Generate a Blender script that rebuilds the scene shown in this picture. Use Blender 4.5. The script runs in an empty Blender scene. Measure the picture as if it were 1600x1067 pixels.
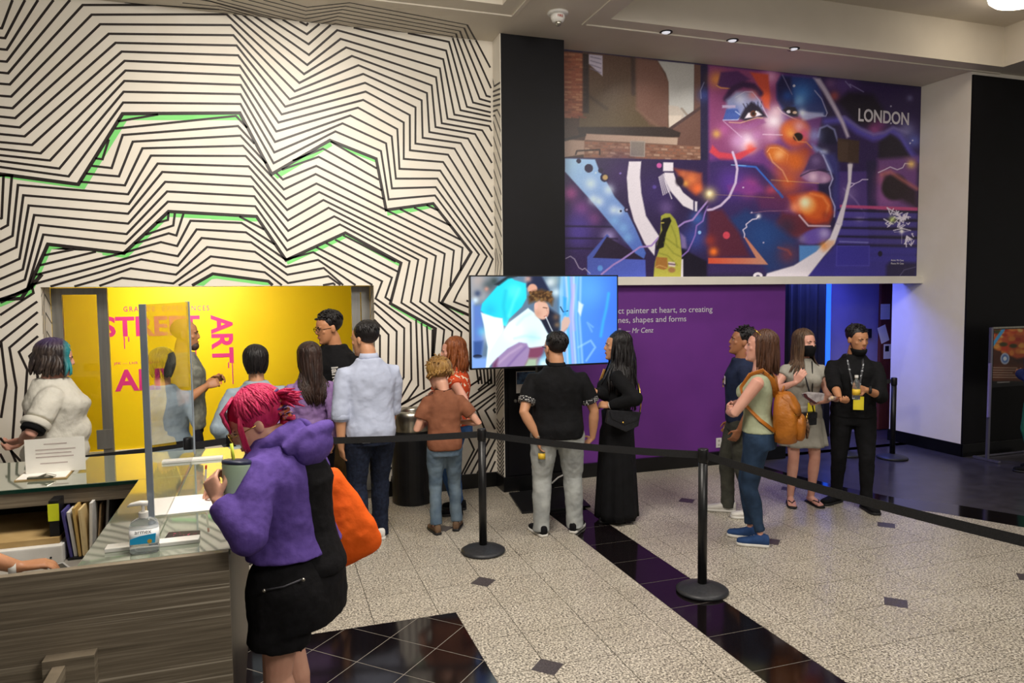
import bpy, bmesh, math, random
import numpy as np
from mathutils import Vector, Matrix, Quaternion

scene = bpy.context.scene
COL = scene.collection
PI = math.pi

# ------------------------------------------------------------------ camera
F_PX, PITCH, YAW, ROLL, CAM_H = 1132.9, 0.0651, 0.32275, -0.01016, 2.0
_fw = Vector((math.sin(YAW)*math.cos(PITCH), math.cos(YAW)*math.cos(PITCH), -math.sin(PITCH)))
_r0 = Vector((math.cos(YAW), -math.sin(YAW), 0.0))
_u0 = _r0.cross(_fw)
_rr = _r0*math.cos(ROLL) + _u0*math.sin(ROLL)
_uu = -_r0*math.sin(ROLL) + _u0*math.cos(ROLL)
cam_data = bpy.data.cameras.new('camera')
cam = bpy.data.objects.new('camera', cam_data)
COL.objects.link(cam)
M = Matrix((( _rr.x, _uu.x, -_fw.x, 0.0), (_rr.y, _uu.y, -_fw.y, 0.0), (_rr.z, _uu.z, -_fw.z, CAM_H), (0, 0, 0, 1)))
cam.matrix_world = M
cam_data.sensor_width = 36.0
cam_data.lens = 36.0*F_PX/1600.0
cam_data.clip_start = 0.05
cam_data.clip_end = 200
scene.camera = cam

def survey(x, y):
    """direction of the sight line measured at a photograph pixel (used like a survey instrument to find real positions)"""
    return _fw + _rr*((x-800.0)/F_PX) - _uu*((y-533.5)/F_PX)
def on_floor(x, y, z=0.0):
    d = survey(x, y); return Vector((0, 0, CAM_H)) + d*((z-CAM_H)/d.z)
def on_y(x, y, Y):
    d = survey(x, y); return Vector((0, 0, CAM_H)) + d*(Y/d.y)
def on_x(x, y, X):
    d = survey(x, y); return Vector((0, 0, CAM_H)) + d*(X/d.x)

# ------------------------------------------------------------------ world, lights, exposure
world = bpy.data.worlds.new('lobby_ambient')
scene.world = world
world.use_nodes = True
world.node_tree.nodes['Background'].inputs[0].default_value = (1.0, 0.93, 0.82, 1)
world.node_tree.nodes['Background'].inputs[1].default_value = 0.22
scene.view_settings.view_transform = 'Standard'
scene.view_settings.look = 'None'
scene.view_settings.gamma = 1.0
scene.view_settings.use_curve_mapping = False
scene.view_settings.exposure = 0.12

def area_light(name, loc, target, size, energy, color, size_y=None):
    d = bpy.data.lights.new(name, 'AREA'); d.energy = energy; d.color = color; d.size = size
    if size_y: d.shape = 'RECTANGLE'; d.size_y = size_y
    o = bpy.data.objects.new(name, d); COL.objects.link(o); o.location = loc
    o.rotation_euler = (Vector(target)-Vector(loc)).to_track_quat('-Z', 'Y').to_euler()
    return o
def spot_light(name, loc, target, energy, color, angle, blend=0.6, radius=0.05):
    d = bpy.data.lights.new(name, 'SPOT'); d.energy = energy; d.color = color; d.spot_size = math.radians(angle); d.spot_blend = blend; d.shadow_soft_size = radius
    o = bpy.data.objects.new(name, d); COL.objects.link(o); o.location = loc
    o.rotation_euler = (Vector(target)-Vector(loc)).to_track_quat('-Z', 'Y').to_euler()
    return o
WARM = (1.0, 0.92, 0.82); NEUT = (1.0, 0.945, 0.875)
area_light('ceiling_lamp_lobby', (0.4, 3.2, 4.45), (0.6, 4.6, 0), 1.4, 165, WARM)
area_light('fill_light_back', (2.6, -0.8, 4.45), (2.2, 2.4, 0.8), 2.0, 200, NEUT)  # unseen fill light, added to brighten surfaces facing the camera
area_light('ceiling_lamp_right', (4.6, 3.6, 4.45), (4.6, 4.0, 0), 1.2, 70, NEUT)
spot_light('wall_washer', (0.2, 4.3, 4.5), (-0.1, 7.15, 2.7), 210, WARM, 75, 0.9, 0.12)
area_light('yellow_room_lamp', (-1.0, 8.7, 2.45), (-1.0, 9.7, 1.0), 0.6, 62, (1.0, 0.93, 0.8))

# ------------------------------------------------------------------ colour and material helpers
def lin(c):
    if isinstance(c, str):
        c = c.lstrip('#'); c = tuple(int(c[i:i+2], 16)/255.0 for i in (0, 2, 4))
    return tuple((v/12.92 if v <= 0.04045 else ((v+0.055)/1.055)**2.4) for v in c[:3])
MATS = {}
def nodes_of(m):
    m.use_nodes = True; nt = m.node_tree
    return nt, nt.nodes, nt.links, nt.nodes['Principled BSDF']
def mat(name, color, rough=0.6, metal=0.0, c2=None, scale=20.0, bump=0.0, bscale=None, stretch=None, spec=0.5, coat=0.0, sheen=0.0, emit=None, estr=0.0, detail=4.0, coords='Object', trans=0.0, ior=1.45, alpha=1.0, mid=(0.35, 0.65)):
    """principled material whose colour varies between two tones through a noise, with optional noise bump"""
    if name in MATS: return MATS[name]
    m = bpy.data.materials.new(name); nt, N, L, b = nodes_of(m)
    c = lin(color); b.inputs['Roughness'].default_value = rough; b.inputs['Metallic'].default_value = metal
    b.inputs['Base Color'].default_value = (*c, 1); b.inputs['Specular IOR Level'].default_value = spec
    b.inputs['Coat Weight'].default_value = coat; b.inputs['Sheen Weight'].default_value = sheen
    b.inputs['Transmission Weight'].default_value = trans; b.inputs['IOR'].default_value = ior; b.inputs['Alpha'].default_value = alpha
    if emit: b.inputs['Emission Color'].default_value = (*lin(emit), 1); b.inputs['Emission Strength'].default_value = estr
    tc = N.new('ShaderNodeTexCoord'); src = tc.outputs[coords]
    if stretch:
        mp = N.new('ShaderNodeMapping'); mp.inputs['Scale'].default_value = stretch; L.new(src, mp.inputs['Vector']); src = mp.outputs[0]
    if c2 is not None:
        nz = N.new('ShaderNodeTexNoise'); nz.inputs['Scale'].default_value = scale; nz.inputs['Detail'].default_value = detail
        L.new(src, nz.inputs['Vector'])
        rp = N.new('ShaderNodeValToRGB'); rp.color_ramp.elements[0].position = mid[0]; rp.color_ramp.elements[1].position = mid[1]
        rp.color_ramp.elements[0].color = (*c, 1); rp.color_ramp.elements[1].color = (*lin(c2), 1)
        L.new(nz.outputs['Fac'], rp.inputs['Fac']); L.new(rp.outputs['Color'], b.inputs['Base Color'])
    if bump:
        nb = N.new('ShaderNodeTexNoise'); nb.inputs['Scale'].default_value = bscale or scale; nb.inputs['Detail'].default_value = 5
        L.new(src, nb.inputs['Vector'])
        bp = N.new('ShaderNodeBump'); bp.inputs['Strength'].default_value = bump; bp.inputs['Distance'].default_value = 0.02
        L.new(nb.outputs['Fac'], bp.inputs['Height']); L.new(bp.outputs['Normal'], b.inputs['Normal'])
    MATS[name] = m
    return m
def vcol_mat(name, rough=0.5, emit=0.0, base=1.0, noise_amt=0.0, noise_scale=60):
    m = bpy.data.materials.new(name); nt, N, L, b = nodes_of(m)
    a = N.new('ShaderNodeAttribute'); a.attribute_name = 'Col'
    out = a.outputs['Color']
    if noise_amt:
        tc = N.new('ShaderNodeTexCoord'); nz = N.new('ShaderNodeTexNoise'); nz.inputs['Scale'].default_value = noise_scale
        L.new(tc.outputs['Object'], nz.inputs['Vector'])
        mx = N.new('ShaderNodeMix'); mx.data_type = 'RGBA'; mx.blend_type = 'OVERLAY'; mx.inputs['Factor'].default_value = noise_amt
        L.new(out, mx.inputs['A']); L.new(nz.outputs['Color'], mx.inputs['B']); out = mx.outputs['Result']
    b.inputs['Roughness'].default_value = rough
    if emit:
        b.inputs['Base Color'].default_value = (0.01, 0.01, 0.01, 1)
        L.new(out, b.inputs['Emission Color']); b.inputs['Emission Strength'].default_value = emit
    else:
        L.new(out, b.inputs['Base Color'])
    MATS[name] = m
    return m

# ------------------------------------------------------------------ mesh helpers
class MB:
    """collects shapes; build() links them as one mesh object"""
    def __init__(self): self.v = []; self.f = []; self.mi = []
    def add(self, vs, fs, mi=0):
        o = len(self.v); self.v += [tuple(p) for p in vs]; self.f += [tuple(i+o for i in q) for q in fs]; self.mi += [mi]*len(fs); return self
    def box(self, x0, x1, y0, y1, z0, z1, mi=0):
        vs = [(x, y, z) for z in (z0, z1) for y in (y0, y1) for x in (x0, x1)]
        return self.add(vs, [(0, 2, 3, 1), (4, 5, 7, 6), (0, 1, 5, 4), (2, 6, 7, 3), (0, 4, 6, 2), (1, 3, 7, 5)], mi)
    def bar(self, p0, p1, w, h, up=(0, 0, 1), mi=0):
        p0 = Vector(p0); p1 = Vector(p1); d = (p1-p0).normalized(); s = d.cross(Vector(up)).normalized()*(w/2); u = s.cross(d).normalized()*(h/2)
        vs = [p+a*s+b*u for p in (p0, p1) for b in (-1, 1) for a in (-1, 1)]
        return self.add(vs, [(0, 1, 3, 2), (4, 6, 7, 5), (0, 4, 5, 1), (2, 3, 7, 6), (0, 2, 6, 4), (1, 5, 7, 3)], mi)
    def loft(self, rings, n=16, mi=0, power=2.0, cap=True):
        """rings: (centre, ax, ay) with half axes as vectors"""
        vs = []
        for c, ax, ay in rings:
            c = Vector(c); ax = Vector(ax); ay = Vector(ay)
            for k in range(n):
                t = 2*PI*k/n; ct, st = math.cos(t), math.sin(t)
                e = 2.0/power
                vs.append(c + ax*(math.copysign(abs(ct)**e, ct)) + ay*(math.copysign(abs(st)**e, st)))
        fs = [(r*n+k, r*n+(k+1) % n, (r+1)*n+(k+1) % n, (r+1)*n+k) for r in range(len(rings)-1) for k in range(n)]
        if cap:
            fs.append(tuple(range(n-1, -1, -1))); fs.append(tuple((len(rings)-1)*n+k for k in range(n)))
        return self.add(vs, fs, mi)
    def tube(self, pts, radii, n=8, mi=0, flat=1.0, up=(0, 0, 1), cap=True):
        pts = [Vector(p) for p in pts]; m = len(pts)
        if not hasattr(radii, '__len__'): radii = [radii]*m
        rings = []; prev = None
        for i, p in enumerate(pts):
            d = (pts[min(i+1, m-1)]-pts[max(i-1, 0)])
            d = d.normalized() if d.length > 1e-9 else Vector((0, 0, 1))
            if prev is None:
                u = Vector(up); 
                if abs(u.dot(d)) > 0.95: u = Vector((1, 0, 0))
                s = d.cross(u).normalized()
            else:
                s = (prev - d*prev.dot(d)); s = s.normalized() if s.length > 1e-6 else d.orthogonal().normalized()
            prev = s; t = d.cross(s)
            rings.append((p, s*radii[i], t*(radii[i]*flat)))
        return self.loft(rings, n, mi, 2.0, cap)
    def cyl(self, p0, p1, r0, r1=None, n=20, mi=0):
        return self.tube([p0, p1], [r0, r0 if r1 is None else r1], n, mi)
    def sphere(self, c, r, nu=16, nv=10, rot=None, mi=0):
        if not hasattr(r, '__len__'): r = (r, r, r)
        c = Vector(c); R = rot or Matrix.Identity(3); vs = [c + R @ Vector((0, 0, r[2]))]
        for j in range(1, nv):
            ph = PI*j/nv
            for i in range(nu):
                t = 2*PI*i/nu
                vs.append(c + R @ Vector((r[0]*math.sin(ph)*math.cos(t), r[1]*math.sin(ph)*math.sin(t), r[2]*math.cos(ph))))
        vs.append(c + R @ Vector((0, 0, -r[2])))
        fs = [(0, 1+i, 1+(i+1) % nu) for i in range(nu)]
        for j in range(nv-2):
            a = 1+j*nu; b = a+nu
            fs += [(a+i, b+i, b+(i+1) % nu, a+(i+1) % nu) for i in range(nu)]
        e = len(vs)-1; a = 1+(nv-2)*nu
        fs += [(a+i, e, a+(i+1) % nu) for i in range(nu)]
        return self.add(vs, fs, mi)
    def lathe(self, prof, n=24, mi=0, c=(0, 0, 0), cap=True):
        return self.loft([((c[0], c[1], c[2]+z), (max(r, 1e-4), 0, 0), (0, max(r, 1e-4), 0)) for r, z in prof], n, mi, 2.0, cap)
    def prism(self, poly, axis, a0, a1, mi=0):
        """extrude a polygon (2-d points) along an axis: 'x' -> (y,z), 'y' -> (x,z), 'z' -> (x,y)"""
        def P(p, a):
            return (a, p[0], p[1]) if axis == 'x' else (p[0], a, p[1]) if axis == 'y' else (p[0], p[1], a)
        n = len(poly); vs = [P(p, a0) for p in poly]+[P(p, a1) for p in poly]
        fs = [tuple(range(n-1, -1, -1)), tuple(range(n, 2*n))]+[(i, (i+1) % n, n+(i+1) % n, n+i) for i in range(n)]
        return self.add(vs, fs, mi)
    def build(self, name, material, parent=None, smooth=False, bevel=0.0, world=False, loc=None):
        me = bpy.data.meshes.new(name)
        off = Vector((0, 0, 0))
        if world and parent is not None: off = parent.location
        vs = [(p[0]-off.x, p[1]-off.y, p[2]-off.z) for p in self.v]
        me.from_pydata(vs, [], self.f)
        bm = bmesh.new(); bm.from_mesh(me); bmesh.ops.recalc_face_normals(bm, faces=bm.faces); 
        if bevel:
            bmesh.ops.bevel(bm, geom=[e for e in bm.edges if e.calc_face_angle(0) > 0.6], offset=bevel, segments=2, affect='EDGES', profile=0.7)
        bm.to_mesh(me); bm.free()
        for q in (material if isinstance(material, (list, tuple)) else [material]): me.materials.append(q)
        if any(self.mi) and not bevel:
            me.polygons.foreach_set('material_index', self.mi)
        if smooth: me.polygons.foreach_set('use_smooth', [True]*len(me.polygons))
        o = bpy.data.objects.new(name, me); COL.objects.link(o)
        if parent is not None: o.parent = parent
        if loc is not None: o.location = loc
        return o
def thing(name, label, cat, loc=(0, 0, 0), rotz=0.0, group=None):
    o = bpy.data.objects.new(name, None); COL.objects.link(o); o.location = loc; o.rotation_euler = (0, 0, rotz); o.empty_display_size = 0.1
    return tag(o, label, cat, group)
def tag(o, label, cat, group=None):
    o['label'] = label; o['category'] = cat
    if group: o['group'] = group
    return o
def struct(o): o['kind'] = 'structure'; return o
def copy_tree(o, parent=None):
    c = o.copy(); COL.objects.link(c)
    if parent is not None: c.parent = parent
    for ch in list(o.children): copy_tree(ch, c)
    return c
def text_part(name, body, size, origin, xdir, ydir, material, parent, offset=0.0, align='LEFT', spacing=1.0, xscale=1.0, extrude=0.0012, world=True, shear=0.0):
    """flat lettering as a mesh: origin, reading direction and up direction in space"""
    cu = bpy.data.curves.new(name, 'FONT'); cu.body = body; cu.size = size; cu.offset = offset; cu.align_x = align; cu.space_character = spacing; cu.extrude = extrude; cu.shear = shear; cu.resolution_u = 4
    t = bpy.data.objects.new(name+'_tmp', cu); COL.objects.link(t)
    dg = bpy.context.evaluated_depsgraph_get(); me = bpy.data.meshes.new_from_object(t.evaluated_get(dg)); bpy.data.objects.remove(t); bpy.data.curves.remove(cu)
    X = Vector(xdir).normalized(); Y = Vector(ydir).normalized(); Z = X.cross(Y); O = Vector(origin)
    if world and parent is not None: O = O-parent.location
    for v in me.vertices:
        p = O + X*v.co.x*xscale + Y*v.co.y + Z*(v.co.z+extrude); v.co = p
    me.materials.clear(); me.materials.append(material); me.name = name
    o = bpy.data.objects.new(name, me); COL.objects.link(o)
    if parent is not None: o.parent = parent
    return o
WALL_LINES="1:-2.032,4.231 -2.019,4.232 -1.932,4.469;1:-2.036,4.154 -2,4.154 -1.842,4.479;1:-2.04,4.062 -1.992,4.061 -1.748,4.49;1:-2.045,3.964 -1.997,3.964 -1.635,4.503;1:-2.049,3.872 -1.992,3.87 -1.513,4.517;1:-2.054,3.781 -1.984,3.78 -1.42,4.486 -0.85,4.551;1:0.349,4.538 0.41,4.512 0.426,4.533;1:1.804,4.535 2.004,3.923 2.189,3.893;1:0.2,4.539 0.412,4.43 0.529,4.535;1:1.357,4.536 1.766,4.493 1.94,3.876 2.189,3.838;1:0.071,4.542 0.425,4.34 0.63,4.537;1:0.841,4.535 1.736,4.406 1.873,3.838 2.188,3.796;1:-0.049,4.544 0.425,4.243 0.689,4.495 1.705,4.32 1.809,3.791 2.195,3.748;1:-0.143,4.544 0.407,4.15 0.718,4.418 1.67,4.229 1.739,3.746 2.17,3.701 2.197,3.653;1:-0.224,4.544 0.376,4.064 0.767,4.344 1.63,4.14 1.68,3.698 2.097,3.654 2.196,3.499;1:-2.058,3.683 -1.979,3.682 -1.356,4.413 -0.281,4.534 0.331,3.98 0.819,4.27 1.585,4.058 1.616,3.657 2.021,3.613 2.195,3.333;1:-2.063,3.591 -1.973,3.587 -1.295,4.34 -0.248,4.443 0.288,3.9 0.879,4.189 1.536,3.98 1.553,3.604 1.947,3.564 2.194,3.174;1:-2.067,3.513 -1.958,3.507 -1.232,4.267 -0.229,4.356 0.241,3.824 0.921,4.112 1.482,3.906 1.485,3.545 1.871,3.514 2.194,2.991;1:-2.07,3.441 -1.929,3.433 -1.183,4.196 -0.205,4.268 0.2,3.754 0.937,4.03 1.42,3.834 1.412,3.485 1.806,3.457 2.195,2.838;1:-2.073,3.37 -1.897,3.361 -1.139,4.126 -0.195,4.182 0.167,3.682 0.94,3.948 1.362,3.756 1.357,3.417 1.739,3.394 2.195,2.701;1:-2.077,3.304 -1.847,3.293 -1.119,4.05 -0.184,4.091 0.135,3.606 0.915,3.868 1.301,3.681 1.294,3.331 1.688,3.319 2.195,2.575;1:-2.079,3.248 -1.787,3.227 -1.116,3.968 -0.185,4.008 0.114,3.523 0.864,3.792 1.237,3.613 1.25,3.233 1.656,3.234 2.194,2.46;1:-2.082,3.197 -1.721,3.17 -1.128,3.879 -0.181,3.921 0.1,3.427 0.79,3.713 1.181,3.541 1.213,3.137 1.627,3.154 2.192,2.361 2.115,2.184;1:-2.084,3.149 -1.655,3.106 -1.138,3.786 -0.186,3.838 0.091,3.331 0.716,3.635 1.125,3.471 1.173,3.041 1.608,3.069 2.129,2.388 2.006,2.184;1:-2.086,3.1 -1.588,3.043 -1.145,3.694 -0.189,3.751 0.082,3.232 0.648,3.556 1.074,3.395 1.138,2.934 1.599,2.988 2.046,2.407 1.811,2.003 1.776,1.93 2.03,1.833;1.5:-2.089,3.042 -1.519,2.978 -1.153,3.598 -0.197,3.67 0.063,3.132 0.595,3.47 1.026,3.319 1.112,2.831 1.58,2.907 1.964,2.43 1.647,1.918 1.971,1.774;1:2.042,4.536 2.189,4.281;1:1.975,4.534 2.195,4.078;1:1.909,4.537 2.145,3.999 2.191,3.991;1:1.85,4.537 2.074,3.964 2.19,3.941;1:-1.193,3.53 -0.872,3.611;1:-1.217,3.467 -0.231,3.641 -0.138,3.539;1:-1.269,3.372 -1.325,3.2 -1.38,3.205;1:-1.41,3.14 -1.257,3.128 -1.16,3.416 -0.216,3.552 -0.081,3.4;1:-1.456,3.072 -1.203,3.059 -1.083,3.363 -0.198,3.467 0.018,3.227;1:-1.502,3.001 -1.16,2.983 -1.009,3.31 -0.179,3.377 0.165,2.995 0.457,3.149 1.111,2.831 1.874,2.473 1.848,2.239;1:-2.116,2.479 -2.023,2.532 -1.964,2.956 -1.138,2.907 -0.944,3.25 -0.159,3.286 0.179,2.904 0.461,3.061 1.784,2.445 1.739,2.087;1:-2.121,2.372 -2,2.437 -1.929,2.872 -1.135,2.823 -0.893,3.183 -0.137,3.193 0.189,2.806 0.484,2.983 1.689,2.412 1.62,1.932 1.97,1.671;1:-2.126,2.266 -1.982,2.34 -1.894,2.788 -1.145,2.738 -0.858,3.112 -0.121,3.103 0.193,2.709 0.521,2.909 1.598,2.389 1.523,1.934 1.969,1.597;1:-2.131,2.169 -1.962,2.252 -1.858,2.709 -1.148,2.652 -0.838,3.026 -0.105,3.012 0.193,2.613 0.567,2.837 1.506,2.362 1.43,1.935 1.85,1.622 1.837,1.496;1:-2.135,2.078 -1.951,2.165 -1.827,2.627 -1.164,2.561 -0.826,2.942 -0.096,2.924 0.184,2.521 0.617,2.758 1.419,2.351 1.336,1.933 1.756,1.633 1.74,1.477;1:-2.148,1.998 -1.94,2.077 -1.798,2.546 -1.176,2.479 -0.823,2.853 -0.091,2.833 0.177,2.433 0.667,2.683 1.333,2.335 1.242,1.927 1.671,1.649 1.625,1.262;1.5:-1.983,2.006 -1.921,2.107 -1.768,2.465 -1.192,2.393 -0.82,2.766 -0.083,2.74 0.166,2.34 0.717,2.603 1.247,2.318 1.134,1.921 1.582,1.662 1.536,1.222;1:-2.004,3.034 -2.053,2.62 -2.111,2.584;1:-2.064,3.031 -2.094,2.678 -2.107,2.671;1:0.253,3.264 0.53,3.389 1.049,3.119;1:0.152,3.176 0.488,3.311 1.075,3.019;1:0.104,3.143 0.16,3.086 0.464,3.225 1.091,2.934;1:0.601,3.46 1.031,3.226;1:1.247,2.845 1.853,2.554;1:1.386,2.863 1.754,2.692;1:1.511,2.891 1.63,2.839;1:-0.232,2.736 -0.02,2.622;1:-1.798,2.371 -1.572,2.424;1:-1.838,2.285 -1.408,2.405;1:-0.82,2.76 -0.829,2.691 -0.925,2.661;1:-0.77,2.754 -0.787,2.643 -1.016,2.557;1:-0.7,2.749 -0.765,2.554 -0.827,2.573 -1.106,2.477;1:-1.872,2.204 -1.177,2.402 -0.894,2.494 -0.762,2.461 -0.644,2.688 -0.215,2.678 0.071,2.484;1:-1.903,2.122 -1.364,2.288 -0.978,2.413 -0.759,2.371 -0.596,2.612 -0.179,2.593 0.163,2.345 0.414,2.417 0.963,2.104;1:-1.766,2.106 -1.366,2.234 -1.058,2.34 -0.762,2.287 -0.557,2.536 -0.137,2.502 0.163,2.277 0.457,2.344 0.802,2.103;1:-1.586,2.105 -1.369,2.173 -1.142,2.261 -0.781,2.206 -0.514,2.455 -0.107,2.416 0.175,2.204 0.507,2.267 0.685,2.104;1:-1.395,2.109 -1.216,2.177 -0.806,2.127 -0.487,2.371 -0.063,2.319 0.178,2.126 0.547,2.19 0.659,2.104;1:-0.762,2.108 -0.476,2.291 -0.026,2.227 0.122,2.106;1.4:-0.652,2.108 -0.475,2.213 0.003,2.144 0.04,2.106;1:0.495,2.104 0.591,2.121 0.611,2.105;1:0.62,2.537 1.213,2.233;1:0.534,2.505 1.154,2.175 1.086,1.982 1.138,1.944;1:0.445,2.463 1.058,2.139 0.991,1.972 1.332,1.727 1.328,1.161 1.264,1.054 1.166,0.893 1.188,0.813;1:0.697,2.579 1.194,2.329;1:0.974,1.93 1.266,1.675 1.251,1.186 1.173,1.058 1.102,0.938 1.146,0.792;1:0.973,1.851 1.19,1.645 1.175,1.184 1.104,1.069 1.102,1.076 1.019,0.955 1.134,0.479 1.013,0.41;1:0.971,1.767 1.11,1.615 1.095,1.188 1.024,1.074;1:0.974,1.666 1.025,1.607 1.017,1.245;1:1.386,1.758 1.396,1.098 1.288,0.958 1.172,0.886;1:1.44,1.725 1.453,1.051;1:1.494,1.691 1.511,1.223;1.3:1.554,1.657 1.538,1.222;1:1.577,1.092 1.172,0.886 1.212,0.787;1:1.601,1.05 1.268,0.866 1.314,0.769;1:1.6,0.989 1.364,0.851;1:1.011,0.32 1.15,0.405;1:1.023,0.147 1.037,0.245 1.148,0.302;1:1.109,0.144 1.116,0.196 1.146,0.211;1:1.016,0.524 1.045,0.504;1:2.037,1.158 2.037,1.127 1.774,0.974;1:2.157,1.153 2.156,1.084 1.874,0.906;1:2.016,1.017 2.159,1.128;1:2.204,1.069 1.848,0.834;1:2.203,0.982 1.847,0.772;1:2.203,0.95 2,0.806 2.1,0.567 2.021,0.448;1:2.202,0.881 2.09,0.8 2.195,0.599;1:2.201,0.819 2.181,0.801 2.201,0.768;1:1.87,0.621 1.966,0.402 1.812,0.126;1:2.014,0.41 1.857,0.154;1:2.132,0.502 2.1,0.567;1:2.132,0.502 1.927,0.147;1:2.197,0.497 1.991,0.142;1:2.196,0.384 2.069,0.135;1:2.194,0.263 2.134,0.142;1:1.766,0.467 1.761,0.162;1:1.906,1.94 2.053,1.899;1:2.115,2.184 1.992,1.976;1:1.996,1.936 1.988,1.346 2.025,1.08;1:2.036,1.91 2.029,1.345 2.059,1.079;1:2.077,1.883 2.07,1.343 2.094,1.077;1:2.118,1.856 2.111,1.342 2.128,1.075;1:2.159,1.829 2.152,1.34 2.163,1.074;1:2.2,1.802 2.194,1.339 2.198,1.072;1.6:-1.824,2.211 -1.914,2.095 -2.14,1.977;1:-1.905,2.131 -1.893,2.051 -2.145,1.868;1:-1.868,1.979 -2.15,1.762;1:-1.869,1.89 -2.148,1.647 -2.128,1.273 -2.179,0.998;1:-1.874,1.792 -2.09,1.592 -2.056,1.251 -2.105,0.795;1:-1.876,1.684 -2.023,1.554 -1.969,1.4 -2.037,0.772;1:-1.88,1.585 -1.948,1.516 -1.894,1.343 -1.967,0.766;1:-2.195,0.829 -2.124,0.724 -2.07,0.556;1:-2.201,0.694 -2.147,0.554;1:-2.157,1.621 -2.166,1.595;1:-2.167,0.781 -2.008,0.551"
CEIL_LINES="1:0.173,6.694 0.4,6.788 0.746,6.578 1.854,6.781 2.046,7.162;1:0.036,6.736 0.392,6.877 0.718,6.664 1.848,6.866 1.979,7.167;1:-0.085,6.773 0.396,6.973 0.701,6.748 1.829,6.956 1.911,7.16;1:-0.225,6.816 0.396,7.069 0.684,6.834 1.811,7.037 1.852,7.158;1:-0.342,6.852 0.349,7.156;1:0.427,7.17 0.675,6.923 1.79,7.126 1.807,7.163;1:-0.435,6.88 0.201,7.153;1:0.53,7.164 0.67,7.014 1.359,7.161;1:-0.503,6.88 -0.391,6.899 0.071,7.144;1:0.63,7.159 0.673,7.108 0.843,7.163;1:-0.629,7.004 -0.398,6.999 -0.335,6.991 -0.049,7.139;1:-1.098,7.148 -0.404,7.086 -0.308,7.068 -0.143,7.137;1:-0.847,7.12 -0.438,7.07 -0.334,7.063"
SIDE_LINES="1:7.234,4.308 7.104,4.086 6.903,4.069;1:7.216,4.097 7.171,4.047 6.905,4.01;1:7.23,4.014 6.907,3.961;1:7.232,3.963 6.909,3.913;1:7.234,3.915 6.911,3.86;1:7.236,3.86 7.007,3.832 6.9,3.733;1:7.238,3.818 7.089,3.797 6.899,3.593;1:7.216,3.764 7.15,3.752 6.895,3.444;1:7.21,3.667 6.894,3.293;1:7.216,3.513 6.9,3.144;1:7.223,3.347 6.906,2.983;1:7.23,3.187 6.911,2.829;1:7.206,2.999 6.895,2.715;1:7.212,2.845 6.901,2.567;1:7.217,2.708 6.907,2.392;1:7.215,2.58 7.111,2.353 7.155,2.184;1:7.22,2.464 7.168,2.345 7.155,2.184;1:6.981,2.406 6.931,2.313 6.99,2.18;1:7.107,2.468 7.031,2.322 7.088,2.182;1:7.183,1.109 7.014,1.226 6.892,1.286;1:7.185,1.066 7.015,1.184 6.893,1.245;1:7.187,1.022 7.017,1.141 6.895,1.203;1:7.188,0.979 7.018,1.099 6.896,1.161;1:7.19,0.935 7.02,1.056 6.898,1.119;1:7.192,0.892 7.021,1.014 6.899,1.078;1:7.194,0.848 7.023,0.971 6.901,1.036;1:7.195,0.805 7.025,0.929 6.902,0.994;1:7.197,0.761 7.026,0.886 6.904,0.952;1:7.199,0.717 7.028,0.843 6.905,0.91;1:7.199,0.722 7.034,0.667 6.899,0.763;1:7.2,0.68 7.036,0.626 6.9,0.723;1:7.202,0.638 7.037,0.585 6.902,0.682;1:7.203,0.596 7.039,0.543 6.903,0.642;1:7.205,0.553 7.04,0.502 6.904,0.601;1:7.207,0.511 7.042,0.46 6.906,0.56;1:7.208,0.469 7.043,0.419 6.907,0.52;1:7.21,0.426 7.045,0.377 6.909,0.479;1:7.212,0.384 7.047,0.335 6.91,0.438;1:7.213,0.341 7.048,0.294 6.912,0.397;1:7.215,0.299 7.05,0.252 6.913,0.356;1:7.217,0.256 7.051,0.21 6.915,0.315;1:7.219,0.213 7.053,0.168 6.916,0.274;1:7.22,0.171 7.054,0.127 6.917,0.233;1:7.222,0.128 7.056,0.085 6.919,0.192"
GREEN_SHAPES="1:-1.153,3.589 -0.21,3.662 -0.181,3.603 -0.235,3.603 -1.186,3.541;1:-1.179,3.541 -1.123,3.539 -1.473,2.938 -2.09,3.015 -2.089,3.041 -1.512,2.97;1:-0.439,3.646 -0.204,3.664 -0.186,3.596 -0.238,3.627 -0.234,3.609 -0.441,3.593;1:0.07,3.133 0.589,3.468 0.619,3.421 0.111,3.09;1:0.619,3.454 1.021,3.317 1.021,3.283 0.768,3.37;1:1.12,2.821 1.471,2.888 1.47,2.851 1.124,2.776;1:1.343,2.861 1.576,2.902 1.597,2.871 1.342,2.811;1:-0.47,2.74 -0.083,2.74 -0.06,2.696 -0.103,2.693 -0.471,2.704;1:-1.192,2.391 -0.82,2.762 -0.308,2.745 -0.309,2.702 -0.816,2.718 -1.166,2.354;1:-1.768,2.458 -1.26,2.401 -1.261,2.375 -1.625,2.442 -1.743,2.423 -1.882,2.097 -1.921,2.097;1:-1.359,2.403 -1.192,2.387 -1.142,2.357 -1.203,2.354 -1.36,2.376;1:0.165,2.335 0.659,2.579 0.658,2.527 0.181,2.298;1:0.479,2.494 0.717,2.595 0.773,2.57 0.721,2.553 0.477,2.433;1:0.732,2.579 1.242,2.313 1.22,2.289 0.792,2.523;1:1.134,1.912 1.543,1.668 1.532,1.647 1.137,1.891;1:1.653,1.905 1.892,1.808 1.869,1.79;1:-0.479,2.204 0.003,2.141 0.012,2.107 -0.045,2.109 -0.49,2.175;1:-0.62,2.108 -0.486,2.206 -0.326,2.184 -0.487,2.163 -0.555,2.104;1:-1.903,2.166 -1.831,2.211 -1.909,2.042 -2.142,1.935 -2.14,1.974 -1.922,2.092"
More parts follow.
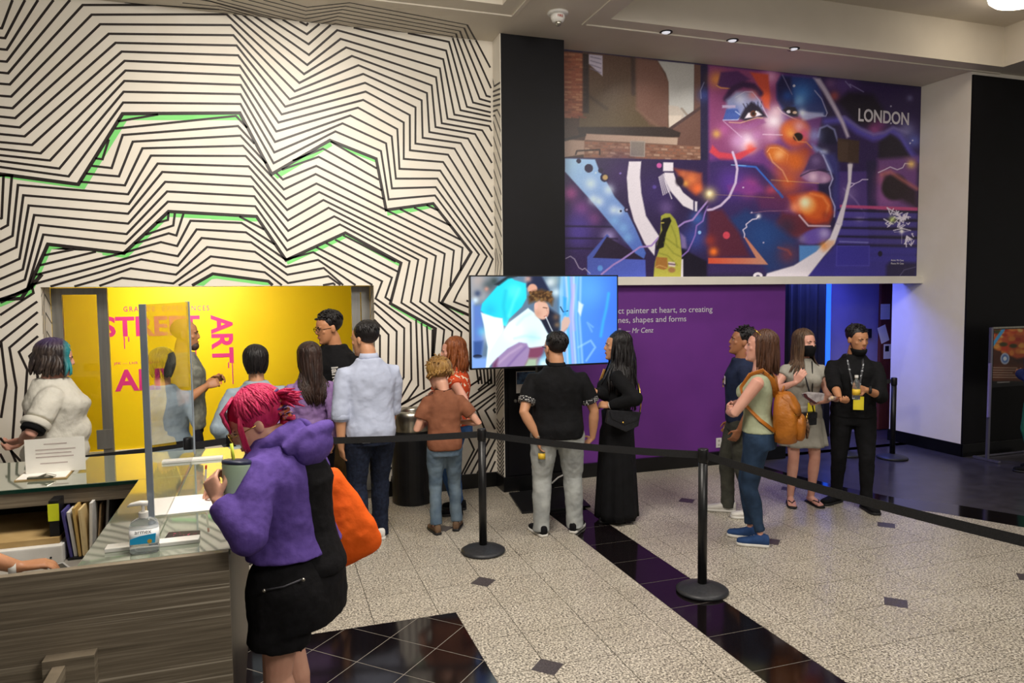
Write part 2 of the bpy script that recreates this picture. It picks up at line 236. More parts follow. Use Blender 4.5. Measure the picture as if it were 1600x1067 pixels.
# ================================================================== the room
def granite(name):
    m = bpy.data.materials.new(name); nt, N, L, b = nodes_of(m)
    g = N.new('ShaderNodeNewGeometry')
    nz = N.new('ShaderNodeTexNoise'); nz.inputs['Scale'].default_value = 85; nz.inputs['Detail'].default_value = 3.5; nz.inputs['Roughness'].default_value = 0.65
    vo = N.new('ShaderNodeTexVoronoi'); vo.inputs['Scale'].default_value = 95; vo.inputs['Randomness'].default_value = 1
    big = N.new('ShaderNodeTexNoise'); big.inputs['Scale'].default_value = 2.2
    for n in (nz, vo, big): L.new(g.outputs['Position'], n.inputs['Vector'])
    rp = N.new('ShaderNodeValToRGB'); e = rp.color_ramp.elements
    e[0].position = 0.36; e[0].color = (*lin('#3c3833'), 1); e[1].position = 0.62; e[1].color = (*lin('#dfd9cc'), 1)
    k = e.new(0.45); k.color = (*lin('#8e877b'), 1); k = e.new(0.52); k.color = (*lin('#bfb8ab'), 1)
    L.new(nz.outputs['Fac'], rp.inputs['Fac'])
    sp = N.new('ShaderNodeSeparateColor'); L.new(vo.outputs['Color'], sp.inputs[0])
    rv = N.new('ShaderNodeValToRGB'); rv.color_ramp.elements[0].position = 0.0; rv.color_ramp.elements[0].color = (0.52, 0.5, 0.48, 1); rv.color_ramp.elements[1].position = 0.5; rv.color_ramp.elements[1].color = (1.08, 1.06, 1.02, 1)
    L.new(sp.outputs[0], rv.inputs['Fac'])
    mx = N.new('ShaderNodeMix'); mx.data_type = 'RGBA'; mx.blend_type = 'MULTIPLY'; mx.inputs['Factor'].default_value = 0.85
    L.new(rp.outputs['Color'], mx.inputs['A']); L.new(rv.outputs['Color'], mx.inputs['B'])
    mb = N.new('ShaderNodeMix'); mb.data_type = 'RGBA'; mb.blend_type = 'SOFT_LIGHT'; mb.inputs['Factor'].default_value = 0.35
    L.new(mx.outputs['Result'], mb.inputs['A']); L.new(big.outputs['Fac'], mb.inputs['B'])
    L.new(mb.outputs['Result'], b.inputs['Base Color']); b.inputs['Roughness'].default_value = 0.32; b.inputs['Specular IOR Level'].default_value = 0.45
    MATS[name] = m; return m
M_GRANITE = granite('speckled granite')
M_GROUT = mat('grout', '#3d372f', 0.85, c2='#4a443b', scale=30)
M_BLACKTILE = mat('black polished granite', '#0d0a0b', 0.09, c2='#171214', scale=90, spec=0.6)
M_INSERT = mat('grey granite insert', '#3b3638', 0.3, c2='#5b5456', scale=110)
M_SLATE = mat('dark slate tile', '#37343a', 0.28, c2='#454249', scale=6, spec=0.5)
M_CREAM = mat('cream wall paint', '#f1ebdf', 0.55, c2='#ece5d7', scale=3)
M_CEIL = mat('ceiling paint', '#dcd4c6', 0.7, c2='#d6cec0', scale=2)
M_BLACKWALL = mat('black laminate', '#0a090c', 0.5, c2='#0d0c11', scale=4, spec=0.3)
M_BASE = mat('black baseboard', '#0b0b0c', 0.3, c2='#111113', scale=9)
M_PURPLE = mat('purple paint', '#6b318a', 0.5, c2='#70338f', scale=4)
M_YELLOW = mat('yellow paint', '#f5cf08', 0.5, c2='#f7d40c', scale=2)
M_WHITE = mat('white trim', '#e8e3d8', 0.5, c2='#e2ddd2', scale=5)
M_ALU = mat('brushed aluminium', '#8d8c88', 0.38, 0.75, c2='#9b9a96', scale=30, stretch=(1, 1, 0.05))
M_STRIPE = mat('dark brown vinyl', '#241d1b', 0.45, c2='#2a2220', scale=12)
M_GREEN = mat('green vinyl', '#7fe07a', 0.5, c2='#86e581', scale=6)

# floor ------------------------------------------------------------
floor = struct(MB().box(-6, 14, -6, 12, -0.06, -0.0035).build('floor', M_GROUT))
XJ = [-2.275+0.404*k for k in range(0, 10)]+[1.765, 2.165, 2.36, 2.745, 2.945, 3.35, 3.76, 4.155, 4.55, 4.945, 5.35, 5.75, 6.15]
YJ = [2.295+0.41*k for k in range(0, 12)]+[7.15]
BX, BY = 1.06, 4.345                                        # corner of the black inlaid field
G2 = 0.0022
def clip_poly(poly, side):
    out = []
    for i in range(len(poly)):
        a, b = poly[i], poly[(i+1) % len(poly)]; da, db = side(a), side(b)
        if da >= 0: out.append(a)
        if (da >= 0) != (db >= 0):
            t = da/(da-db); out.append((a[0]+(b[0]-a[0])*t, a[1]+(b[1]-a[1])*t))
    return out
# boundary between the pale granite and the dark slate (a gentle sweep)
SWEEP = [(4.93, 7.2), (5.02, 6.33), (5.14, 5.75), (5.34, 5.22), (5.66, 4.86), (5.97, 4.30), (6.35, 3.7), (6.9, 3.0), (7.6, 2.2)]
def sweep_x(y):
    for (x0, y0), (x1, y1) in zip(SWEEP, SWEEP[1:]):
        if y1 <= y <= y0: return x0+(x1-x0)*(y0-y)/(y0-y1)
    return SWEEP[0][0] if y > SWEEP[0][1] else SWEEP[-1][0]
tile_mesh = {}
def tile(poly, m, z=0.0, name='tile', parent=floor):
    """one tile: a thin slab on the bed; alike tiles share their mesh"""
    x0 = min(p[0] for p in poly); y0 = min(p[1] for p in poly)
    key = (m.name, tuple((round(p[0]-x0, 3), round(p[1]-y0, 3)) for p in poly))
    if key not in tile_mesh:
        q = MB().prism([(p[0]-x0, p[1]-y0) for p in poly], 'z', -0.0034, z)
        o = q.build(name, m, parent, loc=(x0, y0, 0)); tile_mesh[key] = o.data
    else:
        o = bpy.data.objects.new(name, tile_mesh[key]); COL.objects.link(o); o.parent = parent; o.location = (x0, y0, 0)
    return o
for i in range(len(XJ)-1):
    for j in range(len(YJ)-1):
        x0, x1, y0, y1 = XJ[i]+G2, XJ[i+1]-G2, YJ[j]+G2, YJ[j+1]-G2
        strip = abs(XJ[i]-2.36) < 0.01
        if y1 <= BY and x0 < BX and x0 > -0.7:
            if x1 > BX: x0 = BX+G2
            else: continue
        if x1 < -0.6 and y1 < 4.9: continue                 # under the desk
        poly = [(x0, y0), (x1, y0), (x1, y1), (x0, y1)]
        if x1 > 4.7:
            cut = [p for p in poly]
            for (ax, ay), (bx, by) in zip(SWEEP, SWEEP[1:]):
                if by < y1 and ay > y0:
                    nx, ny = (by-ay), -(bx-ax)
                    cut = clip_poly(cut, lambda p, ax=ax, ay=ay, nx=nx, ny=ny: (p[0]-ax)*nx+(p[1]-ay)*ny) if len(cut) > 2 else cut
            if len(cut) < 3 or min(p[0] for p in cut) > sweep_x((y0+y1)/2): continue
            poly = cut
        tile(poly, M_BLACKTILE if strip else M_GRANITE)
# diagonal black field
M_PALEGROUT = mat('pale grout', '#8d867c', 0.8, c2='#979086', scale=30)
MB().box(-0.6, BX, 2.0, BY, -0.0036, -0.0012).build('grout_bed', M_PALEGROUT, floor); MB().box(2.36, 2.745, 2.295, 7.15, -0.0036, -0.0012).build('grout_bed', M_PALEGROUT, floor)
s45 = math.sqrt(0.5); side = 0.3125; half = side/2-0.0025
for a in range(-8, 9):
    for b in range(-8, 9):
        cx = BX+(a-b)*side*s45; cy = 4.148-side*s45+(a+b)*side*s45
        sq = [(cx+(u-v)*half*s45, cy+(u+v)*half*s45) for u, v in ((-1, -1), (1, -1), (1, 1), (-1, 1))]
        for f in (lambda p: BX-p[0], lambda p: BY-p[1], lambda p: p[0]+0.6, lambda p: p[1]-2.0):
            if len(sq) > 2: sq = clip_poly(sq, f)
        if len(sq) > 2 and (max(p[0] for p in sq)-min(p[0] for p in sq)) > 0.02: tile(sq, M_BLACKTILE)
# diamond inserts at every third joint
for x in (1.361, 3.76, 4.945, 0.153):
    for y in (3.525, 4.755, 5.985):
        if x < BX and y < BY: continue
        if x > sweep_x(y)-0.1: continue
        r = 0.095
        tile([(x-r, y), (x, y-r), (x+r, y), (x, y+r)], M_INSERT, 0.0006, 'diamond_insert')
# dark slate floor and its black border
def offset_sweep(d): return [(x+d, y+d*0.35) for x, y in SWEEP]
slate = MB()
sw = offset_sweep(0.36)
for (p, q) in zip(sw, sw[1:]):
    slate.prism([p, q, (14, q[1]), (14, p[1])], 'z', -0.003, 0.0)
slate.box(4.93, 14, 7.2, 12, -0.003, 0.0)
sl = slate.build('slate_field', M_SLATE, floor)
bsw = MB()
for (p, q, r, s) in zip(SWEEP, SWEEP[1:], sw[1:], sw):
    o = MB().prism([p, q, r, s], 'z', -0.003, 0.0008).build('border_tile', M_BLACKTILE, floor)

# ceiling with two raised trays -----------------------------------------------
ZC = 4.54
cm = MB()
TR = [(-4.0, 2.03, 1.0, 6.235), (3.09, 8.06, 1.0, 6.255)]
T_TOP = 4.985
for x0, x1, y0, y1 in ((-6, -4.0, -6, 12), (2.03, 3.09, -6, 12), (8.06, 14, -6, 12), (-4, 2.03, -6, 1.0), (3.09, 8.06, -6, 1.0), (-4, 2.03, 6.235, 12), (3.09, 8.06, 6.255, 12)):
    cm.box(x0, x1, y0, y1, ZC, ZC+0.5)
for x0, x1, y0, y1 in TR:
    cm.box(x0, x1, y0, y1, T_TOP, T_TOP+0.06)
ceiling = struct(cm.build('ceiling', M_CEIL))
def moulding(name, pts, r=0.016):
    q = MB()
    for a, b in zip(pts, pts[1:]): q.bar((a[0], a[1], ZC-0.006), (b[0], b[1], ZC-0.006), 0.035, 0.014)
    return q.build(name, M_CEIL, ceiling, bevel=0.004)
moulding('tray_moulding', [(-4.2, 6.45), (2.20, 6.45), (2.20, 0.8)])
moulding('tray_moulding', [(2.90, 0.8), (2.90, 6.45), (8.25, 6.45)])

# walls -----------------------------------------------------------------------
WY = 7.15; OX0, OX1, OZ = -1.84, 0.975, 2.10
wb = MB()
wb.box(-6, OX0, WY, 7.43, 0, ZC); wb.box(OX0, OX1, WY, 7.43, OZ, ZC); wb.box(OX1, 2.215, WY, 7.43, 0, ZC)
wall_striped = struct(wb.build('wall_striped', M_CREAM))
wall_mural = struct(MB().box(2.89, 7.83, WY, WY+0.2, 2.09, ZC).build('wall_mural', M_CREAM))
wall_purple = struct(MB().box(2.89, 5.83, WY+0.012, WY+0.2, 0, 2.09).build('wall_purple', M_PURPLE))
wall_column = struct(MB().box(2.222, 2.89, 6.90, WY+0.2, 0, ZC).build('wall_column', M_BLACKWALL))
MB().box(2.2145, 2.2215, 6.902, WY, 0.15, ZC).build('column_return', M_CREAM, wall_column)
wall_pier = struct(MB().box(7.83, 12, 6.46, 7.52, 0, ZC).build('wall_pier', M_CREAM))
MB().box(7.832, 12, 6.44, 6.459, 0, 4.49).build('black_cladding', M_BLACKWALL, wall_pier)
# shelf trim under the mural
trim_1 = struct(MB().box(2.89, 7.829, 7.05, WY+0.01, 2.085, 2.175).build('trim_1', M_WHITE, bevel=0.004))
# column door and its knob, poster sheet
cd = MB().box(2.262, 2.85, 6.892, 6.8995, 0.16, 1.36).build('service_door', M_BLACKWALL, wall_column, bevel=0.002)
MB().sphere((2.33, 6.878, 0.925), 0.018, 12, 8).build('door_knob', M_ALU, cd, smooth=True)
# baseboards
def board(name, x0, x1, y0, y1, parent=None):
    o = MB().box(x0, x1, y0, y1, 0.001, 0.152).build(name, M_BASE, bevel=0.004); return struct(o)
board('baseboard_striped_left', -6, OX0-0.001, WY-0.022, WY)
board('baseboard_striped_right', OX1+0.001, 2.213, WY-0.022, WY)
board('baseboard_column_side', 2.196, 2.214, 6.88, WY-0.022)
board('baseboard_column', 2.196, 2.89, 6.872, 6.892)
board('baseboard_purple', 2.89, 5.835, WY-0.03, WY+0.012)
board('baseboard_pier_side', 7.81, 7.829, 6.42, 7.53)
board('baseboard_pier', 7.81, 12, 6.415, 6.438)

# stripes ---------------------------------------------------------------------
def parse(s): return [(float(a.split(':')[0]), [tuple(map(float, p.split(','))) for p in a.split(':')[1].split(' ')]) for a in s.split(';')]
def ribbon(bm, pts, hw, place):
    n = len(pts); L = []; R = []
    P = [Vector(p) for p in pts]
    for i in range(n):
        d0 = (P[i]-P[i-1]).normalized() if i > 0 else None
        d1 = (P[i+1]-P[i]).normalized() if i < n-1 else None
        if d0 is None: d0 = d1
        if d1 is None: d1 = d0
        n0 = Vector((-d0.y, d0.x)); n1 = Vector((-d1.y, d1.x)); m = n0+n1
        if m.length < 1e-3: m = n0
        m = m.normalized(); k = min(1.0/max(m.dot(n0), 0.35), 2.2)
        L.append(P[i]+m*hw*k); R.append(P[i]-m*hw*k)
    lv = [bm.verts.new(place(p)) for p in L]; rv = [bm.verts.new(place(p)) for p in R]
    for i in range(n-1): bm.faces.new((lv[i], lv[i+1], rv[i+1], rv[i]))
def stripes(name, data, hw, place, m, parent, planes):
    bm = bmesh.new()
    for t, pts in parse(data):
        if name == 'mural_stripes' and pts[0][0] < -1.97 and pts[0][1] > 2.0: pts = [(-5.6, pts[0][1]-0.35), (-4.1, pts[0][1]+0.45), (-3.0, pts[0][1]-0.05)]+pts   # the pattern goes on past the left edge
        ribbon(bm, pts, hw*t, place)
    for co, no in planes:
        bmesh.ops.bisect_plane(bm, geom=bm.verts[:]+bm.edges[:]+bm.faces[:], plane_co=co, plane_no=no, clear_outer=True)
    me = bpy.data.meshes.new(name); bm.to_mesh(me); bm.free(); me.materials.append(m)
    o = bpy.data.objects.new(name, me); COL.objects.link(o); o.parent = parent; o['kind'] = 'stuff'
    return o
HW = 0.0098
stripes('mural_stripes', WALL_LINES, HW, lambda p: (p.x, WY-0.0014, p.y), M_STRIPE, wall_striped, [((2.213, 0, 0), (1, 0, 0)), ((0, 0, ZC), (0, 0, 1)), ((0, 0, 0.15), (0, 0, -1))])
stripes('mural_stripes_on_ceiling', CEIL_LINES, HW, lambda p: (p.x, p.y, ZC-0.0012), M_STRIPE, ceiling, [((0, WY, 0), (0, 1, 0))])
stripes('mural_stripes_on_column', SIDE_LINES, HW, lambda p: (2.2138, p.x, p.y), M_STRIPE, wall_column, [((0, 6.903, 0), (0, -1, 0)), ((0, WY, 0), (0, 1, 0)), ((0, 0, 0.15), (0, 0, -1))])
bm = bmesh.new()
for gi, (t, pts) in enumerate(parse(GREEN_SHAPES)):
    try: bm.faces.new([bm.verts.new((p[0], WY-0.0003-0.00004*gi, p[1])) for p in pts])
    except Exception: pass
bmesh.ops.triangulate(bm, faces=bm.faces[:])
me = bpy.data.meshes.new('mural_green'); bm.to_mesh(me); bm.free(); me.materials.append(M_GREEN)
gm = bpy.data.objects.new('mural_green_accents', me); COL.objects.link(gm); gm.parent = wall_striped
# thin stripes continuing round both jambs of the opening
bm = bmesh.new()
for k in range(14):
    z = 0.1+k*0.16
    for X, sg in ((OX0+0.0012, 1), (OX1-0.0012, 1)):
        ribbon(bm, [(7.152, z), (7.26, z+0.34), (7.43, z+0.24)], 0.006, lambda p, X=X: (X, p.x, min(p.y, OZ-0.002)))
me = bpy.data.meshes.new('jamb_stripes'); bm.to_mesh(me); bm.free(); me.materials.append(M_STRIPE)
js = bpy.data.objects.new('jamb_stripes', me); COL.objects.link(js); js.parent = wall_striped; js['kind'] = 'stuff'

# yellow room behind the opening ------------------------------------------------
YW = 10.0
wall_yellow = struct(MB().box(-5, 3.2, YW, YW+0.1, 0, 2.6).build('wall_yellow', M_YELLOW))
struct(MB().box(-5, 3.2, 7.43, YW, 2.55, 2.65).build('ceiling_yellow_room', M_CEIL))
struct(MB().box(3.1, 3.2, 7.43, YW, 0, 2.55).build('wall_yellow_right', M_YELLOW))
struct(MB().box(-5, -4.9, 7.43, YW, 0, 2.55).build('wall_yellow_left', M_YELLOW))
struct(MB().box(-4.9, 3.1, YW-0.03, YW, 0, 0.12).build('baseboard_yellow', M_WHITE))
M_MAGENTA = mat('magenta print', '#d02f7c', 0.5, c2='#d63783', scale=5)
def yl(x, y): return on_y(x, y, YW-0.002)
def ytext(body, x0, ybase, x1, ytop, spacing=1.0, offset=0.0, name='wall_lettering'):
    a = yl(x0, ybase); b = yl(x1, ybase); c = yl(x0, ytop); h = (c-a).z
    t = text_part(name, body, 1.0, a, (1, 0, 0), (0, 0, 1), M_MAGENTA, wall_yellow, offset=offset, spacing=spacing)
    fit(t, a, (b.x-a.x), h, (1, 0, 0), (0, 0, 1)); return t
def fit(t, a, w, h, xd, yd):
    """stretch lettering to a measured width and height"""
    X = Vector(xd); Y = Vector(yd); par = t.parent.location if t.parent else Vector((0, 0, 0)); o = Vector(a)-par
    us = [(v.co-o).dot(X) for v in t.data.vertices]; vs = [(v.co-o).dot(Y) for v in t.data.vertices]
    u0, u1, v0, v1 = min(us), max(us), min(vs), max(vs)
    for v in t.data.vertices:
        d = v.co-o; u = d.dot(X); w_ = d.dot(Y); rest = d-X*u-Y*w_
        v.co = o+rest+X*((u-u0)/(u1-u0)*w)+Y*((w_-v0)/(v1-v0)*h)
ytext('GRANDE  EXPERIENCES', 193, 487, 327, 479, 1.35, 0.005)
ytext('STREET', 160, 527, 313, 495, 1.0, 0.028)
ytext('JFK — LHR — RU —', 178, 571, 248, 566, 1.1, 0.0)
ytext('ALIVE', 180, 612, 306, 578, 1.0, 0.028)
# vertical ART reading downwards
a = yl(329, 492); b = yl(329, 568)
t = text_part('wall_lettering', 'ART', 1.0, yl(329, 492), (0, 0, -1), (1, 0, 0), M_MAGENTA, wall_yellow, offset=0.028)
fit(t, yl(329, 492), abs(a.z-b.z), yl(363, 500).x-yl(329, 500).x, (0, 0, -1), (1, 0, 0))
dr = MB()
for x, y0, y1 in ((194, 526, 545), (201, 526, 534), (305, 526, 563), (357, 566, 575), (363, 566, 600), (345, 585, 600)):
    p = yl(x, y0); q = yl(x, y1); dr.box(p.x-0.006, p.x+0.006, YW-0.003, YW-0.001, q.z, p.z)
dr.build('paint_drips', M_MAGENTA, wall_yellow)
sk = MB()
for x, y, rx, ry in ((342, 586, 3, 3), (334, 594, 4, 2.5), (347, 589, 1.2, 5), (329, 601, 7, 1.2), (341, 600, 3, 1.5)):
    p = yl(x, y); sk.sphere((p.x, YW-0.002, p.z), (rx*0.0075, 0.0015, ry*0.0075), 12, 6)
sk.build('small_emblem', M_MAGENTA, wall_yellow)

# glass sliding doors of the opening
M_GLASS = mat('clear door glass', '#d8d3b8', 0.02, trans=1.0, ior=1.45, spec=0.5)
def door(name, x0, x1, lock):
    st = 0.085; y0, y1 = 7.435, 7.475
    f = MB().box(x0, x0+st, y0, y1, 0.005, 2.095).box(x1-st, x1, y0, y1, 0.005, 2.095).box(x0+st, x1-st, y0, y1, 2.035, 2.095).box(x0+st, x1-st, y0, y1, 0.005, 0.12)
    d = struct(f.build(name, M_ALU))
    MB().box(x0+st, x1-st, 7.452, 7.458, 0.12, 2.035).build('glass_pane', M_GLASS, d)
    if lock:
        MB().box(x1-st-0.05, x1-0.005, 7.42, 7.434, 0.62, 0.80).build('lock_plate', M_ALU, d, bevel=0.003)
        MB().cyl((x1-0.04, 7.434, 0.36), (x1-0.04, 7.418, 0.36), 0.022).build('lock_cylinder', mat('dark steel', '#4a4a4c', 0.3, 0.8, c2='#55555a', scale=30), d, smooth=False)
    return d
door('door_1', -1.838, -1.392, True)
door('door_2', 0.79, 0.972, False)

# corridor recess at right --------------------------------------------------------
M_DRAPE = mat('black drape', '#07070c', 0.8, c2='#0c0c14', scale=14, stretch=(6, 6, 0.3))
wall_dr = MB()
fold = [(5.6+0.02*k, 7.95+0.03*math.sin(k*0.9)) for k in range(0, 77)]
poly = fold+[(p[0], p[1]+0.02) for p in reversed(fold)]
wall_dr.prism(poly, 'z', 0.01, 2.5)
struct(wall_dr.build('wall_drape', M_DRAPE))
M_LAV = mat('violet corridor paint', '#837db0', 0.6, c2='#7d77aa', scale=4)
wall_corr = struct(MB().box(7.24, 9.6, 8.15, 8.25, 0, 2.6).build('wall_corridor', M_LAV))
struct(MB().box(5.2, 9.6, 7.36, 12, 2.6, 2.7).build('ceiling_corridor', M_CEIL))
struct(MB().box(5.55, 5.65, 7.36, 9.5, 0, 2.6).build('wall_corridor_left', M_BLACKWALL))
struct(MB().box(5.2, 9.6, 9.5, 9.6, 0, 2.6).build('wall_corridor_back', M_LAV))
struct(MB().box(9.5, 9.6, 7.53, 9.5, 0, 2.6).build('wall_corridor_right', M_LAV))
d3 = struct(MB().box(8.24, 9.10, 8.10, 8.149, 0.01, 2.1).build('door_3', mat('brown door', '#5b2a20', 0.45, c2='#6a3326', scale=10, stretch=(8, 8, 0.6)), bevel=0.003))
# ================================================================== printed and painted pictures, laid as colours on real panels
class Paint:
    """paints on a grid of points of a flat panel; coordinates are survey pixels of the photograph, mapped onto the panel's own plane"""
    def __init__(self, x0, x1, z0, z1, y, nx, nz):
        self.nx, self.nz = nx, nz
        X, Z = np.meshgrid(np.linspace(x0, x1, nx), np.linspace(z0, z1, nz))
        self.wx, self.wz, self.y = X.ravel(), Z.ravel(), y
        D = np.stack([self.wx, np.full_like(self.wx, y), self.wz-CAM_H], 1)
        k = D @ np.array(_fw)
        self.X = 800+F_PX*(D @ np.array(_rr))/k; self.Y = 533.5-F_PX*(D @ np.array(_uu))/k
        self.C = np.zeros((len(X.ravel()), 3)); self.crop = (0, 0, 1)
    def at(self, x0, y0, s): self.crop = (x0, y0, s)
    def P(self, pts):
        x0, y0, s = self.crop; return [(x0+p[0]/s, y0+p[1]/s) for p in pts]
    def col(self, c): 
        c = c.lstrip('#'); return np.array([int(c[i:i+2], 16)/255.0 for i in (0, 2, 4)])
    def mix(self, idx, c, a): self.C[idx] += (np.asarray(c)-self.C[idx])*a[:, None]
    def fill(self, c): self.C[:] = self.col(c)
    def near(self, pts, m):
        xs = [p[0] for p in pts]; ys = [p[1] for p in pts]
        return np.nonzero((self.X > min(xs)-m) & (self.X < max(xs)+m) & (self.Y > min(ys)-m) & (self.Y < max(ys)+m))[0]
    def seg_dist(self, idx, pts, closed):
        x, y = self.X[idx], self.Y[idx]; d = np.full(len(idx), 1e9)
        n = len(pts)
        for i in range(n if closed else n-1):
            ax, ay = pts[i]; bx, by = pts[(i+1) % n]; vx, vy = bx-ax, by-ay; l = vx*vx+vy*vy+1e-9
            t = np.clip(((x-ax)*vx+(y-ay)*vy)/l, 0, 1); d = np.minimum(d, np.hypot(x-ax-t*vx, y-ay-t*vy))
        return d
    def poly(self, pts, c, a=1.0, soft=0.8, c2=None, ax=None):
        pts = self.P(pts); idx = self.near(pts, soft*2)
        if len(idx) == 0: return
        x, y = self.X[idx], self.Y[idx]; ins = np.zeros(len(idx), bool); n = len(pts)
        for i in range(n):
            (x1, y1), (x2, y2) = pts[i], pts[(i+1) % n]
            if y1 == y2: continue
            ins ^= ((y1 > y) != (y2 > y)) & (x < (x2-x1)*(y-y1)/(y2-y1)+x1)
        d = self.seg_dist(idx, pts, True); sd = np.where(ins, d, -d)
        al = np.clip(sd/(2*soft)+0.5, 0, 1)*a
        col = self.col(c)
        if c2 is not None:
            (p, q) = self.P(ax); t = np.clip(((x-p[0])*(q[0]-p[0])+(y-p[1])*(q[1]-p[1]))/((q[0]-p[0])**2+(q[1]-p[1])**2), 0, 1)
            col = self.col(c)+(self.col(c2)-self.col(c))*t[:, None]
        self.mix(idx, col, al)
    def ell(self, cx, cy, rx, ry, c, a=1.0, soft=0.15, rot=0.0):
        (p,) = self.P([(cx, cy)]); s = self.crop[2]; rx /= s; ry /= s; m = max(rx, ry)*(1+soft)+2
        idx = self.near([p], m)
        if len(idx) == 0: return
        dx, dy = self.X[idx]-p[0], self.Y[idx]-p[1]; cr, sr = math.cos(rot), math.sin(rot)
        r = np.hypot((dx*cr+dy*sr)/rx, (-dx*sr+dy*cr)/ry)
        t = np.clip((1+soft-r)/(2*soft), 0, 1); self.mix(idx, self.col(c), t*t*(3-2*t)*a)
    def glow(self, cx, cy, r, c, a=1.0):
        (p,) = self.P([(cx, cy)]); r /= self.crop[2]; idx = self.near([p], r*2.6)
        if len(idx) == 0: return
        d2 = (self.X[idx]-p[0])**2+(self.Y[idx]-p[1])**2; self.mix(idx, self.col(c), np.exp(-d2/(r*r))*a)
    def line(self, pts, w, c, a=1.0, soft=0.6):
        pts = self.P(pts); w = w/self.crop[2]/2; idx = self.near(pts, w+2)
        if len(idx) == 0: return
        d = self.seg_dist(idx, pts, False); self.mix(idx, self.col(c), np.clip((w-d)/(2*soft)+0.5, 0, 1)*a)
    def speckle(self, amt, seed=1, blk=1):
        r = np.random.default_rng(seed); n = r.normal(0, amt, (self.nz//blk+1, self.nx//blk+1)).repeat(blk, 0).repeat(blk, 1)[:self.nz, :self.nx]
        self.C += n.ravel()[:, None]
    def build(self, name, m, parent, thick=0.0):
        nx, nz = self.nx, self.nz; off = parent.location
        V = np.stack([self.wx-off.x, np.full_like(self.wx, self.y-off.y), self.wz-off.z], 1)
        i = np.arange((nz-1)*(nx-1)); r, c = i//(nx-1), i % (nx-1); a = r*nx+c
        Fq = np.stack([a, a+1, a+nx+1, a+nx], 1)
        me = bpy.data.meshes.new(name); me.vertices.add(len(V)); me.vertices.foreach_set('co', V.ravel().astype(np.float32))
        me.loops.add(len(Fq)*4); me.loops.foreach_set('vertex_index', Fq.ravel().astype(np.int32)); me.polygons.add(len(Fq)); me.polygons.foreach_set('loop_start', (np.arange(len(Fq))*4).astype(np.int32)); me.polygons.foreach_set('loop_total', np.full(len(Fq), 4, np.int32))
        me.update(); 
        at = me.color_attributes.new('Col', 'FLOAT_COLOR', 'POINT'); C = np.clip(self.C, 0, 1); C = np.where(C <= 0.04045, C/12.92, ((C+0.055)/1.055)**2.4)
        at.data.foreach_set('color', np.concatenate([C, np.ones((len(C), 1))], 1).astype(np.float32).ravel())
        me.materials.append(m); o = bpy.data.objects.new(name, me); COL.objects.link(o); o.parent = parent; return o

# --- the big wall print: a painted street with a colourful face --------------------------------
g = Paint(2.892, 7.828, 2.177, 4.539, WY-0.002, 620, 310)
g.fill('#1d1636')
rng = random.Random(5)
# photographed street at the left
A = lambda: g.at(880, 70, 5.614)
A(); g.poly([(0, 50), (1290, 190), (1290, 1100), (0, 1100)], '#33241f')
g.poly([(170, 60), (830, 140), (930, 330), (930, 740), (140, 740)], '#463229', c2='#453826', ax=[(300, 100), (400, 700)])
g.poly([(640, 110), (830, 140), (930, 330), (925, 740), (760, 700), (640, 560)], '#5f4038', 0.85, 3)
g.line([(610, 100), (615, 430)], 36, '#2a1f1e', 0.8, 1.5)
for k in range(9): g.line([(380+k*30, 120+k*8), (360+k*34, 420)], 10, '#3a2823', 0.35, 2)
g.line([(200, 430), (380, 560)], 30, '#2c211b', 0.6, 2); g.line([(640, 560), (860, 740)], 16, '#6a4e40', 0.5, 1.5)
g.poly([(830, 140), (1150, 170), (1145, 600), (930, 740), (925, 330), (900, 250)], '#9b9a97')
g.poly([(925, 530), (1010, 540), (1060, 600), (1060, 660), (930, 730)], '#a1968c'); g.poly([(925, 620), (1040, 620), (1030, 680), (930, 720)], '#b5a89b'); g.line([(1040, 560), (1090, 620)], 20, '#7d7268')
g.poly([(1150, 170), (1210, 180), (1210, 1000), (1000, 1000), (960, 730), (1150, 590)], '#553b34'); g.line([(940, 735), (1200, 555)], 26, '#3a2a2a')
g.poly([(0, 60), (175, 75), (175, 620), (0, 640)], '#6d3c2b')
for r_ in range(26):
    y = 75+r_*22
    for k in range(3):
        x = -20+k*66+(r_ % 2)*33; c = ['#7d4732', '#6a3526', '#8a5a40', '#5c3226'][rng.randrange(4)]
        g.poly([(x, y), (x+58, y+5), (x+58, y+20), (x, y+16)], c, 0.9, 0.4)
g.poly([(170, 75), (225, 80), (225, 600), (170, 600)], '#1d1616', 0.85, 1.5)
g.poly([(225, 82), (345, 95), (345, 275), (225, 165)], '#9d94a6')
for k in range(4): g.line([(240, 105+k*34), (330, 125+k*40)], 9, '#5a5368', 0.8, 0.5)
g.poly([(120, 720), (900, 720), (1030, 770), (1020, 810), (140, 790)], '#241b19')
g.poly([(200, 780), (1005, 815), (1000, 878), (190, 835)], '#8b7063', c2='#9c8474', ax=[(200, 800), (1000, 850)])
g.poly([(180, 840), (1210, 890), (1210, 1040), (180, 1000)], '#6b4a3d')
for r_ in range(6):
    for k in range(16):
        x = 190+k*64+(r_ % 2)*30; y = 850+r_*27+k*3; c = ['#5d392c', '#87604d', '#7a4b39', '#9a7b68'][rng.randrange(4)]
        g.poly([(x, y), (x+rng.randrange(30, 58), y+3), (x+rng.randrange(30, 58), y+20), (x, y+17)], c, 0.85, 0.4)
g.poly([(590, 845), (715, 850), (712, 980), (590, 975)], '#6d645e'); g.line([(590, 845), (715, 850), (712, 980), (590, 975), (590, 845)], 8, '#8a8078')
g.poly([(10, 830), (185, 840), (185, 960), (10, 985)], '#8b7265'); g.line([(10, 835), (190, 790)], 24, '#211a1a'); g.line([(110, 960), (120, 930), (320, 920), (320, 960)], 14, '#2a1f1f')
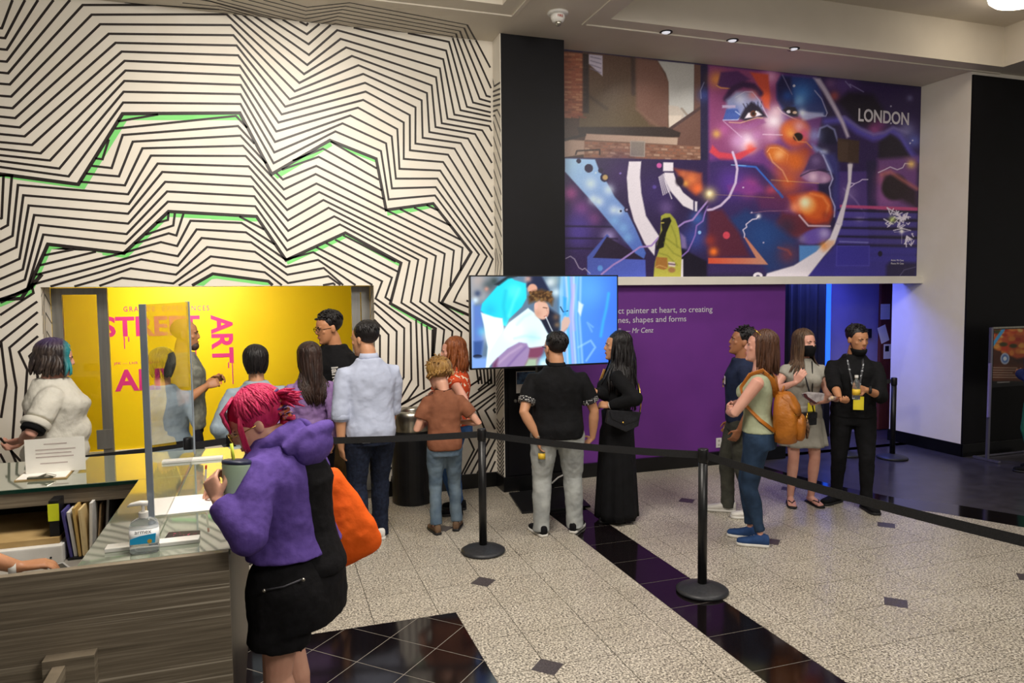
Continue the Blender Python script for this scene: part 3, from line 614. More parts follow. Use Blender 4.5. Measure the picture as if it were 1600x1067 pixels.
g.poly([(1205, 180), (1285, 190), (1285, 1100), (1205, 1100)], '#1b1832'); g.glow(1235, 440, 60, '#2e3a78', 0.8); g.line([(1235, 330), (1205, 400), (1210, 470)], 8, '#8a90b0', 0.6)
# painted wall lower left
B = lambda: g.at(880, 240, 5.336)
B(); g.poly([(10, 30), (1210, 55), (1210, 1050), (10, 1050)], '#21163a')
g.glow(480, 170, 140, '#2f1c4c', 0.9); g.glow(760, 330, 160, '#2b1d50', 0.9); g.glow(860, 450, 60, '#6a5290', 0.6); g.glow(1100, 700, 110, '#2b3a8c', 0.9); g.glow(1120, 540, 60, '#2f5fb8', 0.7)
g.poly([(15, 150), (680, 880), (690, 1040), (10, 1040)], '#241640')
g.glow(60, 330, 60, '#8a3a78', 0.9); g.glow(150, 460, 70, '#7a3a80', 0.8); g.glow(250, 545, 60, '#7a3a70', 0.7); g.glow(120, 580, 110, '#3c2a78', 0.7); g.glow(120, 660, 120, '#3f2f88', 0.8); g.glow(380, 690, 60, '#a9a0e0', 0.7)
for y in (605, 705, 790): g.line([(20, y), (450, y+5)], 16, '#150d28', 0.8, 1)
g.poly([(15, 40), (265, 48), (300, 140), (370, 250), (430, 360), (520, 460), (600, 620), (690, 830), (670, 885), (600, 830), (240, 400), (15, 150)], '#8db6e2', c2='#3c57b0', ax=[(80, 100), (640, 850)])
for x, y, r_ in ((380, 300, 46), (250, 380, 40), (300, 400, 40), (420, 470, 40), (470, 480, 30), (230, 250, 50)): g.glow(x, y, r_, '#c8dcf2', 0.75)
for x, y, r_ in ((430, 560, 40), (500, 620, 40), (540, 700, 40)): g.glow(x, y, r_, '#6fa4dc', 0.7)
for x, y, r_ in ((130, 62, 20), (213, 122, 36), (312, 140, 22), (345, 200, 36), (480, 480, 10), (530, 468, 22)): g.ell(x, y, r_, r_, '#1a1230', 1, 0.08)
g.ell(350, 198, 22, 22, '#a88a58', 1, 0.3); g.ell(530, 468, 9, 9, '#8a7fa8'); g.ell(272, 160, 8, 8, '#b0c8ea'); g.ell(477, 165, 9, 9, '#6a58a8')
g.poly([(200, 860), (365, 670), (385, 690), (250, 868), (685, 885), (690, 1040), (200, 1040)], '#39489c', c2='#3f4fb4', ax=[(220, 850), (680, 1000)]); g.ell(308, 955, 22, 24, '#4a80cc', 1, 0.2); g.poly([(250, 868), (365, 690), (680, 880)], '#1a1026')
g.poly([(548, 65), (650, 65), (640, 200), (652, 330), (690, 520), (800, 690), (770, 740), (760, 850), (680, 750), (590, 560), (545, 400), (530, 200)], '#d5cedb')
g.line([(640, 130), (650, 330), (690, 520), (770, 650)], 5, '#8f86a0', 0.7)
g.poly([(835, 72), (918, 75), (918, 146), (833, 146)], '#d3ccd8'); g.poly([(842, 158), (920, 160), (945, 235), (1000, 325), (1085, 392), (1085, 474), (1000, 435), (900, 320), (852, 220)], '#d3ccd8'); g.poly([(1098, 396), (1118, 400), (1116, 482), (1098, 478)], '#cfc8d6')
for k in range(5): g.line([(798+k*9, 195-k*6), (835+k*14, 345-k*8)], 8, '#c9c2d2', 0.9, 0.4)
g.line([(840, 170), (860, 260), (905, 375)], 8, '#cfc8d6', 0.9, 0.4)
g.poly([(925, 125), (1155, 165), (1155, 300), (1110, 345), (1045, 300), (985, 220)], '#8a3a2a', 1, 3); g.glow(1070, 210, 50, '#d8703a', 0.8); g.glow(1120, 290, 45, '#e2602c', 0.9); g.glow(1020, 250, 26, '#e0a040', 0.7); g.glow(1000, 170, 26, '#b8603a', 0.7); g.ell(970, 230, 34, 40, '#1c1020', 0.9, 0.4)
g.ell(800, 99, 21, 21, '#b44a90', 1, 0.15); g.ell(1137, 657, 14, 15, '#7aa8e8', 1, 0.15); g.ell(760, 278, 16, 16, '#4a3a90', 0.9, 0.5)
g.poly([(975, 660), (1020, 700), (1030, 790), (985, 790)], '#7a68a0', 0.8, 2); g.poly([(985, 790), (1200, 900), (1200, 1040), (985, 1040)], '#0e0a18', 0.95, 2); g.poly([(980, 880), (1000, 880), (1000, 1030), (980, 1030)], '#d8d2dc')
for pts in ([(320, 1005), (420, 925), (480, 890), (560, 835), (640, 778), (690, 775), (735, 768), (795, 700)], [(955, 612), (1010, 572), (1080, 552), (1135, 480), (1205, 395)]): g.line(pts, 15, '#8f72b8', 1, 0.6)
g.line([(985, 860), (1040, 812), (1075, 740), (1100, 680), (1112, 600), (1165, 562), (1180, 500), (1205, 440)], 12, '#7a5cae', 0.95, 0.6)
g.line([(20, 875), (60, 855), (95, 880), (130, 950), (160, 968), (180, 955), (225, 1000)], 6, '#b9b0cc', 0.8, 0.4)
g.poly([(815, 520), (850, 498), (892, 500), (935, 550), (962, 620), (977, 720), (988, 840), (980, 1040), (752, 1040), (765, 900), (800, 800), (780, 760), (812, 650)], '#8e9130', c2='#a39f3a', ax=[(800, 550), (960, 900)])
g.poly([(815, 560), (835, 540), (890, 530), (903, 560), (860, 660), (838, 780), (772, 805), (800, 690), (825, 640)], '#0d0b0c'); g.line([(818, 577), (838, 577)], 9, '#b8a848')
for pts in ([(840, 740), (920, 830), (980, 860)], [(850, 700), (930, 760), (975, 790)], [(900, 600), (940, 700), (950, 780)], [(800, 830), (870, 850), (950, 930)]): g.line(pts, 12, '#6c7022', 0.6, 1)
g.poly([(775, 860), (868, 868), (872, 955), (840, 970), (765, 950)], '#8f5c26'); g.line([(765, 950), (800, 930), (872, 955)], 7, '#b88a4a'); g.poly([(875, 900), (930, 905), (935, 945), (880, 940)], '#c8b8b0'); g.line([(878, 918), (932, 925)], 10, '#4a2a4a'); g.ell(905, 970, 30, 22, '#8a5a3a', 0.9, 0.3)
# colourful face
D = lambda: g.at(1100, 80, 4.571)
E_ = lambda: g.at(1100, 240, 4.571)
D(); g.poly([(32, 100), (800, 180), (860, 400), (800, 700), (820, 1100), (600, 1300), (35, 1350)], '#5a2a6c', 1, 3)
g.poly([(35, 100), (560, 165), (540, 420), (560, 600), (420, 700), (250, 770), (120, 780), (40, 720)], '#74345f', 1, 3)
g.glow(90, 200, 55, '#c87a38', 0.9); g.poly([(95, 250), (120, 150), (240, 140), (330, 200), (260, 230), (200, 270)], '#3d1f4c', 0.95, 2); g.line([(90, 245), (120, 262), (200, 268)], 6, '#d09040')
g.glow(450, 200, 70, '#c04a8a', 0.6); g.glow(480, 180, 50, '#d8a0c8', 0.7)
g.poly([(330, 150), (460, 165), (470, 290), (470, 420), (430, 400), (400, 270), (370, 215)], '#b9402e', 1, 2); g.glow(440, 330, 40, '#d8502c', 0.8)
g.glow(500, 500, 75, '#e9dce8', 0.95); g.glow(520, 430, 45, '#e4c0d0', 0.8); g.glow(480, 600, 60, '#c88ab4', 0.7)
g.line([(160, 340), (205, 270), (280, 235), (350, 250), (400, 300)], 44, '#2a1838', 1, 2.5)
g.poly([(160, 350), (230, 290), (340, 290), (400, 350), (430, 420), (300, 470), (240, 480), (170, 460)], '#7f86b4', 1, 3); g.glow(260, 340, 40, '#c9cbe4', 0.8); g.glow(350, 310, 35, '#c46a6a', 0.8); g.glow(210, 430, 40, '#3d56a8', 0.9)
g.poly([(130, 385), (225, 385), (225, 405), (130, 405)], '#b0a0c4', 0.9); g.poly([(135, 490), (160, 415), (240, 415), (265, 465), (240, 490)], '#2f4896', 0.95, 1); g.line([(135, 492), (240, 490), (268, 462), (225, 430)], 6, '#a8b8dc')
g.poly([(250, 480), (290, 410), (340, 360), (400, 400), (450, 470), (380, 470), (300, 500)], '#140f20', 1, 2); g.poly([(290, 480), (315, 440), (385, 430), (415, 455), (360, 470)], '#d4ccd8', 1, 1); g.ell(352, 446, 22, 24, '#4a2418', 1, 0.2); g.ell(352, 446, 10, 12, '#120a0c'); g.ell(372, 432, 6, 6, '#f0f0f8')
for k in range(6): g.line([(300+k*22, 415-k*4), (280+k*26, 375-k*3)], 6, '#140f20', 0.9, 0.5)
g.line([(225, 330), (290, 290), (345, 290), (395, 350), (430, 420), (455, 470)], 5, '#c8c0dc', 0.8, 0.5)
g.poly([(175, 505), (300, 520), (420, 480), (440, 510), (330, 560), (200, 550)], '#7c3f74', 0.9, 2); g.line([(180, 508), (260, 512), (380, 475), (420, 478)], 6, '#d0a878', 0.8)
g.glow(140, 560, 45, '#a04a88', 0.7); g.glow(90, 590, 30, '#c89a40', 0.8); g.glow(310, 650, 70, '#eadcec', 0.98); g.glow(240, 640, 55, '#b480b4', 0.8); g.glow(380, 600, 45, '#a86aa4', 0.7); g.line([(140, 500), (270, 615)], 4, '#d0b8d8', 0.8)
g.poly([(40, 720), (125, 782), (260, 772), (360, 705), (375, 690), (345, 690), (220, 735), (110, 720), (60, 670)], '#b83240', 1, 1.5); g.glow(330, 690, 36, '#d84a3a', 0.8)
g.poly([(550, 170), (800, 190), (880, 440), (860, 470), (700, 430), (640, 470), (560, 420), (520, 330), (520, 230)], '#1d2a66', 1, 3); g.glow(700, 300, 80, '#2f66b4', 0.95); g.glow(680, 350, 40, '#6ea4dc', 0.8); g.poly([(555, 180), (620, 185), (640, 380), (580, 410), (525, 350), (520, 240)], '#161436', 0.9, 3); g.glow(600, 320, 45, '#1f3f88', 0.9)
g.line([(560, 170), (600, 250), (630, 310)], 5, '#8a86b0', 0.8); g.ell(643, 247, 9, 9, '#c0c0d0'); g.line([(790, 280), (840, 340), (880, 440), (870, 465), (720, 455)], 6, '#b0b0d4', 0.9)
g.poly([(560, 420), (600, 395), (650, 400), (680, 440), (670, 470), (610, 460)], '#100c1c', 1, 1.5); g.ell(605, 432, 16, 11, '#d8d0dc', 1, 0.2); g.ell(648, 438, 16, 10, '#c8a890', 1, 0.3); g.ell(625, 430, 9, 12, '#2a1414')
g.line([(525, 400), (560, 440), (640, 480), (690, 500)], 6, '#d8c8c8', 0.8); g.poly([(690, 430), (850, 440), (860, 462), (700, 500)], '#9aa0cc', 0.9, 2); g.glow(700, 440, 30, '#dce6f4', 0.8)
g.ell(655, 580, 105, 100, '#b8442c', 1, 0.25); g.glow(680, 540, 45, '#d89aa8', 0.8); g.glow(600, 560, 45, '#d86a28', 0.9); g.glow(720, 590, 36, '#c04070', 0.8); g.glow(620, 590, 30, '#e8a04a', 0.7); g.ell(672, 612, 34, 30, '#0c0708', 1, 0.2); g.line([(640, 600), (670, 645), (730, 650), (770, 690)], 9, '#c87848', 0.9, 0.8)
g.ell(530, 740, 95, 62, '#c05a1c', 1, 0.35, 0.5); g.glow(545, 745, 42, '#f0b070', 0.98); g.glow(640, 780, 60, '#c4521c', 0.95); g.line([(450, 720), (470, 690), (530, 690), (600, 740), (590, 800)], 6, '#e0a878', 0.6); g.glow(720, 720, 50, '#8a2c20', 0.8)
g.line([(420, 594), (560, 598)], 5, '#e0cfe0', 0.8)
g.poly([(820, 560), (870, 530), (930, 560), (960, 640), (945, 665), (880, 665), (830, 640)], '#10102a', 1, 2); g.line([(815, 610), (830, 550), (880, 530), (930, 560), (955, 640)], 12, '#7f84bc', 0.9, 1.5); g.glow(790, 600, 50, '#7f88c4', 0.8); g.poly([(770, 660), (870, 720), (930, 830), (940, 869), (890, 869), (850, 780), (780, 700)], '#6d7ab8', 0.9, 3); g.glow(860, 730, 30, '#c8d0ec', 0.7)
# violet sweep and dark shapes at upper right
g.poly([(800, 190), (1550, 275), (1540, 870), (960, 869), (960, 500)], '#221540', 1, 4)
g.glow(1000, 240, 90, '#4a3070', 0.8); g.glow(900, 230, 40, '#8a5a88', 0.5); g.poly([(1030, 290), (1210, 310), (1290, 430), (1250, 560), (1090, 520), (950, 360)], '#120d1c', 0.95, 5); g.glow(1220, 560, 50, '#8a3a78', 0.8); g.glow(1260, 520, 40, '#6a2a68', 0.7); g.glow(930, 320, 34, '#b04a3a', 0.7)
g.line([(870, 500), (1000, 490), (1100, 570), (1210, 620), (1300, 600), (1350, 570), (1400, 600), (1470, 720), (1540, 800)], 46, '#41389a', 0.95, 4); g.line([(1000, 470), (1110, 550), (1210, 595), (1290, 580), (1350, 545), (1450, 580)], 16, '#7a70b0', 0.7, 3)
g.glow(1450, 560, 60, '#6f6fa8', 0.7); g.glow(1500, 640, 50, '#4c58b0', 0.8); g.poly([(1250, 650), (1330, 590), (1400, 640), (1490, 780), (1540, 800), (1540, 869), (1240, 869)], '#140f1e', 1, 3)
for x, y in ((1335, 393), (1490, 637), (1335, 515), (1472, 657)): g.ell(x, y, 6, 6, '#c8c8e0', 0.8, 0.4)
g.glow(1470, 335, 22, '#6a6a9a', 0.7); g.line([(1010, 215), (1050, 260), (1040, 235), (1140, 290)], 6, '#8a84b8', 0.8)
g.poly([(780, 190), (830, 195), (890, 290), (960, 420), (1000, 500), (1040, 610), (1020, 620), (980, 520), (920, 410), (850, 290)], '#b4a8c0', 0.95, 2)
g.poly([(955, 620), (1110, 640), (1105, 800), (955, 790)], '#33241f', 1, 1.5); g.poly([(955, 640), (1030, 650), (1025, 790), (955, 780)], '#3d2d26', 0.9); g.glow(1045, 815, 16, '#e8e0d0', 0.9); g.line([(1270, 860), (1320, 828), (1380, 845), (1420, 830), (1440, 800), (1490, 810)], 6, '#d0c8dc', 0.9); g.glow(1460, 800, 34, '#d8a850', 0.9); g.glow(1330, 850, 50, '#8a3a60', 0.7)
E_(); g.poly([(30, 55), (130, 40), (420, 80), (560, 200), (600, 300), (560, 420), (700, 620), (680, 800), (450, 860), (30, 860)], '#2a1d4c', 1, 4)
g.glow(200, 210, 110, '#4a2a88', 0.9); g.glow(330, 240, 70, '#a03a80', 0.9); g.poly([(170, 230), (300, 200), (420, 240), (425, 280), (180, 280)], '#6a2a78', 0.8, 4); g.glow(480, 270, 45, '#b83a58', 0.8); g.poly([(370, 300), (680, 240), (800, 230), (650, 380), (560, 420), (400, 400)], '#4c1f48', 0.9, 5); g.glow(600, 200, 90, '#b84a20', 0.9); g.glow(660, 60, 90, '#c8581e', 0.9); g.glow(560, 90, 60, '#b04a2a', 0.7)
g.line([(465, 0), (490, 60), (560, 120), (600, 200)], 9, '#d89868', 0.7, 1); g.line([(240, 85), (370, 95), (530, 275)], 12, '#2c58b8', 1, 0.8); g.line([(530, 270), (560, 310)], 18, '#2a4a9a', 0.9)
g.line([(195, 80), (300, 85)], 4, '#8ac0e8', 0.9, 0.4)
g.poly([(690, 160), (720, 110), (760, 20), (820, -15), (860, 30), (880, 110), (800, 115)], '#3d2a56', 1, 2); g.glow(800, 50, 34, '#6a5488', 0.8); g.ell(805, 165, 108, 46, '#8d6390', 1, 0.2, 0.12); g.glow(780, 165, 34, '#d8b8d0', 0.85); g.glow(860, 180, 26, '#b894b8', 0.8); g.line([(690, 160), (760, 125), (820, 118), (900, 130)], 8, '#2a1a38', 1, 1)
g.poly([(850, 0), (900, 90), (930, 180), (910, 260), (920, 400), (950, 500), (980, 300), (960, 60), (930, 0)], '#2b2a66', 1, 4); g.line([(850, 10), (900, 120), (920, 180), (895, 240), (905, 310), (935, 380), (930, 450)], 9, '#a8a8d8', 0.9, 1)
g.poly([(600, 300), (780, 270), (890, 330), (925, 420), (890, 500), (800, 520), (700, 480), (640, 400)], '#a8361c', 1, 4); g.ell(800, 370, 110, 98, '#c24a1a', 1, 0.2); g.ell(740, 370, 62, 60, '#e07a30', 1, 0.4); g.glow(720, 350, 45, '#fbe2b8', 0.98); g.glow(650, 385, 40, '#f08a60', 0.8); g.line([(760, 285), (850, 310), (890, 370), (870, 450)], 14, '#e88a4a', 0.6, 2); g.glow(870, 440, 30, '#7a2018', 0.7)
g.poly([(560, 420), (700, 440), (740, 520), (880, 490), (700, 600), (540, 610), (500, 520)], '#571d28', 0.95, 4); g.line([(680, 440), (745, 515), (900, 518)], 12, '#c8a8b8', 0.95, 0.8); g.glow(590, 520, 70, '#2a1c30', 0.8)
g.poly([(160, 480), (300, 400), (500, 500), (660, 620), (680, 800), (460, 850), (380, 720), (290, 600)], '#1b2c60', 1, 6); g.glow(420, 590, 120, '#1c3a78', 0.9); g.glow(600, 720, 70, '#6a2830', 0.7); g.line([(530, 670), (600, 690), (620, 720)], 10, '#a8442e', 0.6, 2)
g.poly([(30, 400), (130, 400), (250, 560), (330, 740), (30, 745)], '#471a2c', 1, 4); g.ell(160, 583, 25, 26, '#c0384a', 1, 0.15); g.glow(68, 700, 30, '#f06a20', 1.0); g.glow(40, 620, 40, '#a03020', 0.6)
g.poly([(30, 745), (372, 745), (285, 595), (300, 598), (458, 792), (30, 785)], '#c4442c', 1, 0.8, '#b87862', [(60, 760), (400, 740)])
g.line([(390, 445), (375, 465), (345, 470), (300, 505), (305, 525), (278, 545), (290, 575), (288, 598)], 8, '#c9bcd8', 0.95, 0.5); g.glow(390, 447, 16, '#e8e0f0', 0.9)
g.line([(205, -10), (228, 60), (238, 110), (225, 210), (180, 310), (120, 370), (60, 398), (28, 402)], 17, '#b7a4c8', 1, 0.8); g.glow(42, 290, 45, '#d8c478', 0.85); g.glow(40, 285, 18, '#fff2c8', 0.95); g.line([(40, 290), (500, 315)], 3, '#c8a058', 0.5); g.line([(480, 188), (820, 212)], 4, '#d8a860', 0.7); g.line([(330, 425), (450, 410), (600, 408)], 4, '#a06a80', 0.7)
for x, y in ((280, 242), (340, 420), (425, 635)): g.ell(x, y, 6, 6, '#c8b8d8', 0.8, 0.3)
g.poly([(680, 655), (860, 655), (800, 720), (680, 775)], '#4276bc', 1, 1.5); g.ell(800, 590, 112, 55, '#56409a', 1, 0.25, -0.25); g.glow(860, 570, 40, '#a898cc', 0.8); g.glow(700, 610, 30, '#7a6a90', 0.6)
g.poly([(955, 130), (1240, 130), (1240, 880), (930, 880)], '#2a2166', 1, 2); g.poly([(970, 130), (1165, 130), (1165, 460), (970, 460)], '#3a2666', 0.9, 2); g.poly([(950, 660), (1180, 665), (1180, 795), (950, 795)], '#2c258a', 0.95, 1.5); g.poly([(1160, 50), (1240, 50), (1240, 870), (1180, 870)], '#1a1434', 0.9, 2)
g.glow(1040, 280, 60, '#6a5490', 0.7); g.glow(1110, 470, 34, '#9c8cc0', 0.8); g.line([(1000, 250), (1080, 330), (1150, 430), (1130, 480)], 8, '#8a78b4', 0.6, 1.5)
g.poly([(1240, 40), (1530, 20), (1515, 400), (1240, 400)], '#5a3470', 1, 4); g.glow(1290, 180, 60, '#a05070', 0.8); g.glow(1300, 300, 80, '#8a4a90', 0.8); g.ell(1360, 240, 90, 95, '#191118', 1, 0.2, 0.6); g.poly([(1290, 150), (1400, 180), (1520, 260), (1520, 390), (1400, 330), (1300, 260)], '#1d131c', 0.95, 5); g.line([(1270, 150), (1330, 130), (1420, 190), (1520, 250)], 22, '#a85a58', 0.8, 3); g.line([(1245, 135), (1290, 115), (1330, 95), (1380, 115), (1420, 100), (1435, 70), (1490, 75)], 6, '#d0c8dc', 0.95, 0.5); g.glow(1480, 75, 30, '#e0b860', 0.9)
g.poly([(970, 365), (1525, 385), (1525, 410), (970, 385)], '#a83a6c', 0.95, 1)
for k in range(6):
    y = 405+k*62; g.poly([(960, y+10), (1525, y+20), (1520, y+60), (950, y+50)], '#3b3288' if k < 4 else '#2d2878', 0.8, 2)
    g.line([(960, y), (1525, y+12)], 14, '#130e28', 0.9, 1)
g.poly([(930, 660), (1520, 670), (1515, 880), (720, 880)], '#2c2684', 0.85, 3); g.poly([(950, 660), (1180, 665), (1180, 795), (950, 795)], '#2b2488', 0.9, 1); g.line([(945, 800), (1180, 800), (1180, 660), (950, 660), (945, 800)], 7, '#3c369c', 0.9); g.line([(970, 628), (1170, 635)], 10, '#6a68b4', 0.8); g.ell(1258, 715, 16, 20, '#0f0a22'); g.poly([(1300, 800), (1330, 770), (1520, 780), (1510, 880), (1300, 880)], '#161030', 0.9, 3); g.line([(1400, 870), (1430, 830), (1510, 810)], 5, '#6a688a', 0.7)
g.poly([(940, 500), (985, 505), (935, 640), (850, 740), (740, 880), (440, 880), (450, 855), (640, 800), (800, 700), (900, 600)], '#d6cfdd', 1, 1.2); g.poly([(1028, 75), (1060, 75), (1050, 210), (1030, 300), (985, 510), (940, 500), (1000, 330), (1028, 200)], '#c9c1d0', 1, 1); g.glow(860, 660, 34, '#e0863a', 0.9); g.poly([(880, 620), (935, 620), (930, 650), (850, 700)], '#d89a70', 0.7, 2); g.ell(385, 872, 34, 24, '#d6cfdd', 1, 0.1); g.ell(385, 876, 14, 10, '#4a4460')
g.line([(1050, 210), (1075, 215), (1110, 200), (1130, 185), (1170, 185)], 7, '#c8b8e0', 0.9, 0.5); g.line([(1045, 240), (1065, 225), (1075, 215)], 7, '#c8b8e0', 0.9, 0.5)
for k in range(30):
    x = 1310+rng.random()*160; y = 405+rng.random()*110+(x-1310)*0.25; g.line([(x, y), (x+rng.uniform(-35, 45), y+rng.uniform(-30, 40)), (x+rng.uniform(-30, 40), y+rng.uniform(-30, 40))], 7, '#d8d2e6', 0.9, 0.4)
for k in range(10):
    x = 1440+rng.random()*60; y = 590+rng.random()*60; g.line([(x, y), (x+rng.uniform(-25, 25), y+rng.uniform(-25, 30)), (x+rng.uniform(-20, 20), y+rng.uniform(-25, 30))], 7, '#d8d2e6', 0.9, 0.4)
g.glow(1345, 470, 24, '#b8d060', 0.8); g.glow(1412, 555, 16, '#ffffff', 0.95); g.line([(1360, 560), (1460, 555)], 3, '#e8e4f4', 0.8, 0.4); g.line([(1412, 520), (1412, 640)], 3, '#e8e4f4', 0.6, 0.4)
g.speckle(0.012, 3)
g.C = np.clip(g.C, 0, 1)**0.86*1.12
M_PRINT = vcol_mat('wall print', 0.38)
g.build('wall_picture', M_PRINT, wall_mural)
M_LETTER = mat('white lettering', '#d9d5de', 0.5, c2='#d2ced8', scale=9)
def wtext(parent, body, x0, yb, x1, yt, m, Y, name='wall_lettering', offset=0.0, spacing=1.0, shear=0.0):
    a = on_y(x0, yb, Y); b = on_y(x1, yb, Y); c = on_y(x0, yt, Y)
    t = text_part(name, body, 1.0, a, (1, 0, 0), (0, 0, 1), m, parent, offset=offset, spacing=spacing, shear=shear, extrude=0.001); fit(t, a, b.x-a.x, (c-a).z, (1, 0, 0), (0, 0, 1)); return t
wtext(wall_mural, 'LONDON', 1341, 189.5, 1420, 169, M_LETTER, WY-0.003, offset=0.02)
wtext(wall_mural, 'Artist: Mr Cenz', 1392, 408, 1412, 405, M_LETTER, WY-0.003)
wtext(wall_mural, 'Photo: Mr Cenz', 1392, 413, 1412, 410, M_LETTER, WY-0.003)
PY = WY+0.011
wtext(wall_purple, 'ct painter at heart, so creating', 966, 493, 1113, 481, M_LETTER, PY)
wtext(wall_purple, 'nes, shapes and forms', 966, 507.5, 1072, 495.5, M_LETTER, PY)
wtext(wall_purple, '”  — Mr Cenz', 966.5, 521, 1021, 513, M_LETTER, PY, shear=0.18)
# ================================================================== things in the lobby
M_WOOD = bpy.data.materials.new('grey streaked laminate')
def _wood(m, ax):
    nt, N, L, b = nodes_of(m)
    tc = N.new('ShaderNodeTexCoord'); mp = N.new('ShaderNodeMapping'); mp.inputs['Scale'].default_value = (0.9, 0.9, 46) if ax == 'x' else (0.9, 0.9, 46)
    L.new(tc.outputs['Object'], mp.inputs['Vector'])
    n1 = N.new('ShaderNodeTexNoise'); n1.inputs['Scale'].default_value = 1.6; n1.inputs['Detail'].default_value = 6; n1.inputs['Roughness'].default_value = 0.7
    L.new(mp.outputs[0], n1.inputs['Vector'])
    r1 = N.new('ShaderNodeValToRGB'); e = r1.color_ramp.elements
    e[0].position = 0.30; e[0].color = (*lin('#5a5144'), 1); e[1].position = 0.70; e[1].color = (*lin('#9d927f'), 1)
    k = e.new(0.5); k.color = (*lin('#7a6f5e'), 1)
    L.new(n1.outputs['Fac'], r1.inputs['Fac'])
    m2 = N.new('ShaderNodeMapping'); m2.inputs['Scale'].default_value = (0.55, 0.55, 62); L.new(tc.outputs['Object'], m2.inputs['Vector'])
    n2 = N.new('ShaderNodeTexNoise'); n2.inputs['Scale'].default_value = 1.0; n2.inputs['Detail'].default_value = 1.5
    L.new(m2.outputs[0], n2.inputs['Vector'])
    r2 = N.new('ShaderNodeValToRGB'); e = r2.color_ramp.elements; e[0].position = 0.66; e[0].color = (0, 0, 0, 1); e[1].position = 0.71; e[1].color = (1, 1, 1, 1)
    L.new(n2.outputs['Fac'], r2.inputs['Fac'])
    mx = N.new('ShaderNodeMix'); mx.data_type = 'RGBA'; L.new(r2.outputs['Color'], mx.inputs['Factor']); L.new(r1.outputs['Color'], mx.inputs['A']); mx.inputs['B'].default_value = (*lin('#b9ae9b'), 1)
    L.new(mx.outputs['Result'], b.inputs['Base Color']); b.inputs['Roughness'].default_value = 0.42
_wood(M_WOOD, 'x')
M_GLASSTOP = mat('green tinted glass top', '#77806f', 0.05, c2='#7d8674', scale=3, spec=1.0, coat=1.0)
M_GEDGE = mat('dark green glass edge', '#12332b', 0.1, c2='#16392f', scale=8)
M_DARKIN = mat('dark cabinet interior', '#1d1a16', 0.6, c2='#24201b', scale=6)
M_BLACKPL = mat('black plastic', '#111113', 0.42, c2='#17171a', scale=14)
M_PAPER = mat('white paper', '#f4f1ea', 0.7, c2='#efece4', scale=8)
M_STEEL = mat('brushed stainless', '#b9b5aa', 0.28, 1.0, c2='#a9a59b', scale=60, stretch=(1, 1, 0.04))
M_WHITEPL = mat('white plastic', '#e9e7e2', 0.35, c2='#e2e0da', scale=12)
M_TAN = mat('tan board', '#b79a68', 0.7, c2='#a98b58', scale=9)

# reception desk --------------------------------------------------------------
desk = thing('reception_desk', 'L-shaped grey wood-grain reception desk with green glass top at lower left', 'desk', (-0.42, 3.6, 0))
def dp(name, m, *boxes, bevel=0.002, parent=desk):
    q = MB()
    for b in boxes: q.box(*b)
    return q.build(name, m, parent, bevel=bevel, world=True) if parent is desk else q.build(name, m, parent, bevel=bevel, world=False)
dp('front_panel', M_WOOD, (-2.6, -0.171, 2.855, 2.889, 0.0, 1.05))
dp('side_panel', mat('dark wood edge', '#3a322a', 0.45, c2='#4a4035', scale=8, stretch=(1, 1, 20)), (-0.2, -0.171, 2.89, 4.88, 0.0, 1.027))
dp('inner_panel', M_DARKIN, (-0.66, -0.64, 2.9, 4.2, 0.0, 1.02))
dp('glass_top', M_GLASSTOP, (-0.675, -0.165, 2.8905, 4.178, 1.028, 1.05))
dp('wing_glass_top', M_GLASSTOP, (-2.6, -0.165, 4.18, 4.893, 1.028, 1.05))
dp('glass_edge', M_GEDGE, (-2.6, -0.676, 4.174, 4.1795, 1.03, 1.0485))
dp('wing_fascia', M_WOOD, (-2.6, -0.676, 4.185, 4.215, 0.955, 1.027))
dp('wing_back_panel', M_DARKIN, (-2.6, -0.2, 4.84, 4.885, 0.0, 1.027))
dp('work_shelf', mat('grey work surface', '#8f8a80', 0.4, c2='#98938a', scale=10), (-2.6, -0.661, 2.9, 4.83, 0.66, 0.70))
bk = MB().box(-0.776, -0.616, 2.80, 2.854, 0.0, 0.757).build('bracket', M_WOOD, desk, bevel=0.002, world=True)
dp('bracket_arm', M_WOOD, (-0.745, -0.705, 2.2, 2.80, 0.685, 0.735))

# acrylic screen -----------------------------------------------------------------
M_ACRYL = mat('clear acrylic', '#f4f7f7', 0.0, trans=1.0, ior=1.47)
M_ACEDGE = mat('polished acrylic edge', '#8f98a2', 0.15, c2='#7f8892', scale=5)
scr = thing('acrylic_screen', 'clear acrylic sneeze guard standing on the glass counter', 'screen', (-0.45, 3.8, 1.0505))
MB().box(-0.453, -0.447, 3.03, 4.66, 1.066, 1.975).build('panel', M_ACRYL, scr, world=True)
MB().box(-0.462, -0.438, 3.015, 3.029, 1.066, 1.977).build('edge_strip', M_ACEDGE, scr, world=True, bevel=0.002)
MB().box(-0.468, -0.442, 4.661, 4.675, 1.066, 1.977).build('edge_strip', M_ACEDGE, scr, world=True, bevel=0.002)
for y in (3.03, 4.55):
    MB().box(-0.61, -0.285, y-0.03, y+0.03, 1.0505, 1.0655).build('base_bar', M_WHITEPL, scr, world=True, bevel=0.003)

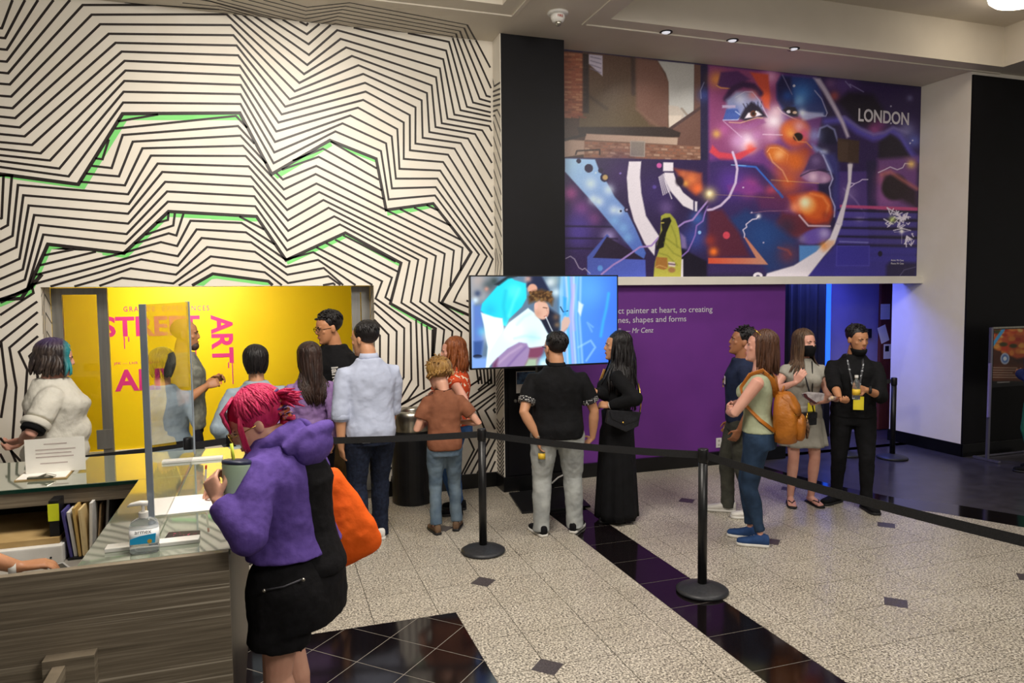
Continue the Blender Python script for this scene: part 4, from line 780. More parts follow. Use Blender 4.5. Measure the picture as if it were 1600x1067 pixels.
# hand sanitizer bottle ----------------------------------------------------------
bx, by = on_floor(222, 868, 1.05).xy; by = 2.965; bx = -0.468
sb = thing('sanitizer_bottle', 'clear pump bottle of hand sanitizer with blue label on the counter', 'bottle', (bx, by, 1.0506))
M_GEL = mat('clear gel plastic', '#e6edf0', 0.08, trans=0.92, ior=1.35)
def rrect(w, d, z): return ((0, 0, z), (w, 0, 0), (0, d, 0))
MB().loft([rrect(0.046, 0.026, 0.0), rrect(0.05, 0.029, 0.006), rrect(0.05, 0.029, 0.10), rrect(0.044, 0.026, 0.118), rrect(0.022, 0.018, 0.130), rrect(0.014, 0.014, 0.134)], 24, 0, 3.2).build('bottle_body', M_GEL, sb, smooth=True)
MB().loft([rrect(0.0508, 0.0296, 0.036), rrect(0.0508, 0.0296, 0.092)], 24, 0, 3.2).build('label_sheet', mat('white label', '#f3f4f4', 0.4, c2='#eceded', scale=9), sb, smooth=True)
MB().prism([(-0.044, 0.040), (0.040, 0.040), (0.044, 0.076), (-0.010, 0.070), (-0.044, 0.060)], 'y', -0.0315, -0.0296).build('label_print', mat('blue label print', '#1fa0d8', 0.4, c2='#2aaade', scale=9), sb)
text_part('label_lettering', 'armex', 0.022, (-0.028, -0.0300, 0.078), (1, 0, 0), (0, 0, 1), mat('dark print', '#2a2a30', 0.5, c2='#303036', scale=9), sb, 0.0, world=False, extrude=0.0004)
MB().cyl((0.022, -0.0298, 0.048), (0.022, -0.0322, 0.048), 0.008, n=12).build('label_seal', mat('gold print', '#c49a2e', 0.4, c2='#d0a83c', scale=9), sb)
MB().cyl((0, 0, 0.132), (0, 0, 0.152), 0.017).cyl((0, 0, 0.152), (0, 0, 0.178), 0.006).build('pump_collar', M_WHITEPL, sb, smooth=False)
MB().tube([(0.016, 0, 0.183), (-0.01, 0, 0.186), (-0.040, 0, 0.183), (-0.052, 0, 0.176)], [0.010, 0.010, 0.007, 0.004], 10).build('pump_spout', M_WHITEPL, sb, smooth=True)

# papers and pencils on the counter ------------------------------------------------
def slab(name, label, cat, px, z, th, m, group=None):
    """flat sheet whose corners were measured on a level surface"""
    P = [on_floor(x, y, z) for x, y in px]; c = sum(P, Vector())/len(P)
    o = MB().prism([(p.x-c.x, p.y-c.y) for p in P], 'z', 0, th).build(name, m, loc=(c.x, c.y, z)); return tag(o, label, cat, group)
slab('paper_form', 'white paper form being filled in on the glass counter', 'paper', [(236, 807), (238, 782), (268, 777), (360, 769), (345, 796)], 1.0506, 0.003, M_PAPER)
cardm = mat('black card with pink print', '#1b1519', 0.4, c2='#d63a7c', scale=70, mid=(0.62, 0.66))
slab('printed_card', 'small black card with pink print beside the screen base', 'card', [(256, 843), (312, 839), (313, 829), (264, 832)], 1.0506, 0.002, cardm)
cb = thing('clipboard', 'brown clipboard holding white paper on the far wing of desk', 'clipboard', tuple(on_floor(75, 738, 1.0506)))
P = [on_floor(x, y, 1.0506) for x, y in ((21.6, 753), (41, 737), (129, 719.5), (104, 747.5))]
MB().prism([(p.x, p.y) for p in P], 'z', 1.0507, 1.056).build('board', M_TAN, cb, world=True)
c = sum(P, Vector())/4
MB().prism([(c.x+(p.x-c.x)*0.95, c.y+(p.y-c.y)*0.95) for p in P], 'z', 1.0562, 1.059).build('paper_stack', M_PAPER, cb, world=True)
e0 = P[0].lerp(P[3], 0.25); e1 = P[0].lerp(P[3], 0.75)
MB().bar((e0.x, e0.y+0.015, 1.064), (e1.x, e1.y+0.015, 1.064), 0.03, 0.008).tube([(e0.x+0.05, e0.y+0.01, 1.064), (e0.x+0.09, e0.y, 1.08), (e0.x+0.13, e0.y+0.01, 1.064)], 0.006).build('clip', M_STEEL, cb, world=True)
sg = thing('counter_sign', 'small white notice standing upright in a clear holder', 'sign', tuple(on_floor(70, 741, 1.0595)))
p0 = on_floor(40, 741, 1.0592); 
for nm, m, y0, y1 in (('notice', M_PAPER, 0.0, 0.0015), ('holder', M_WHITEPL, 0.002, 0.004)):
    MB().box(p0.x+0.0, p0.x+0.285, p0.y+y0+0.005, p0.y+y1+0.005, 1.0595, 1.0595+0.185).build(nm, m, sg, world=True)
M_FAINT = mat('faint print', '#b9aaa6', 0.6, c2='#c6b9b4', scale=30)
q = MB()
for k, (a, b, z) in enumerate(((0.09, 0.2, 0.155), (0.05, 0.24, 0.125), (0.05, 0.22, 0.105), (0.05, 0.23, 0.085), (0.07, 0.2, 0.05))): q.box(p0.x+a, p0.x+b, p0.y+0.0042, p0.y+0.0049, 1.0595+z-0.003, 1.0595+z+0.003)
q.build('printed_lines', M_FAINT, sg, world=True)

# behind the desk: box, board, file holder --------------------------------------------
bxo = thing('storage_box', 'white flat box on the work shelf below the far wing', 'box', (-1.3, 4.25, 0.7005))
MB().box(-1.75, -1.0, 4.02, 4.62, 0.7005, 0.79).build('box_body', M_WHITEPL, bxo, world=True, bevel=0.006)
MB().cyl((-1.05, 4.02, 0.735), (-1.05, 4.016, 0.735), 0.005, n=10).build('box_rivet', M_BLACKPL, bxo, world=True)
tag(MB().box(-1.72, -1.02, 4.06, 4.6, 0, 0.03).build('cardboard_sheet', M_TAN, loc=(0, 0, 0.7905), bevel=0.002), 'tan cardboard sheet lying on the white box', 'cardboard')
fh = thing('file_holder', 'black desktop file holder packed with upright folders', 'file holder', (-0.93, 4.3, 0.7005))
MB().box(-0.985, -0.80, 4.05, 4.78, 0.7005, 0.712).build('holder_base', M_BLACKPL, fh, world=True)
MB().prism([(4.05, 0.712), (4.78, 0.712), (4.78, 0.95), (4.05, 0.83)], 'x', -0.81, -0.80).build('holder_side', M_BLACKPL, fh, world=True)
MB().box(-0.985, -0.81, 4.77, 4.78, 0.712, 0.93).build('holder_back', M_BLACKPL, fh, world=True)
def folder(label, x, y0, y1, h, col, w=0.010, tilt=0.0, g='folders in the file holder'):
    q = MB().prism([(x, 0.7125), (x+w, 0.7125), (x+w+tilt, 0.7125+h), (x+tilt, 0.7125+h)], 'y', y0, y1)
    o = q.build('file_folder', mat('folder '+col, col, 0.55, c2=col, scale=5, bump=0.1, bscale=20)); tag(o, label, 'folder', g); return o
folder('blue-violet folder at the left of the file holder', -0.978, 4.06, 4.5, 0.235, '#4a4582', 0.010, -0.03)
folder('white sheaf of papers next to the blue-violet folder', -0.962, 4.07, 4.5, 0.225, '#d9d6d0', 0.016, -0.025)
folder('tan manila folder in the middle of the file holder', -0.940, 4.06, 4.5, 0.245, '#c9a864', 0.012, -0.02)
folder('paler manila folder right of the tan one', -0.922, 4.06, 4.5, 0.235, '#e0c792', 0.010, -0.012)
folder('white papers leaning back in the file holder', -0.905, 4.12, 4.7, 0.25, '#e6e3de', 0.014, 0.01)
folder('brown envelope at the right of the file holder', -0.885, 4.2, 4.6, 0.22, '#a98a62', 0.008, 0.02)
folder('loose white sheets at the right side of file holder', -0.86, 4.25, 4.72, 0.25, '#dcdad8', 0.012, 0.02)
BXO = -0.03
nb = thing('black_binder', 'black binder with neon yellow edge beside the file holder', 'binder', (-1.0, 4.1, 0.8206))
MB().box(-1.065, -1.022, 4.08, 4.3, 0.8206, 1.0).build('cover', M_BLACKPL, nb, world=True, bevel=0.002)
q = MB(); q.box(-1.068, -1.02, 4.074, 4.079, 0.90, 0.985); q.build('neon_edge', mat('neon yellow', '#d8e021', 0.5, c2='#e2ea30', scale=6), nb, world=True)

# television on a floor stand ----------------------------------------------------------
tv = thing('tv_display', 'large flat television on a floor stand playing a painting video', 'television', (2.45, 6.45, 0))
TVX0, TVX1, TVZ0, TVZ1, TVY = 1.70, 3.165, 1.325, 2.172, 6.26
MB().box(TVX0, TVX1, TVY, TVY+0.045, TVZ0, TVZ1).build('cabinet', M_BLACKPL, tv, world=True, bevel=0.004)
MB().box(TVX0+0.3, TVX1-0.3, TVY+0.046, TVY+0.09, TVZ0+0.15, TVZ1-0.2).build('rear_housing', M_BLACKPL, tv, world=True, bevel=0.01)
bz = 0.012
q = MB(); q.box(TVX0, TVX1, TVY-0.004, TVY, TVZ0, TVZ0+bz+0.004); q.box(TVX0, TVX1, TVY-0.004, TVY, TVZ1-bz, TVZ1); q.box(TVX0, TVX0+bz, TVY-0.004, TVY, TVZ0, TVZ1); q.box(TVX1-bz, TVX1, TVY-0.004, TVY, TVZ0, TVZ1)
q.build('bezel', M_BLACKPL, tv, world=True)
MB().box(2.38, 2.50, 6.37, 6.43, 0.02, 1.9).build('stand_pole', M_BLACKPL, tv, world=True, bevel=0.006)
MB().box(2.36, 2.52, 6.351, 6.369, 1.45, 1.95).build('mount_plate', M_BLACKPL, tv, world=True)
MB().prism([(2.13, 6.13), (2.80, 6.10), (2.88, 6.80), (2.225, 6.80)], 'z', 0.001, 0.02).build('stand_base', M_BLACKPL, tv, world=True, bevel=0.003)
MB().tube([on_y(862, 752, 6.3)+Vector((0, 0, -0.02)), on_y(872, 746, 6.3), on_y(882, 741, 6.3), on_y(890, 747, 6.32)], 0.008, 8).build('white_cable', M_WHITEPL, tv, world=True, smooth=True)

# poster on the column
ps = tag(MB().box(2.345, 2.56, 6.8905, 6.8918, 0, 0.22).build('poster_sheet', M_PAPER, loc=(0, 0, 1.0)), 'small printed sheet stuck on the black column behind the man in black shirt', 'poster')
MB().box(2.35, 2.555, 6.8893, 6.8902, 0.09, 0.215).build('poster_picture', mat('blue picture print', '#2a3550', 0.5, c2='#5f88b5', scale=18), ps)

# litter bin ----------------------------------------------------------------------------
lb = thing('litter_bin', 'round black litter bin with stainless steel rim beside striped wall', 'bin', (1.275, 6.90, 0))
MB().lathe([(0.19, 0.0), (0.197, 0.01), (0.197, 0.70), (0.192, 0.705)], 36).build('body', M_BLACKPL, lb, smooth=False)
MB().loft([((0, 0, z), (r, 0, 0), (0, r, 0)) for r, z in ((0.190, 0.705), (0.199, 0.71), (0.199, 0.85), (0.192, 0.885), (0.170, 0.90), (0.140, 0.895), (0.128, 0.87), (0.128, 0.76), (0.05, 0.755))], 40).build('steel_top', M_STEEL, lb, smooth=True)

# queue stanchions ------------------------------------------------------------------------
M_BELT = mat('black webbing', '#0f0f10', 0.7, c2='#17171a', scale=80, bump=0.2, bscale=200)
M_POST = mat('black powder coat', '#0d0d0e', 0.38, c2='#141416', scale=30)
M_CAST = mat('grey black cast base', '#26272a', 0.45, c2='#303135', scale=60)
def stanchion(label, loc):
    t = thing('queue_stanchion', label, 'stanchion', loc, 0, 'queue stanchions')
    MB().lathe([(0.16, 0.0015), (0.172, 0.006), (0.172, 0.018), (0.15, 0.03), (0.08, 0.048), (0.04, 0.058), (0.03, 0.06)], 40).build('base', M_CAST, t, smooth=True)
    MB().cyl((0, 0, 0.055), (0, 0, 0.88), 0.0305, n=28).build('post', M_POST, t, smooth=True)
    MB().lathe([(0.033, 0.88), (0.0345, 0.885), (0.0345, 0.962), (0.032, 0.968), (0.02, 0.97)], 28).build('belt_head', M_POST, t, smooth=True)
    return t
def belt(t, a, b, z=0.925, sag=0.02, name='belt'):
    a = Vector(a); b = Vector(b); n = 14; rings = []; q = MB(); d = (b-a).normalized(); s = Vector((-d.y, d.x, 0)).normalized()*0.0012
    vs = []
    for k in range(n+1):
        u = k/n; p = a.lerp(b, u); zz = z-sag*4*u*(1-u)
        vs += [(p.x-s.x, p.y-s.y, zz-0.025), (p.x+s.x, p.y+s.y, zz-0.025), (p.x+s.x, p.y+s.y, zz+0.025), (p.x-s.x, p.y-s.y, zz+0.025)]
    fs = [(k*4+i, k*4+(i+1) % 4, (k+1)*4+(i+1) % 4, (k+1)*4+i) for k in range(n) for i in range(4)]+[(0, 1, 2, 3), (4*n+3, 4*n+2, 4*n+1, 4*n)]
    q.add(vs, fs); return q.build(name, M_BELT, t, world=True)
ST = [(-0.30, 5.78), (1.526, 5.322), (2.695, 4.095), (3.27, 1.45), (-3.0, 5.3), (7.0, 6.667), (6.62, 7.0)]
s0 = stanchion('black queue post mostly hidden behind the pink-haired person', (*ST[0], 0))
s1 = stanchion('black belt post standing between the boy and the man in grey jeans', (*ST[1], 0))
s2 = stanchion('nearest black belt post, beside the black floor strip', (*ST[2], 0))
s3 = stanchion('black belt post at the end of the belt leaving the frame on the right', (*ST[3], 0))
s4 = stanchion('black belt post beyond the left edge, holding the belt behind the desk', (*ST[4], 0))
s5 = stanchion('black belt post beside the white pier in the dark corridor', (*ST[5], 0))
s6 = stanchion('black belt post hidden behind the man dressed in black', (*ST[6], 0))
def link(t, i, j, sag=0.02):
    a = Vector((*ST[i], 0)); b = Vector((*ST[j], 0)); d = (b-a).normalized()*0.0352; return belt(t, a+d, b-d, sag=sag)
link(s1, 1, 0); link(s1, 1, 2); link(s2, 2, 3, 0.03); link(s0, 0, 4, 0.03); link(s5, 5, 6)

# sign stand with a pizza poster ------------------------------------------------------------
ss = thing('sign_stand', 'metal floor stand with a pizza poster in front of the black wall', 'sign stand', (8.3, 6.17, 0))
M_SILV = mat('satin silver', '#8c8a9c', 0.32, 0.8, c2='#9997a8', scale=20, stretch=(1, 1, 0.05))
for x in (7.90, 8.72):
    MB().box(x-0.016, x+0.016, 6.155, 6.185, 0.03, 1.56).build('upright', M_SILV, ss, world=True, bevel=0.003)
    MB().box(x-0.02, x+0.02, 6.02, 6.34, 0.004, 0.03).build('foot_bar', M_SILV, ss, world=True, bevel=0.003)
MB().box(7.90, 8.72, 6.325, 6.34, 0.008, 0.026).build('rear_bar', M_SILV, ss, world=True)
MB().box(7.855, 7.885, 6.14, 6.16, 0.52, 1.15).build('brochure_rail', mat('violet grey plastic', '#7d76a8', 0.4, c2='#8780b0', scale=6), ss, world=True, bevel=0.003)
MB().box(7.92, 8.70, 6.165, 6.18, 0.86, 1.56).build('poster_frame', M_BLACKPL, ss, world=True, bevel=0.003)
MB().box(7.92, 8.70, 6.162, 6.182, 1.545, 1.565).build('frame_clip', M_STEEL, ss, world=True)

# small fixtures -------------------------------------------------------------------------------
wo = thing('wall_outlet', 'white wall outlet near the bottom of the purple wall', 'outlet', (4.92, WY+0.011, 0.25))
MB().box(-0.036, 0.036, -0.008, 0, -0.057, 0.057).build('cover_plate', M_WHITEPL, wo, bevel=0.003)
for z in (-0.025, 0.025): MB().box(-0.014, 0.014, -0.0095, -0.0081, z-0.012, z+0.012).build('socket', mat('outlet grey', '#b5b2ab', 0.5, c2='#bdbab3', scale=6), wo)
sd = thing('smoke_detector', 'round cream ceiling detector with a dark lens between the trays', 'detector', (2.56, 6.25, ZC))
MB().lathe([(0.095, -0.001), (0.098, -0.012), (0.09, -0.022), (0.06, -0.026)], 28).build('mounting_ring', M_WHITEPL, sd, smooth=True)
MB().lathe([(0.062, -0.024), (0.066, -0.05), (0.05, -0.085), (0.02, -0.092)], 24).build('housing', M_WHITEPL, sd, smooth=True)
MB().sphere((0, -0.01, -0.098), 0.03, 14, 8).build('lens', M_STEEL, sd, smooth=True)
text_part('warning_lettering', 'FIRE', 0.03, (-0.032, -0.068, -0.062), (1, 0, 0), (0, 0, 1), mat('red print', '#b0392c', 0.5, c2='#b84235', scale=6), sd, world=False, extrude=0.001)
M_LAMPGLOW = mat('lamp glow', '#fff4e0', 0.4, emit='#fff0d8', estr=9.0)
M_SPOTGLOW = mat('spot lens', '#e8e8f0', 0.2, emit='#f4f6ff', estr=0.55)
for k, (x, y) in enumerate(((3.76, 6.40), (4.526, 6.41), (5.30, 6.44))):
    nm = ('leftmost', 'middle', 'rightmost')[k]
    d = thing('downlight', nm+' of the three recessed ceiling spotlights above the mural', 'downlight', (x, y, ZC), 0, 'recessed spotlights above the mural')
    MB().loft([((0, 0, z), (r, 0, 0), (0, r, 0)) for r, z in ((0.062, -0.0005), (0.064, -0.006), (0.058, -0.009), (0.046, -0.007), (0.044, -0.001))], 28).build('trim_ring', M_BLACKPL, d, smooth=True)
    MB().sphere((0, 0, -0.004), (0.042, 0.042, 0.012), 16, 8).build('lamp_lens', M_SPOTGLOW, d, smooth=True)
    spot_light('mural_spot', (x, y, ZC-0.03), (x+0.3, WY, 3.1), 26, (1.0, 0.95, 0.88), 100, 0.9, 0.03)
lm = on_floor(1597, 8, 4.83)
dl = thing('ceiling_lamp', 'large glowing dome lamp on the ceiling at top right', 'lamp', (lm.x, lm.y, T_TOP))
MB().lathe([(0.30, -0.001), (0.31, -0.02), (0.30, -0.04)], 40).build('lamp_rim', M_STEEL, dl, smooth=True)
MB().loft([((0, 0, z), (r, 0, 0), (0, r, 0)) for r, z in ((0.295, -0.04), (0.285, -0.075), (0.24, -0.115), (0.16, -0.145), (0.06, -0.158))], 40).build('lamp_dome', M_LAMPGLOW, dl, smooth=True)

# corridor details: notices, thermostat, blue light column ---------------------------------------
def notice(label, x, z, w, h, y=8.099, rot=0.0):
    o = MB().box(-w/2, w/2, -0.0015, 0, -h/2, h/2).build('notice_sheet', M_PAPER, loc=(x, y-0.001, z)); o.rotation_euler = (0, rot, 0); return tag(o, label, 'notice', 'notices on the brown door')
def npx(x, y): p = on_y(x, y, 8.1); return p.x, p.z
notice('upper printed notice on the brown corridor door', *npx(1383, 487), 0.17, 0.22)
notice('crooked notice hanging from the brown corridor door', *npx(1380, 522), 0.15, 0.24, rot=-0.35)
n3 = notice('lower printed notice with dark picture on the brown door', *npx(1386, 549), 0.13, 0.21)
MB().box(-0.04, 0.03, -0.0028, -0.0018, 0.0, 0.08).build('dark_picture', M_BLACKPL, n3)
th = tag(MB().box(8.03, 8.10, 8.12, 8.149, 1.33, 1.46).build('wall_sensor', M_BLACKPL, bevel=0.004), 'small black box on the violet-lit corridor wall', 'sensor')
lc = thing('light_column', 'glowing blue light strip in the dark corridor', 'light strip', (7.22, 8.02, 0))
M_BLUE = mat('blue led diffuser', '#2f6bff', 0.4, emit='#1f5cff', estr=1.5)
MB().box(7.175, 7.255, 7.985, 8.05, 0.55, 2.5).build('diffuser', M_BLUE, lc, world=True, bevel=0.006)
MB().box(7.165, 7.265, 7.99, 8.06, 0.0, 0.549).build('plinth', M_BLACKWALL, lc, world=True)
bl = bpy.data.lights.new('corridor_blue_lamp', 'AREA'); bl.energy = 48; bl.color = (0.12, 0.16, 1.0); bl.size = 0.5; bl.shape = 'RECTANGLE'; bl.size_y = 0.5
bo = bpy.data.objects.new('corridor_blue_lamp', bl); COL.objects.link(bo); bo.location = (6.75, 7.68, 2.5); bo.rotation_euler = (math.radians(-14), math.radians(12), 0)
# --- television picture -----------------------------------------------------------------
s = Paint(TVX0+bz, TVX1-bz, TVZ0+bz+0.004, TVZ1-bz, TVY-0.0025, 300, 172)
s.fill('#5f8fc8'); s.at(720, 420, 5.714)
s.poly([(850, 0), (1500, 0), (1500, 1000), (850, 1000)], '#4fa0ee', c2='#3c6fe0', ax=[(880, 400), (1400, 500)])
s.glow(1150, 200, 150, '#5fb0ff', 0.6); s.glow(1200, 600, 200, '#4a8cf4', 0.5); s.glow(1360, 400, 120, '#3b78ea', 0.6)
for k, (x, w, c) in enumerate(((900, 40, '#8fc8e8'), (940, 26, '#c8dcf0'), (985, 30, '#b8b4f0'), (1010, 16, '#e4f0ff'), (1040, 20, '#8ad0ff'), (880, 18, '#3a6a80'), (1070, 14, '#b0e0ff'), (960, 14, '#58d0f8'))): s.line([(x, 60), (x+15*math.sin(k), 250), (x-10, 450), (x+20, 900)], w, c, 0.75, 2)
s.line([(1320, 220), (1300, 350), (1270, 480), (1250, 600)], 20, '#38c0ff', 0.7, 2); s.line([(1050, 700), (1160, 640), (1200, 700), (1120, 820)], 14, '#9fd4ff', 0.7, 1.5); s.line([(1180, 520), (1130, 480), (1170, 560)], 12, '#8cc8ff', 0.6, 1.5); s.line([(1010, 150), (990, 350), (1010, 540)], 24, '#c0a8e8', 0.6, 3)
s.poly([(1050, 290), (1095, 320), (1070, 420), (1045, 380)], '#e8f4ff', 0.8, 1.5)
s.poly([(60, 50), (870, 50), (870, 900), (60, 900)], '#5e7690', 1, 3); s.poly([(60, 50), (330, 50), (230, 300), (60, 300)], '#a0a0a4', 0.9, 8); s.glow(160, 100, 60, '#b8a8a0', 0.7); s.glow(250, 150, 60, '#3a4a50', 0.8); s.glow(300, 110, 40, '#2a3a3a', 0.8); s.glow(230, 180, 20, '#c89080', 0.9); s.glow(150, 220, 30, '#2a3a60', 0.8); s.glow(130, 280, 26, '#d8f0ff', 0.8); s.poly([(75, 260), (120, 300), (120, 800), (75, 850)], '#9ab8ec', 0.9, 3)
s.poly([(115, 330), (200, 320), (205, 640), (185, 780), (115, 790)], '#5a7cc8', 0.95, 3); s.poly([(115, 650), (200, 640), (180, 770), (115, 780)], '#2f4f90', 0.95, 2); s.ell(150, 782, 40, 18, '#15203c', 1, 0.2); s.poly([(75, 800), (240, 790), (230, 900), (75, 900)], '#7ea8f0', 0.9, 3); s.glow(190, 560, 40, '#58c8e8', 0.6)
s.glow(830, 100, 60, '#9ab0b0', 0.8); s.glow(800, 120, 40, '#d8e4e8', 0.8); s.glow(850, 210, 40, '#d8f0f8', 0.8); s.poly([(760, 330), (880, 420), (880, 560), (820, 600), (720, 560), (700, 440)], '#131a30', 1, 3); s.glow(850, 430, 30, '#6a5448', 0.9); s.glow(860, 500, 26, '#7a6450', 0.9)
s.poly([(430, 65), (480, 100), (582, 130), (588, 260), (545, 340), (430, 450), (405, 515), (368, 500), (370, 440), (240, 430), (178, 370), (190, 310), (330, 150)], '#22d8ea', 1, 1.2)
s.glow(480, 200, 70, '#5cf4fa', 0.7); s.glow(260, 370, 60, '#1cb8e0', 0.7); s.line([(400, 200), (380, 330), (400, 460)], 24, '#14b4d4', 0.6, 3); s.line([(520, 180), (470, 300), (430, 420)], 18, '#6ff8ff', 0.6, 3)
s.poly([(300, 140), (420, 60), (500, 70), (420, 90), (340, 150)], '#15222c', 0.9, 1.5)
s.poly([(180, 390), (300, 430), (372, 442), (385, 540), (350, 640), (290, 780), (250, 890), (222, 890), (240, 700), (205, 500)], '#e8fcff', 1, 1.2); s.glow(260, 600, 60, '#ffffff', 0.7)
s.poly([(590, 60), (720, 60), (790, 190), (760, 230), (640, 200), (590, 160)], '#1a2444', 1, 2); s.ell(640, 180, 44, 46, '#d8a088', 1, 0.2); s.glow(600, 90, 30, '#e0b0a0', 0.8)
s.poly([(600, 350), (660, 395), (720, 470), (795, 610), (740, 690), (660, 725), (600, 700), (540, 660), (420, 715), (300, 830), (228, 890), (250, 760), (330, 620), (430, 480)], '#dcf4f8', 1, 1.2)
s.glow(470, 560, 80, '#ffffff', 0.8); s.glow(640, 610, 60, '#b8e4ec', 0.8); s.line([(480, 620), (580, 600), (700, 620)], 16, '#a4d8e4', 0.6, 3); s.line([(500, 500), (560, 430), (620, 400)], 14, '#b0e0ea', 0.6, 3)
s.poly([(590, 710), (750, 690), (720, 790), (680, 870), (560, 870)], '#7c3f5c', 1, 2); s.poly([(600, 800), (680, 800), (680, 880), (560, 880)], '#a8c8a8', 0.9, 3); s.poly([(700, 800), (860, 700), (850, 880), (690, 880)], '#8cd4f4', 0.8, 4); s.glow(740, 850, 40, '#e8f8ff', 0.8)
s.poly([(285, 840), (330, 790), (420, 710), (520, 655), (590, 665), (615, 720), (600, 800), (555, 885), (280, 890)], '#9a82ae', 1, 1.5); s.line([(330, 850), (430, 760), (540, 690)], 16, '#c0a8c8', 0.7, 2); s.line([(420, 870), (500, 780), (580, 700)], 14, '#6a5090', 0.6, 2); s.poly([(285, 850), (330, 800), (320, 890), (280, 890)], '#5a2040', 0.7, 3)
s.poly([(745, 680), (800, 610), (895, 545), (900, 470), (925, 430), (965, 430), (978, 470), (960, 520), (870, 620), (820, 700), (770, 725)], '#d0b0a4', 1, 1); s.line([(780, 700), (860, 620), (950, 530)], 10, '#a88078', 0.6, 1.5)
s.ell(722, 365, 66, 88, '#dcae98', 1, 0.12, -0.2); s.glow(690, 400, 34, '#c08c78', 0.6); s.ell(672, 330, 16, 30, '#e4b0a0', 1, 0.2); s.line([(765, 360), (782, 395), (765, 410)], 10, '#c89080', 0.8); s.line([(735, 345), (770, 350)], 7, '#4a2c20', 0.9); s.line([(745, 425), (768, 420)], 7, '#a05a50', 0.9)
s.poly([(610, 310), (600, 250), (640, 200), (720, 180), (800, 210), (828, 270), (815, 330), (780, 300), (700, 280), (640, 300)], '#5a3c20', 1, 3)
for k in range(60):
    x = 615+rng.random()*200; y = 205+rng.random()*80; s.ell(x, y, 13, 11, rng.choice(['#7a5630', '#4a2f18', '#8a6a3c', '#3a2412']), 0.8, 0.4)
s.line([(760, 430), (800, 520), (830, 580)], 8, '#e8f0f4', 0.9); s.line([(890, 340), (915, 385), (955, 375)], 9, '#10203c', 1, 0.5); s.poly([(915, 250), (945, 260), (945, 420), (920, 420)], '#2ca0f0', 0.9, 2)
s.build('screen', vcol_mat('screen picture', 0.15, emit=1.15), tv)
# --- pizza poster --------------------------------------------------------------------------
z_ = Paint(7.935, 8.685, 0.90, 1.535, 6.1635, 90, 80)
z_.fill('#3a1c12'); z_.at(1500, 490, 4.27)
rp_ = random.Random(8)
z_.poly([(190, 95), (620, 95), (620, 260), (380, 300), (200, 220)], '#b8502a', 1, 2)
for k in range(70): z_.ell(195+rp_.random()*420, 95+rp_.random()*170, 14+rp_.random()*18, 10+rp_.random()*12, rp_.choice(['#d8863a', '#e8c070', '#c03a20', '#a82c1c', '#e0a04a', '#d46a30']), 0.85, 0.4)
for x, y in ((290, 205), (355, 215), (480, 150), (250, 120)): z_.ell(x, y, 26, 14, '#2f3d1a', 0.9, 0.4)
z_.poly([(195, 215), (390, 330), (620, 280), (620, 345), (200, 345)], '#4a2416', 0.95, 2); z_.poly([(190, 340), (640, 340), (640, 460), (190, 460)], '#5a2f1c', 1, 2)
z_.line([(215, 215), (290, 105)], 20, '#4aa0dc', 1, 0.6); z_.ell(300, 300, 30, 38, '#a8b4cc', 1, 0.1); z_.ell(300, 300, 22, 28, '#5a78b0', 1, 0.15); z_.ell(300, 300, 12, 14, '#d8e0ea', 1, 0.2)
for k in range(5): z_.line([(205, 360+k*16), (380+40*math.sin(k*2), 362+k*16)], 6, '#c8b4a4', 0.7, 0.5)
z_.poly([(180, 450), (660, 450), (660, 520), (180, 520)], '#0f0d0e', 1, 1); z_.line([(250, 458), (330, 456)], 6, '#c8c4c0', 0.8, 0.5)
z_.build('poster_print', MATS['wall print'], ss)
# ================================================================== people: one continuous body mesh each, clothes and hair as parts
TEX_W = bpy.data.textures.new('cloth_folds', 'CLOUDS'); TEX_W.noise_scale = 0.09; TEX_W.noise_depth = 2
TEX_S = bpy.data.textures.new('cloth_small_folds', 'CLOUDS'); TEX_S.noise_scale = 0.045; TEX_S.noise_depth = 1
PENDING = []
V = Vector
def ik(a, c, l1, l2, pole):
    a, c, pole = V(a), V(c), V(pole); d = c-a; L = max(min(d.length, (l1+l2)*0.998), abs(l1-l2)+0.01); u = d.normalized(); c2 = a+u*L
    k = (l1*l1+L*L-l2*l2)/(2*l1*L); k = max(-1, min(1, k)); p = pole-u*pole.dot(u); p = p.normalized() if p.length > 1e-5 else u.orthogonal().normalized()
    return a+u*(l1*k)+p*(l1*math.sqrt(max(0, 1-k*k))), c2
TORSO_M = [(0.80, 0.085, 0.080, -0.005), (0.86, 0.160, 0.112, -0.014), (0.93, 0.170, 0.120, -0.016), (1.00, 0.160, 0.108, -0.006), (1.09, 0.152, 0.102, 0.0), (1.19, 0.163, 0.108, 0.0), (1.28, 0.178, 0.115, 0.0), (1.33, 0.176, 0.108, -0.006), (1.37, 0.150, 0.094, -0.012), (1.405, 0.116, 0.082, -0.016), (1.44, 0.082, 0.070, -0.018), (1.485, 0.060, 0.060, -0.016)]
TORSO_F = [(0.80, 0.085, 0.080, -0.005), (0.86, 0.165, 0.115, -0.016), (0.93, 0.172, 0.122, -0.018), (1.00, 0.150, 0.102, -0.004), (1.08, 0.130, 0.090, 0.002), (1.18, 0.140, 0.100, 0.006), (1.27, 0.156, 0.122, 0.014), (1.325, 0.154, 0.102, 0.0), (1.37, 0.132, 0.086, -0.010), (1.405, 0.100, 0.072, -0.015), (1.44, 0.070, 0.062, -0.017), (1.48, 0.055, 0.054, -0.018)]
